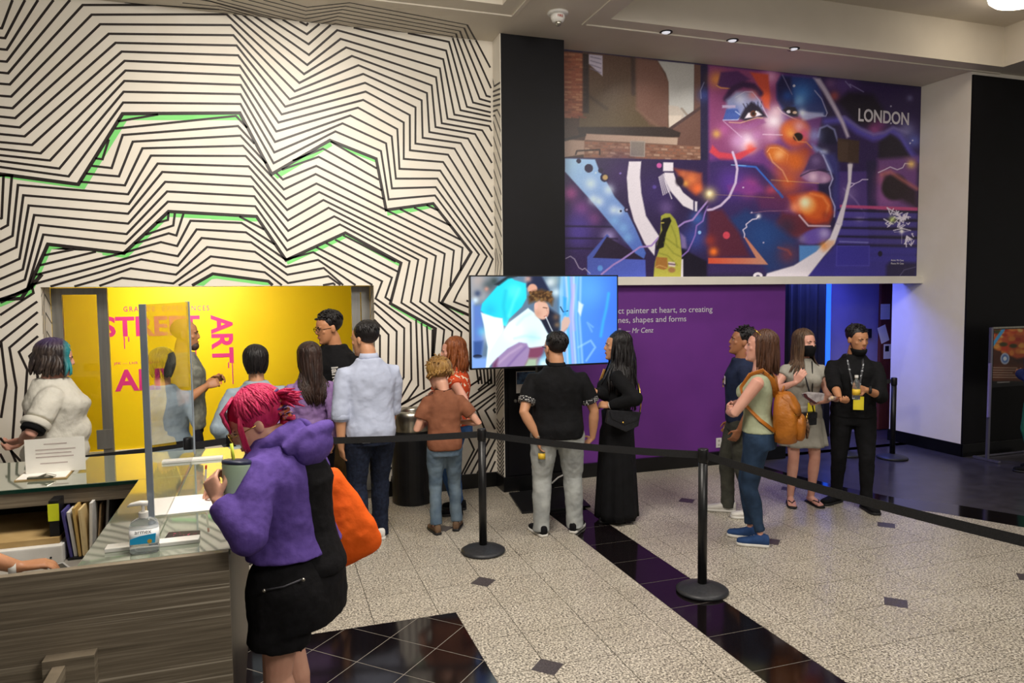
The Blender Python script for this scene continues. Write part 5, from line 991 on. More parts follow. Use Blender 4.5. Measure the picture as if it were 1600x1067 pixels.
class Figure:
    def __init__(self, label, loc, face, h, skin, torso=TORSO_M, bw=1.0, bd=1.0, lean=0.0, side=0.0, twist=0.0, head=(0, 0, 0), hscale=1.07, feet=((-0.10, 0.0, 8), (0.10, 0.0, -8)), shoulder=0.185, vox=0.0065, group=None, neck_shift=(0, 0, 0)):
        self.s = h/1.75; self.skin = skin; self.vox = vox; self.lean = math.radians(lean); self.side = math.radians(side); self.twist = math.radians(twist); self.hs = hscale
        self.table = [(z, w*bw, d*bd*(1.0 if z > 1.42 else 1.0), y) for z, w, d, y in torso]
        self.bw = bw; self.bd = bd; self.feet = feet; self.sw = shoulder*max(1.0, 0.5+bw*0.5)
        self.root = thing('person', label, 'person', loc, math.radians(face), group)
        self.neck = self.T(V((0, -0.02, 1.47))); self.head_rot = self.spine(1.6) @ (Matrix.Rotation(math.radians(head[0]), 3, 'Z') @ Matrix.Rotation(math.radians(-head[1]), 3, 'X') @ Matrix.Rotation(math.radians(head[2]), 3, 'Y')).to_3x3()
        self.head_c = self.neck+self.spine(1.6) @ V((0, 0.0, 0.012))+self.head_rot @ V((0, 0.026, 0.118))*hscale+V(neck_shift)
        self.body = MB(); self.arm = {}; self.leg = {}
        self.legs()
    # spine bend -------------------------------------------------------
    def spine(self, z):
        k = max(0.0, min(1.0, (z-0.92)/0.30))
        return (Matrix.Rotation(self.twist*k, 3, 'Z') @ Matrix.Rotation(-self.lean*k, 3, 'X') @ Matrix.Rotation(self.side*k, 3, 'Y')).to_3x3()
    def T(self, p):
        p = V(p); piv = V((0, 0, 0.95))
        return piv+self.spine(p.z) @ (p-piv) if p.z > 0.92 else p
    def ring(self, z):
        t = self.table
        if z <= t[0][0]: return t[0][1:]
        for a, b in zip(t, t[1:]):
            if z <= b[0]:
                u = (z-a[0])/(b[0]-a[0]); return tuple(a[i]+(b[i]-a[i])*u for i in (1, 2, 3))
        return t[-1][1:]
    def torso_rings(self, z0, z1, ease, step=0.03, flare=0.0, dz=None, ymul=1.0):
        out = []; n = max(2, int((z1-z0)/step)+1)
        for k in range(n):
            z = z0+(z1-z0)*k/(n-1); zz = max(z, 0.86); w, d, y = self.ring(zz); e = ease(z) if callable(ease) else ease
            f = flare*max(0.0, (1.0-z)); R = self.spine(z)
            out.append((self.T((0, y*ymul, z)), R @ V((w+e+f, 0, 0)), R @ V((0, d+e+f, 0))))
        return out
    def L(self, p):
        """world point to the figure's own unscaled frame"""
        d = V(p)-self.root.location; a = -self.root.rotation_euler.z; c, q = math.cos(a), math.sin(a)
        return V((d.x*c-d.y*q, d.x*q+d.y*c, d.z))/self.s
    def D(self, d): return self.L(self.root.location+V(d))
    def at(self, x, y, Y): return self.L(on_y(x, y, Y))
    def Wd(self, p):
        p = V(p)*self.s; a = self.root.rotation_euler.z; c, q = math.cos(a), math.sin(a)
        return V((p.x*c-p.y*q, p.x*q+p.y*c, p.z))+self.root.location
    def strap(self, pts, w, th, m, name='strap', up=None, n=None):
        B = MB()
        for a, b in zip(pts, pts[1:]): B.bar(a, b, w, th, up or (0, 0, 1))
        return self.part(B, name, m, smooth=False)
    def cord(self, pts, r, m, name='cord', flat=1.0):
        B = MB(); B.tube(pts, r, 8, 0, flat); return self.part(B, name, m)
    # limbs -------------------------------------------------------------
    def legs(self):
        for sd, (fx, fy, yaw) in zip((-1, 1), self.feet):
            hip = V((0.092*sd*self.bw, -0.005, 0.89)); ank = V((fx, fy-0.02, 0.085)); knee, ank = ik(hip, ank, 0.415, 0.405, (0.05*sd, 1, 0))
            self.leg[sd] = (hip, knee, ank, yaw)
    def set_arm(self, sd, wrist, pole=(0, -1, -0.2), hand=None, palm=None, curl=0.35, spread=0.0, make_hand=True, thumb=0.5, elbow=None):
        sh = self.T((self.sw*sd, -0.012, 1.343)); el, wr = ik(sh, V(wrist), 0.295, 0.255, V(pole))
        if elbow is not None: el = V(elbow); wr = V(wrist)
        self.arm[sd] = (sh, el, wr)
        hd = V(hand).normalized() if hand is not None else (wr-el).normalized()
        pn = V(palm) if palm is not None else V((-sd, 0.3, 0))
        pn = (pn-hd*pn.dot(hd)).normalized()
        self.arm_hand = getattr(self, 'arm_hand', {}); self.arm_hand[sd] = (wr, hd, pn, curl, spread, thumb)
        k = self.bw*0.5+0.5; up = V((0, 0, 1))
        self.body.tube([sh-V((sd*0.04, 0, 0)), sh, sh.lerp(el, 0.35), sh.lerp(el, 0.75), el, el.lerp(wr, 0.25), el.lerp(wr, 0.6), wr, wr+hd*0.012], [0.046*k, 0.052*k, 0.047*k, 0.041*k, 0.037*k, 0.040*k, 0.034*k, 0.0245, 0.024], 14)
        if make_hand: self.hand(sd, wr, hd, pn, curl, spread, thumb)
    def hand(self, sd, wr, d, n, curl, spread, thumb):
        t = d.cross(n) if sd > 0 else n.cross(d); t.normalize(); B = self.body
        B.loft([(wr, t*0.024, n*0.017), (wr+d*0.03, t*0.034, n*0.015), (wr+d*0.065, t*0.040, n*0.0135), (wr+d*0.09, t*0.039, n*0.012)], 14, 0, 2.6)
        kn = wr+d*0.085; curls = curl if hasattr(curl, '__len__') else [curl]*4
        for i, (off, ln, r) in enumerate(((0.029, 0.070, 0.0088), (0.010, 0.078, 0.0090), (-0.010, 0.072, 0.0087), (-0.028, 0.056, 0.0078))):
            p = kn+t*off; a = 0.0; pts = [p-d*0.012, p]; dd = d; c = curls[i]; sp = t*(off/0.03*0.12*(1+spread*3))
            for seg, (f, b) in enumerate(((0.45, 1.0), (0.32, 1.25), (0.23, 0.8))):
                a += c*b*1.05; dd = (d*math.cos(a)+n*math.sin(a)+sp*math.cos(a)).normalized(); p = p+dd*(ln*f); pts.append(p)
            B.tube(pts, [r, r, r*0.95, r*0.9, r*0.75], 8)
        p = wr+d*0.022+t*0.024; d1 = (d*0.62+t*(0.75-0.35*thumb)+n*(0.25+0.5*thumb)).normalized(); q = p+d1*0.042; d2 = (d*0.85+t*(0.2-0.3*thumb)+n*(0.25+0.35*thumb)).normalized(); r2 = q+d2*0.032
        B.tube([p-d1*0.012, p, q, r2, r2+d2*0.02], [0.013, 0.0125, 0.0105, 0.0095, 0.007], 8)
    # head ---------------------------------------------------------------
    def H(self, p): return self.head_c+self.head_rot @ (V(p)*self.hs)
    def make_head(self, nose=1.0, chin=1.0, wide=1.0, eyes='#2a1a12', brow='#1d1512', lips='#9a5a50', lids=1.0):
        B = self.body; R = self.head_rot; h = self.hs
        B.sphere(self.H((0, -0.012, 0.045)), (0.074*wide*h, 0.094*h, 0.077*h), 24, 16, R)
        B.loft([(self.H((0, cy, z)), R @ V((w*wide*h, 0, 0)), R @ V((0, d*h, 0))) for z, cy, w, d in ((0.075, 0.010, 0.062, 0.072), (0.045, 0.014, 0.069, 0.079), (0.02, 0.016, 0.068, 0.078), (-0.005, 0.018, 0.0665, 0.0755), (-0.03, 0.022, 0.063, 0.071), (-0.06, 0.027, 0.0555, 0.0625), (-0.085, 0.034*chin, 0.046, 0.053), (-0.104, 0.042*chin, 0.033, 0.040), (-0.116, 0.048*chin, 0.017, 0.02))], 24, 0, 2.15)
        B.loft([(self.H((0, y, z)), R @ V((w*h, 0, 0)), R @ V((0, d*h*nose, 0))) for z, y, w, d in ((0.022, 0.087, 0.008, 0.008), (0.004, 0.092, 0.009, 0.013), (-0.014, 0.095, 0.013, 0.018), (-0.025, 0.094, 0.0165, 0.019), (-0.034, 0.088, 0.012, 0.012))], 12)
        B.sphere(self.H((0, 0.0855, -0.056)), (0.023*h, 0.011*h, 0.012*h), 12, 8, R); B.sphere(self.H((0, 0.076*chin, -0.098)), (0.022*h, 0.018*h, 0.016*h), 12, 8, R)
        for s in (-1, 1):
            B.sphere(self.H((0.031*s, 0.082, 0.022)), (0.020*h, 0.012*h, 0.007*h), 12, 8, R)
            B.sphere(self.H((0.044*s, 0.064, -0.016)), (0.020*h, 0.014*h, 0.016*h), 12, 8, R)
            B.sphere(self.H((0.074*wide*s, -0.006, -0.002)), (0.0095*h, 0.019*h, 0.031*h), 12, 8, R @ Matrix.Rotation(0.25*s, 3, 'Z'))
        n0 = self.T((0, -0.022, 1.42)); B.tube([n0, self.neck, self.H((0, -0.018, -0.075)), self.H((0, -0.005, -0.03))], [0.070*(self.bw*0.5+0.5), 0.060*(self.bw*0.35+0.65), 0.056*h, 0.052*h], 18)
        ew = mat('eye white', '#c4b8ae', 0.3, c2='#b9ada3', scale=40); el_ = mat('lash '+brow, '#1a1210', 0.7, c2=brow, scale=40); ei = mat('iris '+eyes, eyes, 0.2, c2='#0d0806', scale=60)
        for s in (-1, 1):
            m = MB(); m.sphere(self.H((0.030*s, 0.0825, 0.005)), (0.0122*h, 0.0062*h, 0.0046*h*lids), 12, 8, R @ Matrix.Rotation(-0.38*s, 3, 'Z')); m.sphere(self.H((0.0295*s, 0.0857, 0.005)), (0.0050*h, 0.0038*h, 0.0048*h*lids), 10, 8, R, mi=1)
            m.tube([self.H((0.0175*s, 0.0868, 0.0065)), self.H((0.029*s, 0.0895, 0.0108)), self.H((0.043*s, 0.0795, 0.0065))], [0.0012*h, 0.0019*h, 0.0012*h], 6, mi=2)
            self.part(m, 'eye', [ew, ei, el_], smooth=True)
            m = MB(); m.tube([self.H((0.013*s, 0.0935, 0.021)), self.H((0.03*s, 0.0925, 0.0255)), self.H((0.049*s, 0.080, 0.020))], [0.0032*h, 0.0040*h, 0.0022*h], 6); self.part(m, 'eyebrow', mat('brow '+brow, brow, 0.8, c2=brow, scale=50), smooth=True)
        m = MB(); m.sphere(self.H((0, 0.0935, -0.0535)), (0.021*h, 0.0062*h, 0.0042*h), 12, 8, R); m.sphere(self.H((0, 0.093, -0.0615)), (0.018*h, 0.0068*h, 0.0052*h), 12, 8, R); self.part(m, 'lips', mat('lips '+lips, lips, 0.4, c2=lips, scale=30), smooth=True)
    # parts ----------------------------------------------------------------
    def part(self, m, name, material, smooth=True, bevel=0.0, scale=True):
        if scale: m.v = [(p[0]*self.s, p[1]*self.s, p[2]*self.s) for p in m.v]
        return m.build(name, material, self.root, smooth=smooth, bevel=bevel)
    def skinned(self, m, name, material, vox=None, wrinkle=0.0, smooth_it=4, tex=None, parent=None):
        """fuse overlapping shapes into one continuous surface"""
        o = self.part(m, name, material)
        if parent is not None: o.parent = parent
        r = o.modifiers.new('fuse', 'REMESH'); r.mode = 'VOXEL'; r.voxel_size = vox or self.vox; r.use_smooth_shade = True
        sm = o.modifiers.new('soften', 'SMOOTH'); sm.factor = 0.5; sm.iterations = smooth_it
        if wrinkle:
            d = o.modifiers.new('folds', 'DISPLACE'); d.texture = tex or TEX_W; d.strength = wrinkle; d.mid_level = 0.5; d.texture_coords = 'GLOBAL'
        PENDING.append(o); return o
    def finish_body(self, bare_legs=False, inner_torso=True, barefoot=False):
        B = self.body
        B.loft(self.torso_rings(0.80, 1.475, -0.022, 0.05), 20, 0, 2.3)
        for sd in (-1, 1):
            hip, kn, an, yaw = self.leg[sd]; k = 1.0 if bare_legs else 0.72; kb = k*(0.5+0.5*self.bw)
            B.tube([hip+V((0, 0, 0.04)), hip, hip.lerp(kn, 0.4), hip.lerp(kn, 0.8), kn, kn.lerp(an, 0.3)-V((0, 0.006, 0)), kn.lerp(an, 0.7), an], [0.075*kb, 0.086*kb, 0.076*kb, 0.058*kb, 0.052*kb, 0.053*kb, 0.038*kb, 0.033*k], 16)
            f = V((math.sin(math.radians(-yaw)), math.cos(math.radians(yaw)), 0)); sx = V((f.y, -f.x, 0))
            B.loft([(an+V((0, 0, 0.0))-f*0.02, sx*0.028, f*0.03+V((0, 0, 0))), (V((an.x, an.y, 0.055)), sx*0.03, f*0.045), (V((an.x, an.y, 0.03))+f*0.02, sx*0.03, f*0.075)], 12)
            if barefoot:
                B.loft([(V((an.x, an.y, 0.0))+f*y+V((0, 0, hh*0.5+0.016)), sx*w, V((0, 0, hh*0.5))) for y, w, hh in ((-0.05, 0.022, 0.05), (-0.02, 0.03, 0.07), (0.04, 0.034, 0.058), (0.10, 0.042, 0.036), (0.14, 0.043, 0.024))], 14, 0, 2.4)
                for i, (o_, ln) in enumerate(((-0.028, 0.052), (-0.010, 0.05), (0.005, 0.046), (0.019, 0.040), (0.032, 0.034))):
                    b = V((an.x, an.y, 0.026))+f*0.13+sx*(-o_*sd*-1 if False else o_*sd); B.tube([b, b+f*ln*0.6+V((0, 0, 0.002)), b+f*ln+V((0, 0, -0.004))], [0.011 if i == 0 else 0.0085, 0.0115 if i == 0 else 0.008, 0.007], 8)
        return self.skinned(B, 'body', self.skin, smooth_it=3)
    # clothes -----------------------------------------------------------------
    def top(self, m, hem=0.90, ease=0.016, sleeve='short', neck=1.468, name='shirt', wrinkle=0.010, flare=0.0, sleeve_ease=0.014, vox=0.0085, bust=0.0, belly=0.0, low=None, tex=None, sleeve_t=None):
        B = MB(); B.loft(self.torso_rings(hem, neck, ease, 0.03, flare), 24, 0, 2.35)
        if bust:
            for s in (-1, 1): B.sphere(self.T((0.072*s*self.bw, self.ring(1.26)[1]*0.75+ease, 1.255)), (0.068, 0.055+bust, 0.068), 14, 10, self.spine(1.3))
        if belly: B.sphere(self.T((0, 0.05, 1.06)), (self.ring(1.05)[0]*0.9+ease, self.ring(1.05)[1]+belly, 0.16), 18, 12, self.spine(1.1))
        k = self.bw*0.5+0.5
        for sd, (sh, el, wr) in self.arm.items():
            e = sleeve_ease; root = self.T((0.085*sd, -0.012, 1.345))
            pts = [root, sh+V((0, 0, 0.004))]; rad = [0.056+e*0.7, 0.050*k+e*0.7]; elb = el
            if sleeve == 'none': B.tube([root, sh-V((sd*0.035, 0, 0))], [0.06+e*0.5, 0.05*k+e*0.5], 14); continue
            T_ = sleeve_t if sleeve_t else {'short': 0.62, 'long': 1.97, 'roll': 1.12, 'cap': 0.35}[sleeve]
            for u in (0.3, 0.62, 1.0, 1.12, 1.4, 1.7, 1.97):
                if u > T_+1e-6: break
                if u <= 1: p = sh.lerp(el, u); r = 0.050*k+(0.040-0.050)*k*u+e*1.0
                else: p = el.lerp(wr, u-1); r = 0.042*k+(0.030-0.042*k)*(u-1)+e*(1.0 if u < 1.9 else 0.7)
                pts.append(p); rad.append(r)
            if T_ >= 1.05: B.sphere(el, 0.044*k+e, 14, 10)
            if sleeve == 'cap': pts.append(sh.lerp(el, 0.35)); rad.append(0.055*k+e)
            B.tube(pts, rad, 16)
        return self.skinned(B, name, m, vox=vox, wrinkle=wrinkle, tex=tex, smooth_it=11)
    def cuff(self, sd, u, m, r=0.062, w=0.035, name='cuff'):
        sh, el, wr = self.arm[sd]; k = self.bw*0.5+0.5
        f = lambda t: sh.lerp(el, t) if t <= 1 else el.lerp(wr, t-1)
        B = MB(); a, b = f(u), f(u+w/0.29); B.loft([(a, *self._ax(b-a, r*0.96)), (a.lerp(b, 0.1), *self._ax(b-a, r*1.03)), (a.lerp(b, 0.9), *self._ax(b-a, r*1.03)), (b, *self._ax(b-a, r*0.96))], 20); return self.part(B, name, m)
    def _ax(self, d, r):
        d = d.normalized(); s = d.orthogonal().normalized(); return s*r, d.cross(s)*r
    def trousers(self, m, waist=1.0, ease=0.012, hem_r=0.058, hem_z=0.05, name='trousers', wrinkle=0.010, thigh=1.0, vox=0.0085, short=None, knee_r=None):
        B = MB(); B.loft(self.torso_rings(0.80, waist, lambda z: min(ease*0.9, 0.012) if z < 0.9 else 0.004, 0.03), 22, 0, 2.3)
        for sd in (-1, 1):
            hip, kn, an, yaw = self.leg[sd]; k = (0.5+0.5*self.bw)*thigh; e = ease; kr = knee_r or 0.056*k+e
            hm = V((an.x, an.y+0.004, hem_z))
            pts = [hip+V((0, 0, 0.03)), hip-V((0, 0, 0.03)), hip.lerp(kn, 0.45), kn, kn.lerp(an, 0.35)-V((0, 0.006, 0)), kn.lerp(an, 0.75), hm]
            rad = [0.083*k+e, 0.092*k+e, 0.080*k+e, kr, max(0.054*k+e*0.9, hem_r*0.95), hem_r*0.98, hem_r]
            if short: pts = pts[:2]+[hip.lerp(kn, short*0.5), hip.lerp(kn, short)]; rad = rad[:2]+[0.088*k+e, 0.086*k+e*1.6]
            B.tube(pts, rad, 18)
        return self.skinned(B, name, m, vox=vox, wrinkle=wrinkle)
    def skirt(self, m, z_top, z_hem, r_top, r_hem, name='skirt', folds=9, amp=0.014, yoff=0.0, squash=0.8, n=72):
        B = MB(); rings = []; K = 16
        vs = []
        for k in range(K+1):
            u = k/K; z = z_top+(z_hem-z_top)*u
            if z > 0.86: w, d, y = self.ring(z); c = self.T((0, y, z)); wr_, dr_ = w+0.014, d+0.014
            else: c = V((0, yoff*u, z)); wr_, dr_ = 0, 0
            rr = r_top+(r_hem-r_top)*(u**0.9); a = max(wr_, rr); b = max(dr_, rr*squash)
            for i in range(n):
                t = 2*PI*i/n; f = 1+amp/0.2*u*(math.sin(folds*t+0.6*math.sin(2*t))+0.4*math.sin(2.3*folds*t+1))
                vs.append((c.x+a*f*math.cos(t), c.y+b*f*math.sin(t), c.z))
        fs = [(k*n+i, k*n+(i+1) % n, (k+1)*n+(i+1) % n, (k+1)*n+i) for k in range(K) for i in range(n)]+[tuple(range(n)), tuple(K*n+i for i in range(n-1, -1, -1))]
        B.add(vs, fs); return self.part(B, name, m)
    def shoes(self, upper, sole, length=0.275, high=False, laces=None, wide=1.0, sock=None):
        for sd in (-1, 1):
            hip, kn, an, yaw = self.leg[sd]; f = V((math.sin(math.radians(-yaw)), math.cos(math.radians(yaw)), 0)); sx = V((f.y, -f.x, 0)); c = V((an.x, an.y, 0)); q = length/0.275
            prof = ((-0.072, 0.020, 0.060), (-0.064, 0.031, 0.082), (-0.03, 0.036, 0.094), (0.01, 0.037, 0.092), (0.05, 0.040, 0.074), (0.10, 0.046, 0.056), (0.15, 0.047, 0.047), (0.185, 0.038, 0.039), (0.2, 0.02, 0.03))
            B = MB(); B.loft([(c+f*(y*q)+V((0, 0, 0.014+hh*0.5)), sx*(w*wide), V((0, 0, hh*0.5))) for y, w, hh in prof], 18, 0, 2.5); up = self.part(B, 'shoe', upper)
            B = MB(); out = []
            for y, w, hh in prof: out.append((c+f*(y*q*1.02)+V((0, 0, 0.013)), sx*(w*wide*1.08+0.002), V((0, 0, 0.0125))))
            B.loft(out, 14, 0, 6); so = self.part(B, 'sole', sole); so.parent = up
            if laces:
                B = MB()
                for y in (0.045, 0.068, 0.09): B.bar(c+f*(y*q)-sx*0.018+V((0, 0, 0.082-(y-0.045)*0.42)), c+f*((y+0.012)*q)+sx*0.018+V((0, 0, 0.082-(y-0.045)*0.42)), 0.006, 0.008)
                la = self.part(B, 'laces', laces); la.parent = up
            if sock:
                B = MB(); B.tube([an+V((0, 0, -0.01)), an+V((0, 0, 0.05))], [0.040, 0.041], 14); self.part(B, 'sock', sock)
    # hair -----------------------------------------------------------------------
    def hair(self, m, length=0.0, n=80, rad=0.013, wave=0.006, az=(-125, 125), cap=(0.083, 0.099, 0.086), cap_c=(0, -0.022, 0.052), part_x=0.0, seed=1, spread=0.02, name='hair', back_push=0.0, tuft=None, taper=0.3, fringe=0, gather=None, front_drop=1.0, th_end=95, lvar=0.18):
        rn = random.Random(seed); B = MB(); R = self.head_rot; h = self.hs
        B.sphere(self.H(cap_c), tuple(c*h for c in cap), 28, 18, R)
        def scalp(th, a, k=1.02):
            d = V((math.sin(th)*math.sin(a), -math.sin(th)*math.cos(a), math.cos(th))); return self.H((cap_c[0]+d.x*cap[0]*k, cap_c[1]+d.y*cap[1]*k, cap_c[2]+d.z*cap[2]*k))
        for i in range(n):
            a = math.radians(az[0]+(az[1]-az[0])*(i+rn.random())/n); k = 1.0+rn.random()*0.05; pts = []
            t0 = rn.uniform(0.05, 0.5); te = math.radians(th_end)*(1.0 if length > 0 else rn.uniform(0.6, 1.0))
            steps = 6
            for q in range(steps+1): pts.append(scalp(t0+(te-t0)*q/steps, a+0.15*(rn.random()-0.5), k))
            if length > 0:
                p = pts[-1].copy(); L = length*rn.uniform(1-lvar, 1.05)*(front_drop if abs(a) > 1.7 else 1.0); ns = max(4, int(L/0.05)); ph = rn.random()*6.28; dirv = V((rn.uniform(-1, 1)*spread, rn.uniform(-1, 0.6)*spread-back_push, -1)).normalized()
                for q in range(ns):
                    p = p+dirv*(L/ns)+V((math.sin(ph+q*1.3), math.cos(ph+q*1.1), 0))*wave
                    if gather is not None:
                        gp, gz, gs = gather; u = min(1.0, max(0.0, (q+1)/ns*gs)); gt = V((gp[0], gp[1], p.z)); p = p.lerp(gt+V((rn.uniform(-1, 1)*0.02, rn.uniform(-1, 1)*0.015, 0)), 0.35*u)
                    if p.z < 1.47+0.0 and p.z > 0.8:
                        zz = p.z; w, d, y = self.ring(max(0.86, min(1.46, zz))); c = self.T((0, y, zz)); ex, ey = (p.x-c.x)/(w+0.035), (p.y-c.y)/(d+0.04); rr = math.hypot(ex, ey)
                        if rr < 1: p = V((c.x+(p.x-c.x)/max(rr, 0.3), c.y+(p.y-c.y)/max(rr, 0.3), p.z))
                        if zz > 1.36 and abs(p.x-c.x) > 0.09: p.z = max(p.z, 1.36+0.0)
                    pts.append(p.copy())
            r0 = rad*rn.uniform(0.8, 1.25)*h; N_ = len(pts); rr_ = [r0*(0.7+0.3*min(1, j/3)) if j < N_*0.6 else r0*(1-(1-taper)*((j-N_*0.6)/(N_*0.4))) for j in range(N_)]; rr_[-1] = r0*0.25
            B.tube(pts, rr_, 6, 0, 0.7)
        if tuft:
            nn, ll, rr0, lift = tuft
            for i in range(nn):
                a = rn.uniform(-PI, PI); th = rn.uniform(0.0, 1.25); p = scalp(th, a, 0.98); nrm = (p-self.H(cap_c)).normalized(); fl = (R @ V((rn.uniform(-0.6, 0.6), rn.uniform(-0.2, 1.0), 0))); e = p+(nrm*lift+fl*(1-lift)).normalized()*ll*rn.uniform(0.6, 1.2); mid = p.lerp(e, 0.5)+nrm*ll*0.15
                B.tube([p, mid, e], [rr0, rr0*0.9, rr0*0.2], 5)
        return self.part(B, name, m)
def hair_mat(name, c, c2, rough=0.42):
    return mat(name, c, rough, c2=c2, scale=30, stretch=(1.5, 1.5, 0.18), bump=0.5, bscale=60, spec=0.45, mid=(0.3, 0.7))
def fabric(name, c, c2=None, rough=0.85, bump=0.25, scale=14, bscale=22, **k):
    return mat(name, c, rough, c2=c2 or c, scale=scale, bump=bump, bscale=bscale, spec=0.25, **k)
def settle_people():
    """turn the fused and draped shapes into plain meshes"""
    bpy.context.view_layer.update(); dg = bpy.context.evaluated_depsgraph_get()
    res = [(o, bpy.data.meshes.new_from_object(o.evaluated_get(dg), preserve_all_data_layers=False, depsgraph=dg)) for o in PENDING]
    for o, me in res:
        old = o.data; o.modifiers.clear(); o.data = me; me.polygons.foreach_set('use_smooth', [True]*len(me.polygons)); bpy.data.meshes.remove(old)
SK_FAIR = mat('fair skin', '#d9a58c', 0.48, c2='#cf9880', scale=8, bump=0.05, bscale=60)
SK_PINK = mat('rosy skin', '#dba490', 0.46, c2='#cf9480', scale=7, bump=0.05, bscale=60)
SK_TAN = mat('tan skin', '#bd8560', 0.46, c2='#b07a56', scale=8, bump=0.05, bscale=60)
SK_BROWN = mat('brown skin', '#a26c4b', 0.46, c2='#976243', scale=8, bump=0.05, bscale=60)
SK_OLIVE = mat('olive skin', '#c89370', 0.46, c2='#bb8764', scale=8, bump=0.05, bscale=60)
H_BLACK = hair_mat('black hair', '#0c0a0b', '#1b1617')
H_DBROWN = hair_mat('dark brown hair', '#1f1411', '#3a261e')
H_BROWN = hair_mat('brown hair', '#3d261b', '#5e3d2a')
H_AUBURN = hair_mat('auburn hair', '#6a3418', '#93542c')
H_BLOND = hair_mat('dark blond hair', '#6e4a26', '#b08848')
W_SOLE = mat('white rubber', '#d8d5ce', 0.6, c2='#cfccc4', scale=20)
B_SOLE = mat('black rubber', '#131315', 0.6, c2='#1b1b1e', scale=20)
DENIM_D = fabric('dark denim', '#151a29', '#20283c', scale=40)
DENIM_L = fabric('pale grey denim', '#8e9190', '#a6a9a6', scale=7)
DENIM_M = fabric('washed blue denim', '#4d5f72', '#71828f', scale=6)
BLACK_C = fabric('black cotton', '#0b0b0d', '#111114', scale=12)
# ------------------------------------------------------------------ the cast
def body_band(f, z0, z1, x, ease, back=True, n=8):
    """points lying on the front or back surface of the torso"""
    out = []
    for k in range(n+1):
        z = z0+(z1-z0)*k/n; w, d, y = f.ring(min(max(z, 0.86), 1.47)); xx = x(k/n) if callable(x) else x; u = min(0.95, abs(xx)/(w+ease)); e = (d+ease)*math.sqrt(1-u*u)
        out.append(f.T((xx, y+(-e if back else e), z)))
    return out
# ---- man in black shirt and grey jeans, from behind
f = Figure('stocky man in black short-sleeved shirt and pale grey jeans facing the television', (2.25, 5.56, 0), -19, 1.675, SK_OLIVE, bw=1.24, bd=1.3, head=(28, -2, 0), hscale=1.12, feet=((-0.15, -0.06, 24), (0.15, 0.03, -22)), shoulder=0.192)
f.make_head(wide=1.05, lids=0.8)
f.set_arm(-1, f.at(841, 684, 5.50), (-0.8, -0.5, 0), (0.1, 0.15, -1), (0.9, 0.2, 0), 0.4)
f.set_arm(1, f.at(926, 684, 5.52), (0.9, -0.4, 0), (-0.7, 0.4, -0.7), (-1, 0, 0), 0.5)
f.finish_body()
f.top(BLACK_C, 0.845, 0.026, 'short', wrinkle=0.014, sleeve_ease=0.024, sleeve_t=0.62)
DOTS = bpy.data.materials.new('black polka dot cotton')
nt, N, L, b = nodes_of(DOTS); tc = N.new('ShaderNodeTexCoord'); vo = N.new('ShaderNodeTexVoronoi'); vo.inputs['Scale'].default_value = 75; vo.inputs['Randomness'].default_value = 0.25; L.new(tc.outputs['Object'], vo.inputs['Vector']); rp = N.new('ShaderNodeValToRGB'); rp.color_ramp.interpolation = 'CONSTANT'; rp.color_ramp.elements[0].color = (0.75, 0.73, 0.7, 1); rp.color_ramp.elements[1].color = (0.008, 0.008, 0.01, 1); rp.color_ramp.elements[1].position = 0.33; L.new(vo.outputs['Distance'], rp.inputs['Fac']); L.new(rp.outputs['Color'], b.inputs['Base Color']); b.inputs['Roughness'].default_value = 0.8
f.cuff(-1, 0.57, DOTS, 0.074, 0.045); f.cuff(1, 0.57, DOTS, 0.074, 0.045)
f.trousers(DENIM_L, 0.97, 0.024, 0.074, 0.035, wrinkle=0.02)
f.shoes(BLACK_C, W_SOLE)
f.hair(H_BLACK, n=60, rad=0.008, az=(-110, 110), th_end=100)
COLLAR = lambda f, m, z=1.448, r0=0.088, r1=0.070: f.part(MB().loft([(f.T((0, -0.02, z)), f.spine(1.5) @ V((r0, 0, 0)), f.spine(1.5) @ V((0, r0*0.92, 0))), (f.T((0, -0.02, z+0.05)), f.spine(1.5) @ V((r1, 0, 0)), f.spine(1.5) @ V((0, r1, 0))), (f.T((0, -0.02, z+0.052)), f.spine(1.5) @ V((r1-0.006, 0, 0)), f.spine(1.5) @ V((0, r1-0.006, 0)))], 24), 'collar', m)
COLLAR(f, BLACK_C)
B = MB(); B.sphere(f.H((0, 0.068, -0.10)), (0.052, 0.042, 0.052), 16, 12, f.head_rot); f.skinned(B, 'beard', H_BLACK, 0.007)
f.cord([f.H((0.075, 0.0, 0.01)), f.H((0.07, 0.09, 0.01))], 0.003, BLACK_C, 'glasses_arm'); f.cord([f.H((-0.078, 0.0, 0.01)), f.H((-0.06, 0.1, 0.008))], 0.003, BLACK_C, 'glasses_arm')
f.cord([f.T((0.07, -0.05, 1.48)), f.T((0.0, -0.098, 1.472)), f.T((-0.07, -0.05, 1.48))], 0.008, BLACK_C, 'lanyard', 0.4)
f.cord([f.arm[-1][2]+V((0.03, 0, 0.012)), f.arm[-1][2]+V((0, -0.032, 0.014)), f.arm[-1][2]+V((-0.032, 0, 0.012)), f.arm[-1][2]+V((0, 0.03, 0.012))], 0.006, M_STEEL, 'bracelet')
hb = f.Wd(f.arm[-1][2]+V((0.03, 0.03, -0.15)))
t = thing('drink_bottle', 'small bottle with yellow label held by the man in grey jeans', 'bottle', tuple(hb))
MB().lathe([(0.028, -0.06), (0.03, -0.055), (0.03, 0.02), (0.012, 0.05), (0.012, 0.065)], 16).build('bottle_body', M_GEL, t, smooth=True); MB().lathe([(0.0308, -0.035), (0.0308, 0.012)], 16).build('bottle_label', mat('yellow label', '#d8b02a', 0.5, c2='#e0ba36', scale=8), t, smooth=True)

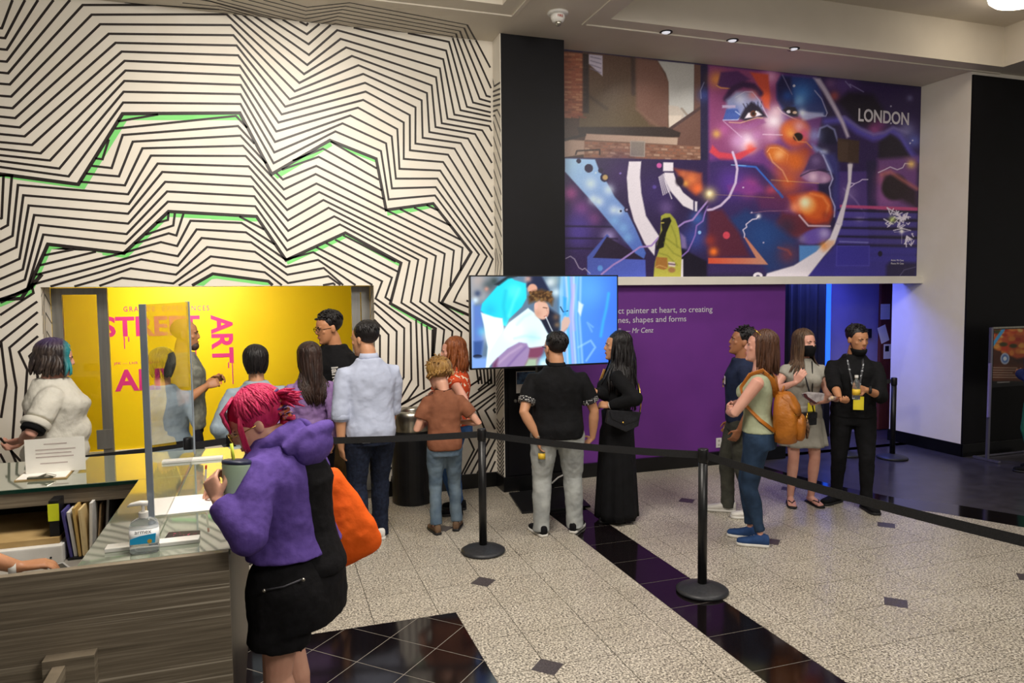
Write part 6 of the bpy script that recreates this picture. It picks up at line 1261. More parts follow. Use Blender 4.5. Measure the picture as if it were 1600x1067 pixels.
# ---- woman in long black dress
f = Figure('woman in long black dress with very long black hair watching the television', (2.87, 5.70, 0), 60, 1.665, SK_OLIVE, TORSO_F, bw=1.08, bd=1.1, head=(14, -4, 0), shoulder=0.165)
f.make_head(brow='#0d0a0a', lips='#a0564e')
f.set_arm(-1, f.at(953, 634, 5.50), (-0.7, -0.9, -0.4), (0.25, 1, 0.1), (0.6, 0.2, -0.5), 0.7)
f.set_arm(1, f.at(930, 612, 5.62), (0.6, -0.8, -0.5), (-0.3, 0.9, 0.4), (-0.6, 0, -0.4), 0.6)
f.finish_body()
f.top(BLACK_C, 0.86, 0.016, 'long', wrinkle=0.010, bust=0.01, sleeve_ease=0.02)
f.skirt(BLACK_C, 1.02, 0.035, 0.17, 0.23, 'dress_skirt', 8, 0.012, 0.0, 0.85)
f.shoes(BLACK_C, B_SOLE, 0.24)
f.hair(H_BLACK, 0.60, 170, 0.013, 0.008, (-128, 128), seed=3, spread=0.14, front_drop=0.75)
f.cuff(-1, 1.93, W_SOLE, 0.034, 0.02, 'wristband')
f.cord([f.T((-0.045, 0.115, 1.40)), f.T((-0.02, 0.15, 1.30)), f.T((0.0, 0.155, 1.25)), f.T((0.02, 0.15, 1.30)), f.T((0.045, 0.115, 1.40))], 0.012, mat('gold cloth', '#b98a4a', 0.5, c2='#a87a3c', scale=20), 'scarf', 0.35)
hp = on_y(973, 656, 5.43)
t = thing('handbag', 'flat black leather handbag with gold stud on the hip of the woman in black', 'handbag', tuple(hp), math.radians(-8))
LEATH = mat('black leather', '#15161a', 0.35, c2='#1f2026', scale=30, bump=0.15, bscale=80)
MB().prism([(-0.13, 0.09), (-0.15, -0.02), (0.02, -0.10), (0.13, -0.055), (0.15, 0.06)], 'y', -0.03, 0.03).build('bag_body', LEATH, t, bevel=0.012); MB().prism([(-0.13, 0.095), (-0.11, 0.02), (0.0, -0.035), (0.12, 0.0), (0.152, 0.065)], 'y', -0.038, -0.031).build('flap', LEATH, t, bevel=0.003)
gold = mat('gold metal', '#c9a24a', 0.25, 1.0, c2='#d4ae58', scale=10); MB().sphere((-0.01, -0.04, -0.015), 0.009, 10, 8).build('stud', gold, t, smooth=True); MB().tube([(0.15, 0, 0.05), (0.165, 0.0, 0.16), (0.15, 0.03, 0.3)], 0.006, 8).build('shoulder_chain', gold, t, smooth=True)

# ---- navy T-shirt man
f = Figure('man in navy T-shirt and olive trousers standing behind the woman with backpack', (3.95, 5.44, 0), 62, 1.69, SK_BROWN, head=(4, -12, 0), feet=((-0.09, -0.10, 5), (0.09, 0.10, -5)), bw=1.0)
f.make_head(brow='#0d0a0a', nose=0.9)
f.set_arm(-1, (-0.23, 0.03, 0.84), (-0.5, -0.8, 0), None, None, 0.4); f.set_arm(1, (0.22, 0.05, 0.84), (0.5, -0.8, 0), None, None, 0.5)
f.finish_body()
f.top(fabric('navy cotton', '#1b2238', '#222b45'), 0.875, 0.022, 'short', wrinkle=0.012)
f.trousers(fabric('olive twill', '#3a3a34', '#47473f'), 0.97, 0.016, 0.064, 0.04, wrinkle=0.016)
f.shoes(mat('white leather', '#d6d2cb', 0.45, c2='#ccc8c0', scale=20), W_SOLE)
f.hair(H_BLACK, n=60, rad=0.009, az=(-115, 115), tuft=(90, 0.034, 0.007, 0.12), seed=5)
B = MB(); c = f.at(1156, 583, 5.2); c = f.T((-0.075, 0.142, 1.27)); B.box(c.x-0.03, c.x+0.03, c.y-0.002, c.y+0.002, c.z-0.035, c.z+0.035); f.part(B, 'name_badge', mat('badge', '#dcd8d6', 0.5, c2='#c0392f', scale=18, mid=(0.55, 0.58)), smooth=False)
B = MB(); c = f.T((0.03, 0.143, 1.24)); B.box(c.x-0.03, c.x+0.03, c.y-0.002, c.y+0.002, c.z-0.05, c.z+0.03); f.part(B, 'shirt_print', mat('gold print on navy', '#1b2238', 0.8, c2='#c9a03a', scale=30, mid=(0.5, 0.53)), smooth=False)

# ---- backpack woman
f = Figure('woman in sage tank top and blue jeans with arms folded, wearing a tan backpack', (3.63, 4.76, 0), 47, 1.70, SK_PINK, TORSO_F, bw=1.05, bd=1.08, head=(8, -8, 0), feet=((-0.07, -0.02, 4), (0.10, 0.08, -4)), shoulder=0.168, vox=0.006)
f.make_head(brow='#4a3020', lips='#b06a5e', eyes='#3a4a50')
f.set_arm(-1, (0.02, 0.235, 1.07), (-0.8, 0.25, -0.6), (1, 0.05, 0.1), (0, -1, 0), 0.5)
f.set_arm(1, (-0.05, 0.215, 1.13), (0.8, 0.3, -0.6), (-1, 0.05, -0.1), (0, -1, 0), 0.5)
f.finish_body()
SAGE = fabric('sage rib knit', '#9aa083', '#a5ab8e')
f.top(SAGE, 0.93, 0.010, 'none', neck=1.40, wrinkle=0.006, bust=0.004, name='tank_top')
f.trousers(fabric('blue jeans denim', '#1c2b3f', '#2c405a', scale=7), 1.0, 0.010, 0.044, 0.125, wrinkle=0.009)
f.shoes(fabric('blue canvas', '#26406b', '#2f4a78'), W_SOLE, 0.255, laces=W_SOLE)
f.hair(H_BROWN, 0.24, 110, 0.013, 0.005, (-122, 122), seed=7, spread=0.03)
f.cord([f.H((-0.07, 0.03, 0.11)), f.H((-0.035, 0.06, 0.13)), f.H((0.035, 0.06, 0.13)), f.H((0.07, 0.03, 0.11))], 0.006, gold, 'sunglasses', 0.6); f.cord([f.H((-0.07, 0.03, 0.11)), f.H((-0.085, -0.03, 0.06))], 0.004, gold, 'sunglasses_arm')
TANL = mat('tan leather', '#b06a1e', 0.45, c2='#96560f', scale=9, bump=0.6, bscale=14)
bp_ = f.Wd((0.0, -0.215, 1.06))
t = thing('backpack', 'tan leather backpack worn on the back of the woman in sage tank top', 'backpack', tuple(bp_), f.root.rotation_euler.z)
MB().loft([((0, y, z), (w, 0, 0), (0, d, 0)) for z, w, d, y in ((-0.20, 0.10, 0.05, 0.0), (-0.185, 0.135, 0.085, 0.0), (-0.10, 0.15, 0.10, -0.005), (0.02, 0.145, 0.095, 0.0), (0.12, 0.125, 0.08, 0.01), (0.175, 0.10, 0.06, 0.02), (0.195, 0.06, 0.035, 0.025))], 28, 0, 3.0).build('bag_body', TANL, t, smooth=True)
MB().loft([((0, -0.105, z), (w, 0, 0), (0, d, 0)) for z, w, d in ((-0.17, 0.08, 0.02), (-0.15, 0.105, 0.035), (-0.05, 0.11, 0.04), (0.0, 0.10, 0.03), (0.02, 0.07, 0.015))], 24, 0, 3.2).build('front_pocket', TANL, t, smooth=True)
MB().loft([((0, y, z), (w, 0, 0), (0, d, 0)) for z, w, d, y in ((0.03, 0.12, 0.02, -0.09), (0.09, 0.128, 0.05, -0.05), (0.16, 0.112, 0.062, 0.0), (0.19, 0.09, 0.05, 0.02))], 24, 0, 2.6).build('flap', TANL, t, smooth=True)
for x in (-0.06, 0.06): q = MB(); q.tube([(x, -0.147, 0.03), (x-0.012, -0.15, 0.01), (x, -0.15, -0.012), (x+0.012, -0.15, 0.01), (x, -0.147, 0.03)], 0.004, 8); q.build('buckle_ring', gold, t, smooth=True)
MB().tube([(-0.10, -0.09, 0.02), (-0.12, -0.05, 0.05)], 0.006, 8).build('zipper', gold, t, smooth=True); MB().tube([(0.05, -0.148, -0.02), (0.055, -0.155, -0.10), (0.04, -0.15, -0.17)], [0.008, 0.016, 0.008], 8).build('tassel', mat('brown tassel', '#3a2418', 0.7, c2='#8a6a50', scale=60), t, smooth=True)
MB().tube([(-0.03, 0.03, 0.19), (-0.02, 0.02, 0.235), (0.02, 0.02, 0.235), (0.03, 0.03, 0.19)], 0.007, 8).build('carry_loop', TANL, t, smooth=True)
for sd in (-1, 1):
    pts = [V((0.06*sd, -0.14, 1.22)), V((0.095*sd, -0.115, 1.36)), V((0.115*sd, -0.04, 1.435)), V((0.125*sd, 0.05, 1.40)), V((0.135*sd, 0.115, 1.30)), V((0.150*sd, 0.08, 1.16)), V((0.160*sd, -0.03, 1.05)), V((0.13*sd, -0.14, 0.96))]
    q = MB(); q.tube([(p*f.s)-V((0, -0.215, 1.06))*f.s for p in pts], 0.021, 10, 0, 0.3); q.build('shoulder_strap', TANL, t, smooth=True)

# ---- woman in grey dress
f = Figure('woman in grey T-shirt dress and black face mask touching her chest', (4.71, 5.52, 0), 158, 1.645, SK_PINK, TORSO_F, bw=1.02, head=(26, -2, 0), feet=((-0.10, 0.0, 14), (0.11, 0.02, -10)), shoulder=0.165)
f.make_head(brow='#3a281c')
f.set_arm(1, f.at(1243, 598, 5.32), (0.9, 0.1, -0.8), (-0.55, 0.25, 0.9), (-0.4, -0.9, 0), 0.25)
f.set_arm(-1, f.at(1275, 628, 5.26), (-0.8, -0.3, -0.6), (0.5, 0.9, -0.1), (0.2, -0.3, 0.9), 0.6)
f.finish_body(bare_legs=True, barefoot=True)
GREYK = fabric('grey jersey', '#989489', '#a4a095')
f.top(GREYK, 0.82, 0.018, 'short', wrinkle=0.012, bust=0.008, name='dress_top', sleeve_t=0.45, sleeve_ease=0.02)
f.skirt(GREYK, 1.0, 0.60, 0.165, 0.235, 'dress_skirt', 7, 0.016)
f.hair(hair_mat('light brown hair', '#3a2a20', '#6b5038'), 0.36, 110, 0.011, 0.006, (-132, 132), seed=9, spread=0.04)
B = MB(); B.loft([(f.H((0, y, z)), f.head_rot @ V((w*f.hs, 0, 0)), f.head_rot @ V((0, d*f.hs, 0))) for z, y, w, d in ((-0.012, 0.024, 0.069, 0.082), (-0.03, 0.028, 0.069, 0.086), (-0.055, 0.030, 0.064, 0.080), (-0.085, 0.034, 0.055, 0.066), (-0.115, 0.040, 0.042, 0.046))], 24, 0, 2.2); f.part(B, 'face_mask', BLACK_C)
for sd in (-1, 1):
    hip, kn, an, yaw = f.leg[sd]; fd = V((math.sin(math.radians(-yaw)), math.cos(math.radians(yaw)), 0)); sx = V((fd.y, -fd.x, 0)); B = MB()
    B.loft([(V((an.x, an.y, 0.009))+fd*y, sx*w, V((0, 0, 0.0085))) for y, w in ((-0.075, 0.02), (-0.06, 0.034), (0.0, 0.036), (0.09, 0.046), (0.16, 0.046), (0.195, 0.028))], 14, 0, 5); so = f.part(B, 'flip_flop', B_SOLE)
    B = MB(); top_ = V((an.x, an.y, 0.045))+fd*0.135; B.tube([V((an.x, an.y, 0.018))+fd*0.04-sx*0.04, V((an.x, an.y, 0.055))+fd*0.09-sx*0.026, top_, V((an.x, an.y, 0.055))+fd*0.09+sx*0.026, V((an.x, an.y, 0.018))+fd*0.04+sx*0.04], 0.006, 8); st_ = f.part(B, 'thong_strap', B_SOLE); st_.parent = so
c = f.T((-0.03, 0.15, 1.0)); B = MB(); B.box(c.x-0.035, c.x+0.035, c.y, c.y+0.004, c.z-0.06, c.z+0.045); YB = mat('yellow badge', '#d4c21f', 0.5, c2='#dccb2b', scale=12); f.part(B, 'badge', YB, smooth=False); f.cord([f.T((0.06, 0.06, 1.44)), f.T((0.02, 0.15, 1.25)), c+V((0, 0.004, 0.045))], 0.005, BLACK_C, 'lanyard'); f.cord([f.T((-0.06, 0.06, 1.44)), f.T((-0.04, 0.15, 1.25)), c+V((0, 0.004, 0.045))], 0.005, BLACK_C, 'lanyard')
bpos = on_y(1263, 653, 5.30)
t = thing('crossbody_bag', 'small black crossbody bag hanging in front of the grey dress', 'handbag', tuple(bpos)); MB().box(-0.085, 0.075, -0.025, 0.03, -0.065, 0.055).build('bag_body', LEATH, t, bevel=0.012); MB().box(-0.08, 0.07, -0.034, -0.026, 0.0, 0.05).build('flap', LEATH, t, bevel=0.003); MB().tube([(0.06, 0, 0.05), (0.02, 0.02, 0.25), (-0.02, 0.06, 0.45)], 0.006, 8).build('shoulder_strap', LEATH, t, smooth=True)
cp = on_y(1270, 620, 5.17)
t = thing('clutch_purse', 'red and white striped purse held by the woman in grey dress', 'purse', tuple(cp), math.radians(-10)); MB().prism([(-0.10, 0.03), (-0.085, 0.0), (0.0, -0.055), (0.09, -0.03), (0.10, 0.03), (-0.04, 0.045)], 'y', -0.025, 0.02).build('purse_body', mat('silver cloth', '#b8b2b2', 0.4, c2='#8d8688', scale=22), t, bevel=0.01); MB().prism([(-0.105, 0.035), (-0.09, 0.0), (0.0, -0.06), (0.03, -0.055), (-0.06, 0.005), (-0.08, 0.035)], 'y', -0.028, -0.02).build('dark_band', mat('dark red cloth', '#5a1f24', 0.5, c2='#2a2022', scale=30), t)

# ---- man in black with lowered mask
f = Figure('man all in black with a face mask pulled under his chin, holding a bottle', (5.09, 5.30, 0), 143, 1.69, SK_TAN, bw=1.08, bd=1.05, head=(30, 6, 0), feet=((-0.12, 0.10, 20), (0.13, -0.06, -42)), shoulder=0.19)
f.make_head(brow='#0d0a0a', wide=1.03)
f.set_arm(1, f.at(1312, 624, 5.02), (0.9, -0.4, -0.4), (-0.35, 0.9, -0.2), (-0.2, 0, 0.9), 0.7)
f.set_arm(-1, f.at(1354, 609, 5.0), (-0.6, -0.4, -0.9), (0.9, 0.35, 0.1), (-0.1, 0.9, 0), 0.8)
f.finish_body()
f.top(BLACK_C, 0.87, 0.024, 'long', wrinkle=0.016, sleeve_t=1.4, sleeve_ease=0.022, name='sweater')
f.trousers(fabric('black denim', '#0c0c0e', '#131316'), 0.97, 0.012, 0.056, 0.05, wrinkle=0.012)
f.shoes(BLACK_C, B_SOLE)
f.hair(H_BLACK, n=60, rad=0.009, az=(-115, 115), seed=11, tuft=(90, 0.03, 0.007, 0.02))
B = MB(); B.loft([(f.H((0, y, z)), f.head_rot @ V((w*f.hs, 0, 0)), f.head_rot @ V((0, d*f.hs, 0))) for z, y, w, d in ((-0.072, 0.026, 0.064, 0.077), (-0.09, 0.032, 0.060, 0.074), (-0.115, 0.034, 0.052, 0.062), (-0.14, 0.02, 0.045, 0.045))], 24, 0, 2.2); f.part(B, 'face_mask', BLACK_C); f.cord([f.H((-0.075, 0.0, 0.0)), f.H((-0.066, 0.03, -0.07))], 0.003, BLACK_C, 'mask_loop'); f.cord([f.H((0.075, 0.0, 0.0)), f.H((0.066, 0.03, -0.07))], 0.003, BLACK_C, 'mask_loop')
LAN = mat('patterned lanyard', '#26262a', 0.5, c2='#a8acb0', scale=40, mid=(0.55, 0.6)); c = f.T((-0.02, 0.19, 1.03))
for sd in (-1, 1): f.cord([f.T((0.065*sd, 0.03, 1.475)), f.T((0.06*sd, 0.12, 1.36)), f.T((0.03*sd, 0.165, 1.2)), c+V((0, 0, 0.06))], 0.011, LAN, 'lanyard', 0.35)
B = MB(); B.box(c.x-0.045, c.x+0.045, c.y, c.y+0.004, c.z-0.065, c.z+0.06); f.part(B, 'badge', YB, smooth=False)
f.cord([f.arm[-1][2]+V((-0.03, 0.0, 0.03)), f.arm[-1][2]+V((-0.03, 0.034, 0.0)), f.arm[-1][2]+V((-0.03, 0.0, -0.03)), f.arm[-1][2]+V((-0.03, -0.03, 0))], 0.012, B_SOLE, 'wristwatch', 0.6)
bo_ = on_y(1338, 606, 4.955)
t = thing('water_bottle', 'clear plastic water bottle held up by the man in black', 'bottle', tuple(bo_)); MB().lathe([(0.030, -0.10), (0.032, -0.095), (0.032, 0.03), (0.014, 0.075), (0.013, 0.10)], 18).build('bottle_body', M_GEL, t, smooth=True); MB().lathe([(0.0155, 0.09), (0.0155, 0.11)], 14).build('cap', M_WHITEPL, t); MB().lathe([(0.0328, -0.06), (0.0328, -0.01)], 18).build('bottle_label', MATS['yellow label'], t, smooth=True)
sp = on_y(1303, 624, 4.96)
t = thing('snack_wrap', 'foil-wrapped snack in the right hand of the man in black', 'food', tuple(sp), math.radians(12)); MB().tube([(-0.07, 0, 0.006), (-0.03, 0, 0.012), (0.02, 0, 0.0), (0.06, 0, -0.012)], [0.012, 0.022, 0.024, 0.016], 12).build('wrapper', mat('crumpled foil', '#b8aaa0', 0.35, 0.3, c2='#8a4a34', scale=24, bump=0.5, bscale=40), t, smooth=True); MB().sphere((-0.045, -0.012, 0.018), 0.016, 10, 8).build('filling', mat('pale bread', '#d8c4a8', 0.7, c2='#caa77c', scale=30), t, smooth=True)

# ---- woman with orange floral top
f = Figure('woman with auburn hair and orange floral top beside the litter bin', (1.58, 6.40, 0), 66, 1.615, SK_PINK, TORSO_F, bw=1.2, bd=1.3, head=(14, 2, 0), shoulder=0.17)
f.make_head(brow='#6a4028', lips='#b0685c')
f.set_arm(-1, f.at(700, 650, 6.15), (-0.7, -0.7, -0.3), (0.1, 1, 0.5), (0.8, 0, 0.2), 0.6); f.set_arm(1, f.at(682, 628, 6.36), (0.7, -0.6, -0.4), (-0.2, 0.6, 0.8), (-0.6, -0.4, 0), 0.5)
f.finish_body()
FLOR = mat('orange floral print', '#c8471c', 0.75, c2='#e9d9c0', scale=34, detail=1.0, mid=(0.60, 0.63), bump=0.2, bscale=20)
f.top(FLOR, 0.9, 0.022, 'short', wrinkle=0.014, bust=0.02, sleeve_t=0.5, sleeve_ease=0.022, name='blouse')
f.trousers(fabric('bright blue denim', '#2b4a78', '#3d5f90'), 1.0, 0.012, 0.05, 0.06); f.shoes(BLACK_C, B_SOLE, 0.25)
f.hair(H_AUBURN, 0.24, 120, 0.014, 0.016, (-128, 128), seed=13, spread=0.06)
ph = on_y(679, 625, 6.33)
t = thing('mobile_phone', 'mobile phone held up by the woman in orange floral top', 'phone', tuple(ph), math.radians(20)); MB().box(-0.006, 0.006, -0.036, 0.036, -0.07, 0.07).build('phone_case', mat('pale phone case', '#8d7a78', 0.4, c2='#97847f', scale=9), t, bevel=0.004); MB().box(-0.0075, -0.0061, -0.032, 0.032, -0.064, 0.064).build('phone_screen', M_BLACKPL, t)

# ---- boy
f = Figure('boy in brown T-shirt and blue jeans with wavy blond hair, seen from behind', (1.365, 5.90, 0), -8, 1.44, SK_FAIR, bw=0.92, bd=0.95, head=(38, 14, 0), hscale=1.24, feet=((-0.10, -0.02, 14), (0.115, 0.06, -14)), shoulder=0.165, lean=4)
f.make_head(brow='#7a5a34')
f.set_arm(-1, (-0.17, 0.2, 1.10), (-0.55, -0.5, -0.9), (0.4, 0.9, 0.1), (0.3, 0, 0.9), 0.7); f.set_arm(1, (0.20, 0.17, 1.10), (0.8, -0.5, -0.6), (-0.6, 0.8, 0.1), (-0.3, 0, 0.9), 0.7)
f.finish_body()
f.top(fabric('brown cotton', '#80503a', '#8b5941'), 0.86, 0.026, 'short', wrinkle=0.016, sleeve_ease=0.03, sleeve_t=0.8)
f.trousers(DENIM_M, 0.97, 0.014, 0.064, 0.09, wrinkle=0.018)
f.shoes(mat('brown suede', '#5d4632', 0.8, c2='#6d5540', scale=24), B_SOLE, 0.27, sock=mat('red and white sock', '#c8c4be', 0.8, c2='#b02a2a', scale=30, stretch=(0.1, 0.1, 3)))
f.hair(H_BLOND, 0.07, 150, 0.012, 0.012, (-160, 160), cap=(0.088, 0.104, 0.09), seed=15, spread=0.3, tuft=(110, 0.05, 0.011, 0.1), th_end=108, lvar=0.8)
f.cord([f.T((0.08, -0.03, 1.475)), f.T((0.0, -0.098, 1.455)), f.T((-0.08, -0.03, 1.475)), f.T((-0.05, 0.09, 1.40)), f.T((-0.05, 0.13, 1.1))], 0.008, BLACK_C, 'lanyard', 0.4)

# ---- man in light blue shirt
f = Figure('tall man in light blue shirt with rolled sleeves and dark jeans, seen from behind', (0.735, 5.80, 0), 8, 1.80, SK_OLIVE, bw=1.06, bd=1.05, head=(38, 4, 0), feet=((-0.10, -0.06, 6), (0.10, 0.14, -10)), shoulder=0.19)
f.make_head(brow='#0d0a0a')
f.set_arm(-1, f.at(533, 702, 5.72), (-0.9, -0.5, 0), (0.2, 0.4, -0.9), None, 0.4); f.set_arm(1, f.at(606, 690, 6.0), (0.7, -0.7, 0), (-0.3, 0.4, -0.8), None, 0.4)
f.finish_body()
PALEB = fabric('pale blue shirting', '#b0b8ce', '#bac2d8', bump=0.2)
f.top(PALEB, 0.83, 0.024, 'roll', wrinkle=0.018, sleeve_ease=0.026, sleeve_t=1.05, name='shirt')
f.cuff(-1, 0.98, PALEB, 0.068, 0.05); f.cuff(1, 0.98, PALEB, 0.068, 0.05)
B = MB(); B.loft([(f.T((0, -0.02, 1.452)), f.spine(1.5) @ V((0.085, 0, 0)), f.spine(1.5) @ V((0, 0.078, 0))), (f.T((0, -0.022, 1.505)), f.spine(1.5) @ V((0.066, 0, 0)), f.spine(1.5) @ V((0, 0.066, 0)))], 24); f.part(B, 'collar', PALEB)
f.trousers(DENIM_D, 0.97, 0.016, 0.066, 0.03, wrinkle=0.014); f.shoes(mat('white trainer leather', '#e2dfda', 0.45, c2='#d8d5cf', scale=20), W_SOLE, 0.29)
f.hair(H_BLACK, n=60, rad=0.008, az=(-112, 112), seed=17, th_end=92)

# ---- woman in lilac jacket
f = Figure('woman in crinkled lilac jacket with long dark ponytail, seen from behind', (0.297, 6.0, 0), 4, 1.63, SK_OLIVE, TORSO_F, bw=1.04, bd=1.1, head=(14, 2, 0), shoulder=0.160)
f.make_head()
f.set_arm(1, (0.16, -0.14, 0.90), (0.08, -1, 0), (-0.6, -0.5, -0.6), (0.2, -0.9, 0.1), 0.7); f.set_arm(-1, f.at(462, 700, 5.98), (-0.8, -0.5, 0), None, None, 0.4)
f.finish_body()
f.top(fabric('lilac nylon', '#84669a', '#9275a8', rough=0.5, bump=0.5, bscale=16), 0.86, 0.034, 'long', wrinkle=0.02, sleeve_ease=0.024, name='jacket', tex=TEX_S)
f.trousers(fabric('navy cotton trousers', '#161722', '#1d1e2b'), 0.97, 0.012, 0.055); f.shoes(BLACK_C, B_SOLE, 0.25)
f.hair(H_DBROWN, 0.42, 110, 0.013, 0.005, (-120, 120), seed=19, spread=0.02, gather=((0.045, -0.19), 1.45, 0.7))

# ---- man with glasses
f = Figure('tall young man with glasses and black printed T-shirt facing left', (0.53, 6.62, 0), 138, 1.87, SK_TAN, bw=1.1, bd=1.1, head=(-30, 8, 0))
f.make_head(brow='#0d0a0a', wide=1.04)
f.set_arm(-1, f.at(520, 660, 6.4), (-0.7, -0.5, 0), None, None, 0.5); f.set_arm(1, f.at(492, 640, 6.75), (0.7, -0.5, 0), None, None, 0.5)
f.finish_body()
f.top(BLACK_C, 0.87, 0.028, 'short', wrinkle=0.014); f.trousers(fabric('khaki twill', '#5e4a30', '#6b5639'), 0.97, 0.016, 0.06); f.shoes(BLACK_C, B_SOLE)
f.hair(H_BLACK, n=60, rad=0.010, az=(-118, 118), seed=21, tuft=(110, 0.03, 0.008, 0.08))
GL = MB()
for s_ in (-1, 1):
    c = f.H((0.032*s_, 0.101, 0.004)); GL.tube([c+f.head_rot @ V((0.023*math.cos(a), 0, 0.017*math.sin(a))) for a in [k*PI/7 for k in range(15)]], 0.0022, 6); GL.tube([f.H((0.055*s_, 0.1, 0.008)), f.H((0.076*s_, 0.0, 0.006))], 0.002, 6)
GL.tube([f.H((-0.01, 0.104, 0.008)), f.H((0.01, 0.104, 0.008))], 0.002, 6); f.part(GL, 'glasses', BLACK_C)
WPR = mat('white shirt print', '#d8d6d2', 0.7, c2='#cfcdc9', scale=9)
pr_o = f.T((0.10, 0.152, 1.30)); text_part('shirt_lettering', 'ars', 0.075*f.s, pr_o*f.s, (-1, 0, 0), (0, 0, 1), WPR, f.root, 0.002, world=False, extrude=0.004); text_part('shirt_lettering', 'land', 0.085*f.s, f.T((-0.10, 0.150, 1.30))*f.s, (-0.1, 0, -1), (-1, 0, 0.1), WPR, f.root, 0.002, world=False, extrude=0.004)
B = MB(); B.sphere(f.T((0.03, 0.150, 1.22)), (0.03, 0.006, 0.055), 12, 8); f.part(B, 'shirt_print', mat('orange shirt print', '#c9562a', 0.7, c2='#b84a22', scale=12))

# ---- person in light blue denim jacket
f = Figure('person with short black hair and light blue jacket behind the pink-haired visitor', (-0.112, 6.05, 0), 4, 1.60, SK_OLIVE, TORSO_F, bw=1.2, bd=1.2, head=(-6, 4, 0), hscale=1.14, shoulder=0.185)
f.make_head()
f.set_arm(-1, (-0.24, 0.06, 0.92), (-0.5, -0.8, 0)); f.set_arm(1, (0.24, 0.06, 0.92), (0.5, -0.8, 0)); f.finish_body()
f.top(fabric('light blue denim', '#8f9fac', '#9dadb8'), 0.88, 0.026, 'long', wrinkle=0.014, name='jacket', sleeve_ease=0.024); f.trousers(BLACK_C, 0.97, 0.012, 0.056); f.shoes(BLACK_C, B_SOLE, 0.25)
f.hair(H_BLACK, 0.13, 110, 0.013, 0.004, (-140, 140), seed=23, spread=0.03, gather=((0.0, -0.085), 1.5, 0.35), th_end=98)

# ---- bald man in open patterned shirt
f = Figure('bald bearded man in patterned shirt gesturing before the yellow wall', (-0.70, 6.76, 0), -86, 1.83, SK_TAN, bw=1.08, bd=1.15, head=(-6, 0, 0))
f.make_head(brow='#1a1210')
f.set_arm(1, f.at(322, 603, 6.56), (0.6, -0.8, -0.5), (-0.3, 1, 0.3), (-0.7, 0, -0.3), 0.7); f.set_arm(-1, f.at(330, 594, 6.86), (-0.6, -0.6, -0.5), (0.3, 1, 0.3), (0.6, 0, -0.4), 0.6); f.finish_body()
f.top(mat('grey leaf print', '#5f625a', 0.8, c2='#84867c', scale=16, bump=0.3, bscale=18, detail=2), 0.84, 0.030, 'short', wrinkle=0.018, sleeve_ease=0.03, sleeve_t=0.85, name='shirt')
f.trousers(fabric('charcoal trousers', '#1c1c22', '#25252c'), 0.97, 0.014, 0.06); f.shoes(BLACK_C, B_SOLE)
B = MB(); B.sphere(f.H((0, 0.066, -0.088)), (0.050, 0.040, 0.038), 16, 12, f.head_rot); f.skinned(B, 'beard', hair_mat('stubble beard', '#3a2c26', '#54433a'), 0.007)

# ---- woman in white shirt with teal and violet hair
f = Figure('woman with dark teal-and-violet hair and white short-sleeved overalls, hands clasped behind', (-1.50, 6.05, 0), -80, 1.70, SK_PINK, TORSO_F, bw=1.28, bd=1.62, head=(0, 6, 0), shoulder=0.165)
f.make_head(brow='#2a2024')
f.set_arm(1, f.at(34, 687, 5.92), (0.8, -0.2, -0.5), (-0.4, -0.9, -0.25), (-0.5, 0.2, 0.8), 0.5); f.set_arm(-1, f.at(32, 692, 6.12), (-0.8, -0.2, -0.5), (0.4, -0.9, -0.2), (0.5, 0.2, 0.8), 0.5); f.finish_body()
WCOT = fabric('white cotton drill', '#d9d6ca', '#e0ddd2', bump=0.35)
f.top(WCOT, 0.86, 0.030, 'short', wrinkle=0.02, sleeve_ease=0.04, sleeve_t=0.72, bust=0.0, belly=0.03, name='shirt'); f.cuff(1, 0.66, WCOT, 0.093, 0.05); f.cuff(-1, 0.66, WCOT, 0.093, 0.05); f.cuff(1, 0.78, BLACK_C, 0.076, 0.05, 'undershirt_sleeve'); f.trousers(WCOT, 1.0, 0.02, 0.07); f.shoes(BLACK_C, B_SOLE)
HT = bpy.data.materials.new('dark hair with violet and teal streaks'); nt, N, L, b = nodes_of(HT); tc = N.new('ShaderNodeTexCoord'); se = N.new('ShaderNodeSeparateXYZ'); L.new(tc.outputs['Object'], se.inputs[0])
nz = N.new('ShaderNodeTexNoise'); nz.inputs['Scale'].default_value = 22; L.new(tc.outputs['Object'], nz.inputs['Vector'])
r1 = N.new('ShaderNodeValToRGB'); r1.color_ramp.elements[0].position = 0.4; r1.color_ramp.elements[0].color = (*lin('#231a1c'), 1); r1.color_ramp.elements[1].position = 0.7; r1.color_ramp.elements[1].color = (*lin('#4d4038'), 1); L.new(nz.outputs['Fac'], r1.inputs['Fac'])
mp1 = N.new('ShaderNodeMapRange'); mp1.inputs['From Min'].default_value = f.head_c.z*f.s+0.085; mp1.inputs['From Max'].default_value = f.head_c.z*f.s+0.17; L.new(se.outputs['Z'], mp1.inputs['Value'])
mx1 = N.new('ShaderNodeMix'); mx1.data_type = 'RGBA'; L.new(mp1.outputs[0], mx1.inputs['Factor']); L.new(r1.outputs['Color'], mx1.inputs['A']); mx1.inputs['B'].default_value = (*lin('#4a3a66'), 1)
mp2 = N.new('ShaderNodeMapRange'); mp2.inputs['From Min'].default_value = f.head_c.y*f.s+0.045; mp2.inputs['From Max'].default_value = f.head_c.y*f.s+0.075; L.new(se.outputs['Y'], mp2.inputs['Value'])
mx2 = N.new('ShaderNodeMix'); mx2.data_type = 'RGBA'; L.new(mp2.outputs[0], mx2.inputs['Factor']); L.new(mx1.outputs['Result'], mx2.inputs['A']); mx2.inputs['B'].default_value = (*lin('#2a8a92'), 1); L.new(mx2.outputs['Result'], b.inputs['Base Color']); b.inputs['Roughness'].default_value = 0.45
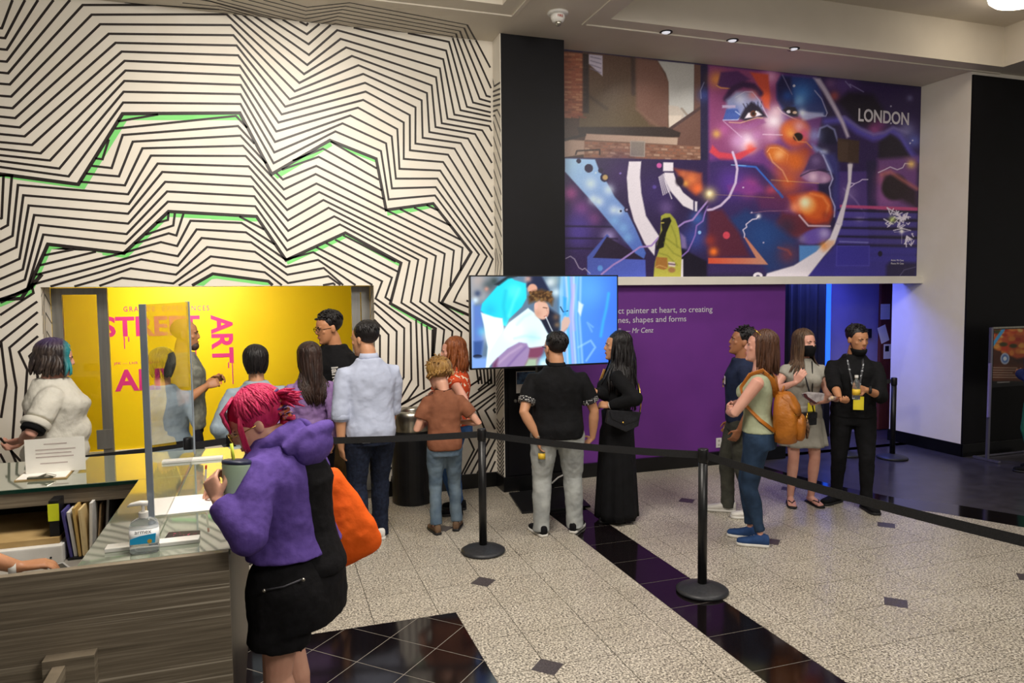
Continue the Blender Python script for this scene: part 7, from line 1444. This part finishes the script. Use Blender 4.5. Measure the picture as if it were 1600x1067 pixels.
f.hair(HT, 0.16, 130, 0.017, 0.014, (-142, 142), cap=(0.092, 0.108, 0.092), seed=25, spread=0.22, th_end=100)

# ---- desk clerk, only the hand reaches into view
f = Figure('desk clerk at the left edge, only a hand with a white watch in view', (-1.40, 3.30, 0), -40, 1.70, SK_TAN, head=(0, 20, 0), vox=0.006)
f.make_head(); f.set_arm(1, f.at(28, 886, 3.08), (0.6, -0.7, -0.3), f.D((1, 0.25, -0.02)), f.D((0.05, 0.1, -1)), 0.42); f.set_arm(-1, (-0.25, 0.15, 0.95), (-0.6, -0.6, 0)); f.finish_body()
f.top(fabric('charcoal polo', '#25262a', '#2d2e33'), 0.9, 0.02, 'short'); f.trousers(BLACK_C); f.shoes(BLACK_C, B_SOLE); f.hair(H_BLACK, n=60, rad=0.009, az=(-115, 115), seed=27)
wr_ = f.arm[1][2]; hd_ = f.arm_hand[1][1]; ax_ = f._ax(hd_, 0.031); B = MB(); B.loft([(wr_-hd_*0.03, *ax_), (wr_-hd_*0.005, *ax_)], 18); wb_ = f.part(B, 'watch_strap', W_SOLE); B = MB(); pz = wr_-hd_*0.018+V((0, 0, 0.03)); B.sphere(pz-V((0.01, 0.022, 0.01)), (0.024, 0.024, 0.012), 16, 8); o_ = f.part(B, 'watch_face', mat('watch face with glare glow', '#ffffff', 0.2, emit='#fff6e6', estr=1.6)); o_.parent = wb_  # glare on the watch is put in as a glowing face
pc = on_y(92, 880, 3.2); t = thing('card_reader', 'small pale device under the fingers of the desk clerk', 'device', tuple(pc), 0.5); MB().box(-0.035, 0.03, -0.05, 0.05, -0.03, -0.014).build('casing', mat('grey plastic', '#a5a3a0', 0.4, c2='#b0aeab', scale=9), t, bevel=0.004); MB().box(-0.025, 0.02, -0.03, 0.03, -0.0139, -0.0125).build('display', M_BLACKPL, t)

# ---- passer-by at right edge
pz_ = on_y(1603, 560, 5.6)
f = Figure('passer-by in blue top cut off by the right edge', (pz_.x+0.215, 5.6, 0), 20, 1.72, SK_TAN); f.make_head(); f.set_arm(-1, (0.10, 0.22, 1.08), (-0.6, -0.4, -0.9)); f.set_arm(1, (0.26, 0.02, 0.88), (0.5, -0.8, 0)); f.finish_body(); f.top(fabric('blue jersey', '#23305e', '#2b396c'), 0.95, 0.026, 'long', sleeve_ease=0.03); f.trousers(fabric('green trousers', '#1f5f4a', '#266a54'), 0.97); f.shoes(BLACK_C, B_SOLE); f.hair(H_BLACK, n=60, rad=0.009, az=(-115, 115), seed=29)

# ---- pink-haired visitor at the desk
f = Figure('visitor with bright pink hair, purple hoodie and black dungarees writing at the desk', (0.07, 3.06, 0), 60, 1.72, SK_FAIR, TORSO_F, bw=1.22, bd=1.28, lean=8, head=(30, 20, 0), hscale=1.06, neck_shift=(-0.005, 0.0, -0.068), feet=((-0.10, -0.05, 4), (0.11, 0.06, -4)), shoulder=0.175, vox=0.005)
f.make_head(brow='#5a2030', lips='#b46a66', lids=0.5)
f.set_arm(-1, f.at(341, 782, 2.86), (-0.35, -0.9, -0.5), elbow=f.at(388, 838, 2.80), hand=(0.2, 0.5, 0.85), palm=(0.75, -0.25, -0.2), curl=(0.75, 0.85, 0.9, 0.9), thumb=0.1)
f.set_arm(1, f.L((-0.215, 3.60, 1.11)), (0.8, -0.4, -0.3), f.D((-0.6, 0.75, -0.22)), f.D((-0.35, -0.2, -0.9)), (0.55, 0.7, 0.95, 1.0), thumb=0.9, elbow=f.L((0.02, 3.42, 1.14)))
f.finish_body(bare_legs=True)
PUR = fabric('purple fleece', '#554089', '#5f4995', bump=0.15, scale=40, bscale=40)
f.top(PUR, 0.985, 0.040, 'long', wrinkle=0.016, sleeve_ease=0.026, name='hoodie', vox=0.008, bust=0.02)
B = MB()
loop = []
for k in range(15):
    a = 2*PI*k/14; loop.append(f.T((0.098*math.sin(a), -0.015-0.095*math.cos(a), 1.452-0.04*(1-math.cos(a))*0.5+0.02*math.cos(a))))
B.tube(loop, [0.036+0.016*max(0, math.cos(2*PI*k/14)) for k in range(15)], 12); B.sphere(f.T((0, -0.165, 1.395)), (0.125, 0.06, 0.085), 18, 12, f.spine(1.5) @ Matrix.Rotation(0.5, 3, 'X')); B.tube([f.T((-0.12, -0.10, 1.41)), f.T((-0.06, -0.185, 1.462)), f.T((0.04, -0.215, 1.47)), f.T((0.11, -0.14, 1.43))], [0.03, 0.035, 0.035, 0.03], 10)
f.skinned(B, 'hood', PUR, 0.008, 0.012)
BD = fabric('black denim dungaree', '#0e0d0f', '#161518', scale=30, bump=0.3)
B = MB(); B.loft([(f.T((0, -0.028, z)), f.spine(z) @ V((f.ring(z)[0]*0.62+0.01, 0, 0)), f.spine(z) @ V((0, f.ring(z)[1]+0.034, 0))) for z in [0.90+0.04*k for k in range(13)]], 22, 0, 2.6); f.skinned(B, 'dungaree_back', BD, 0.009, 0.008)
B = MB(); B.loft([(V((0, -0.012, z)), V((w, 0, 0)), V((0, d, 0))) for z, w, d in ((0.70, 0.225, 0.175), (0.78, 0.232, 0.185), (0.86, 0.232, 0.182), (0.93, 0.215, 0.165), (0.985, 0.18, 0.14))], 26, 0, 2.4)
for sd in (-1, 1):
    hip, kn, an, yaw = f.leg[sd]; B.tube([hip, hip.lerp(kn, 0.3), hip.lerp(kn, 0.62)], [0.118, 0.124, 0.128], 18)
du = f.skinned(B, 'dungaree_shorts', BD, 0.009, 0.012)
B = MB(); c0 = f.T((-0.20, -0.10, 0.93)); 
pk = [(-0.238, 0.0, 0.90), (-0.228, -0.075, 0.915), (-0.19, -0.135, 0.935)]; B.tube([V(p) for p in pk], 0.004, 6); st_ = f.part(B, 'pocket_seam', mat('dark grey thread', '#35343a', 0.6, c2='#403f46', scale=20)); st_.parent = du
for rv_ in ((-0.243, 0.0, 0.90), (-0.196, -0.14, 0.935)):
    B = MB(); B.sphere(rv_, 0.008, 10, 6); st_ = f.part(B, 'rivet', M_STEEL); st_.parent = du
f.shoes(BLACK_C, W_SOLE, 0.26)
PINK = hair_mat('bright pink hair', '#a51440', '#cf2f63', 0.5)
f.hair(PINK, 0.0, 260, 0.0058, 0.004, (-128, 128), cap=(0.089, 0.108, 0.094), seed=31, th_end=106)
rn = random.Random(4); B = MB()
for k in range(46):   # fringe over the forehead
    x = rn.uniform(-0.075, 0.075); p0 = f.H((x*0.7, 0.03, 0.135)); p1 = f.H((x, 0.088, 0.102)); p2 = f.H((x*1.04, 0.099*math.cos(x*6), 0.064+rn.uniform(-0.01, 0.01))); p3 = f.H((x*1.06, 0.101*math.cos(x*6.5), 0.032+rn.uniform(-0.016, 0.016))); B.tube([p0, p1, p2, p3], [0.008, 0.011, 0.009, 0.002], 6, 0, 0.7)
for s_ in (-1, 1):
    for k in range(4): B.tube([f.H((0.072*s_, 0.035, 0.07)), f.H((0.080*s_, 0.05+0.004*k, 0.02)), f.H((0.075*s_, 0.062+0.005*k, -0.04)), f.H((0.066*s_, 0.068+0.006*k, -0.095+0.008*k))], [0.007, 0.006, 0.0045, 0.0015], 6)
fr = f.part(B, 'fringe', PINK)
B = MB()
for k in range(44):
    a = f.H((rn.uniform(-0.025, 0.025), -0.112, 0.055+rn.uniform(-0.02, 0.02))); e = a+V((rn.uniform(-0.03, 0.03)-0.02, -0.085-rn.random()*0.035, 0.0+rn.uniform(-0.02, 0.025))); B.tube([a, a.lerp(e, 0.5)+V((0, 0, 0.006)), e], [0.010, 0.009, 0.002], 6)
f.part(B, 'ponytail', PINK)
B = MB(); B.sphere(f.H((0, -0.10, -0.045)), (0.045, 0.03, 0.026), 14, 10, f.head_rot)
for k in range(16): a = rn.uniform(-0.045, 0.045); B.tube([f.H((a, -0.095, -0.02)), f.H((a*1.2, -0.128, -0.045)), f.H((a, -0.10, -0.075))], [0.010, 0.011, 0.004], 6)
f.part(B, 'lower_bun', PINK)
CLAW = mat('mottled claw clip', '#c8642a', 0.35, c2='#5a4a86', scale=50, mid=(0.42, 0.58)); B = MB()
for k in range(6): B.tube([f.H((-0.052, -0.075-0.004*k, 0.085-0.022*k)), f.H((-0.03, -0.128, 0.082-0.022*k)), f.H((0.03, -0.128, 0.082-0.022*k)), f.H((0.052, -0.075, 0.085-0.022*k))], 0.0085, 8)
f.part(B, 'hair_clip', CLAW)
GL = MB()
for s_ in (-1, 1):
    c = f.H((0.034*s_, 0.108, 0.0)); GL.tube([c+f.head_rot @ V((0.026*math.cos(a), 0, 0.023*math.sin(a))) for a in [k*PI/7 for k in range(15)]], 0.0022, 6); GL.tube([f.H((0.06*s_, 0.106, 0.004)), f.H((0.08*s_, -0.01, 0.004))], 0.002, 6)
f.part(GL, 'glasses', gold)
# cup, straw, pencil
hw, hd_, pn_, *_ = f.arm_hand[-1]
cc = on_y(367, 765, 2.89); ct = on_y(364, 731, 2.90); ax_ = (ct-cc).normalized()
t = thing('drinking_cup', 'pale green tumbler with dark lid and lime straw held by the pink-haired visitor', 'cup', tuple(cc)); up_ = V((0.10, 0.1, 1.0)).normalized()
MINT = mat('pale mint plastic', '#a9bfa4', 0.35, c2='#b2c7ac', scale=6); s0_, t0_ = up_.orthogonal().normalized(), None; s0_ = V((1, 0, -0.1)).normalized(); t0_ = up_.cross(s0_)
MB().loft([(up_*z, s0_*r, t0_*r) for z, r in ((-0.055, 0.033), (-0.05, 0.036), (0.09, 0.053), (0.098, 0.053))], 32).build('tumbler', MINT, t, smooth=True)
MB().loft([(up_*z, s0_*r, t0_*r) for z, r in ((0.0985, 0.0545), (0.108, 0.0545), (0.112, 0.05), (0.1125, 0.02))], 32).build('lid', mat('dark blue lid', '#2b3044', 0.35, c2='#343a50', scale=6), t, smooth=True)
MB().cyl(up_*0.10+V((-0.01, 0, 0)), up_*0.175+V((-0.025, 0, 0)), 0.006, n=12).build('straw', mat('lime straw', '#c4d13a', 0.4, c2='#cdda46', scale=6), t, smooth=True)
p0 = on_y(320, 781, 3.70); p1 = on_y(322, 727, 3.66); 
t = thing('pencil', 'red and white pencil in the right hand of the pink-haired visitor', 'pencil', tuple(p0)); d_ = p1-p0
MB().tube([V((0, 0, 0)), d_*0.10], [0.0008, 0.004], 8).build('tip', mat('pencil wood', '#d8b48a', 0.6, c2='#c9a57b', scale=20), t); MB().cyl(d_*0.10, d_*0.55, 0.0045, n=8).build('shaft', mat('red white pencil print', '#c8442c', 0.4, c2='#e8ddd6', scale=60, mid=(0.45, 0.5)), t); MB().cyl(d_*0.55, d_*0.9, 0.0045, n=8).build('upper_shaft', W_SOLE, t); MB().cyl(d_*0.9, d_, 0.0048, n=8).build('eraser', mat('red eraser', '#c23a2a', 0.6, c2='#b83424', scale=9), t)
# orange tote bag hanging behind
ORG = fabric('orange tote cloth', '#ea5c14', '#f06418', rough=0.7, bump=0.45, scale=5, bscale=11)
bY = 3.22; out = [on_y(x, y, bY) for x, y in ((494, 738), (508, 742), (523, 730), (545, 763), (570, 800), (590, 832), (588, 846), (570, 858), (545, 872), (520, 888), (506, 900), (503, 880), (500, 840), (497, 790))]
cen = sum(out, V())/len(out); out = [cen+(p-cen)*1.17+V((0.012, 0, -0.01)) for p in out]; t = thing('tote_bag', 'bright orange cloth tote bag hanging behind the pink-haired visitor', 'bag', tuple(cen))
bm = bmesh.new(); K = 6; rings = []
for sgn in (-1, 1):
    for k in range(K+1):
        u = 1-k/K*0.999; off = 0.055*math.sqrt(max(0.0, 1-u*u))*sgn; rings.append([bm.verts.new(((p-cen)*u+V((0.0, off, 0)))) for p in out])
for s_ in (0, K+1):
    for k in range(K):
        a, b2 = rings[s_+k], rings[s_+k+1]
        for i in range(len(out)): bm.faces.new((a[i], a[(i+1) % len(out)], b2[(i+1) % len(out)], b2[i]))
bmesh.ops.remove_doubles(bm, verts=bm.verts[:], dist=0.0006); bmesh.ops.recalc_face_normals(bm, faces=bm.faces[:]); me = bpy.data.meshes.new('bag_cloth'); bm.to_mesh(me); bm.free(); me.materials.append(ORG); ob = bpy.data.objects.new('bag_cloth', me); COL.objects.link(ob); ob.parent = t
sb_ = ob.modifiers.new('s', 'SUBSURF'); sb_.levels = 2; dd_ = ob.modifiers.new('folds', 'DISPLACE'); dd_.texture = TEX_W; dd_.strength = 0.022; dd_.texture_coords = 'GLOBAL'; PENDING.append(ob)
for (a, b2) in (((498, 742), (476, 700)), ((516, 738), (480, 700))):
    A_ = on_y(*a, bY)-cen; B_ = on_y(*b2, 3.24)-cen; q = MB(); q.bar(A_+V((0, 0, -0.02)), B_, 0.03, 0.004, up=(0, 1, 0)); q.build('bag_handle', ORG, t)
settle_people()
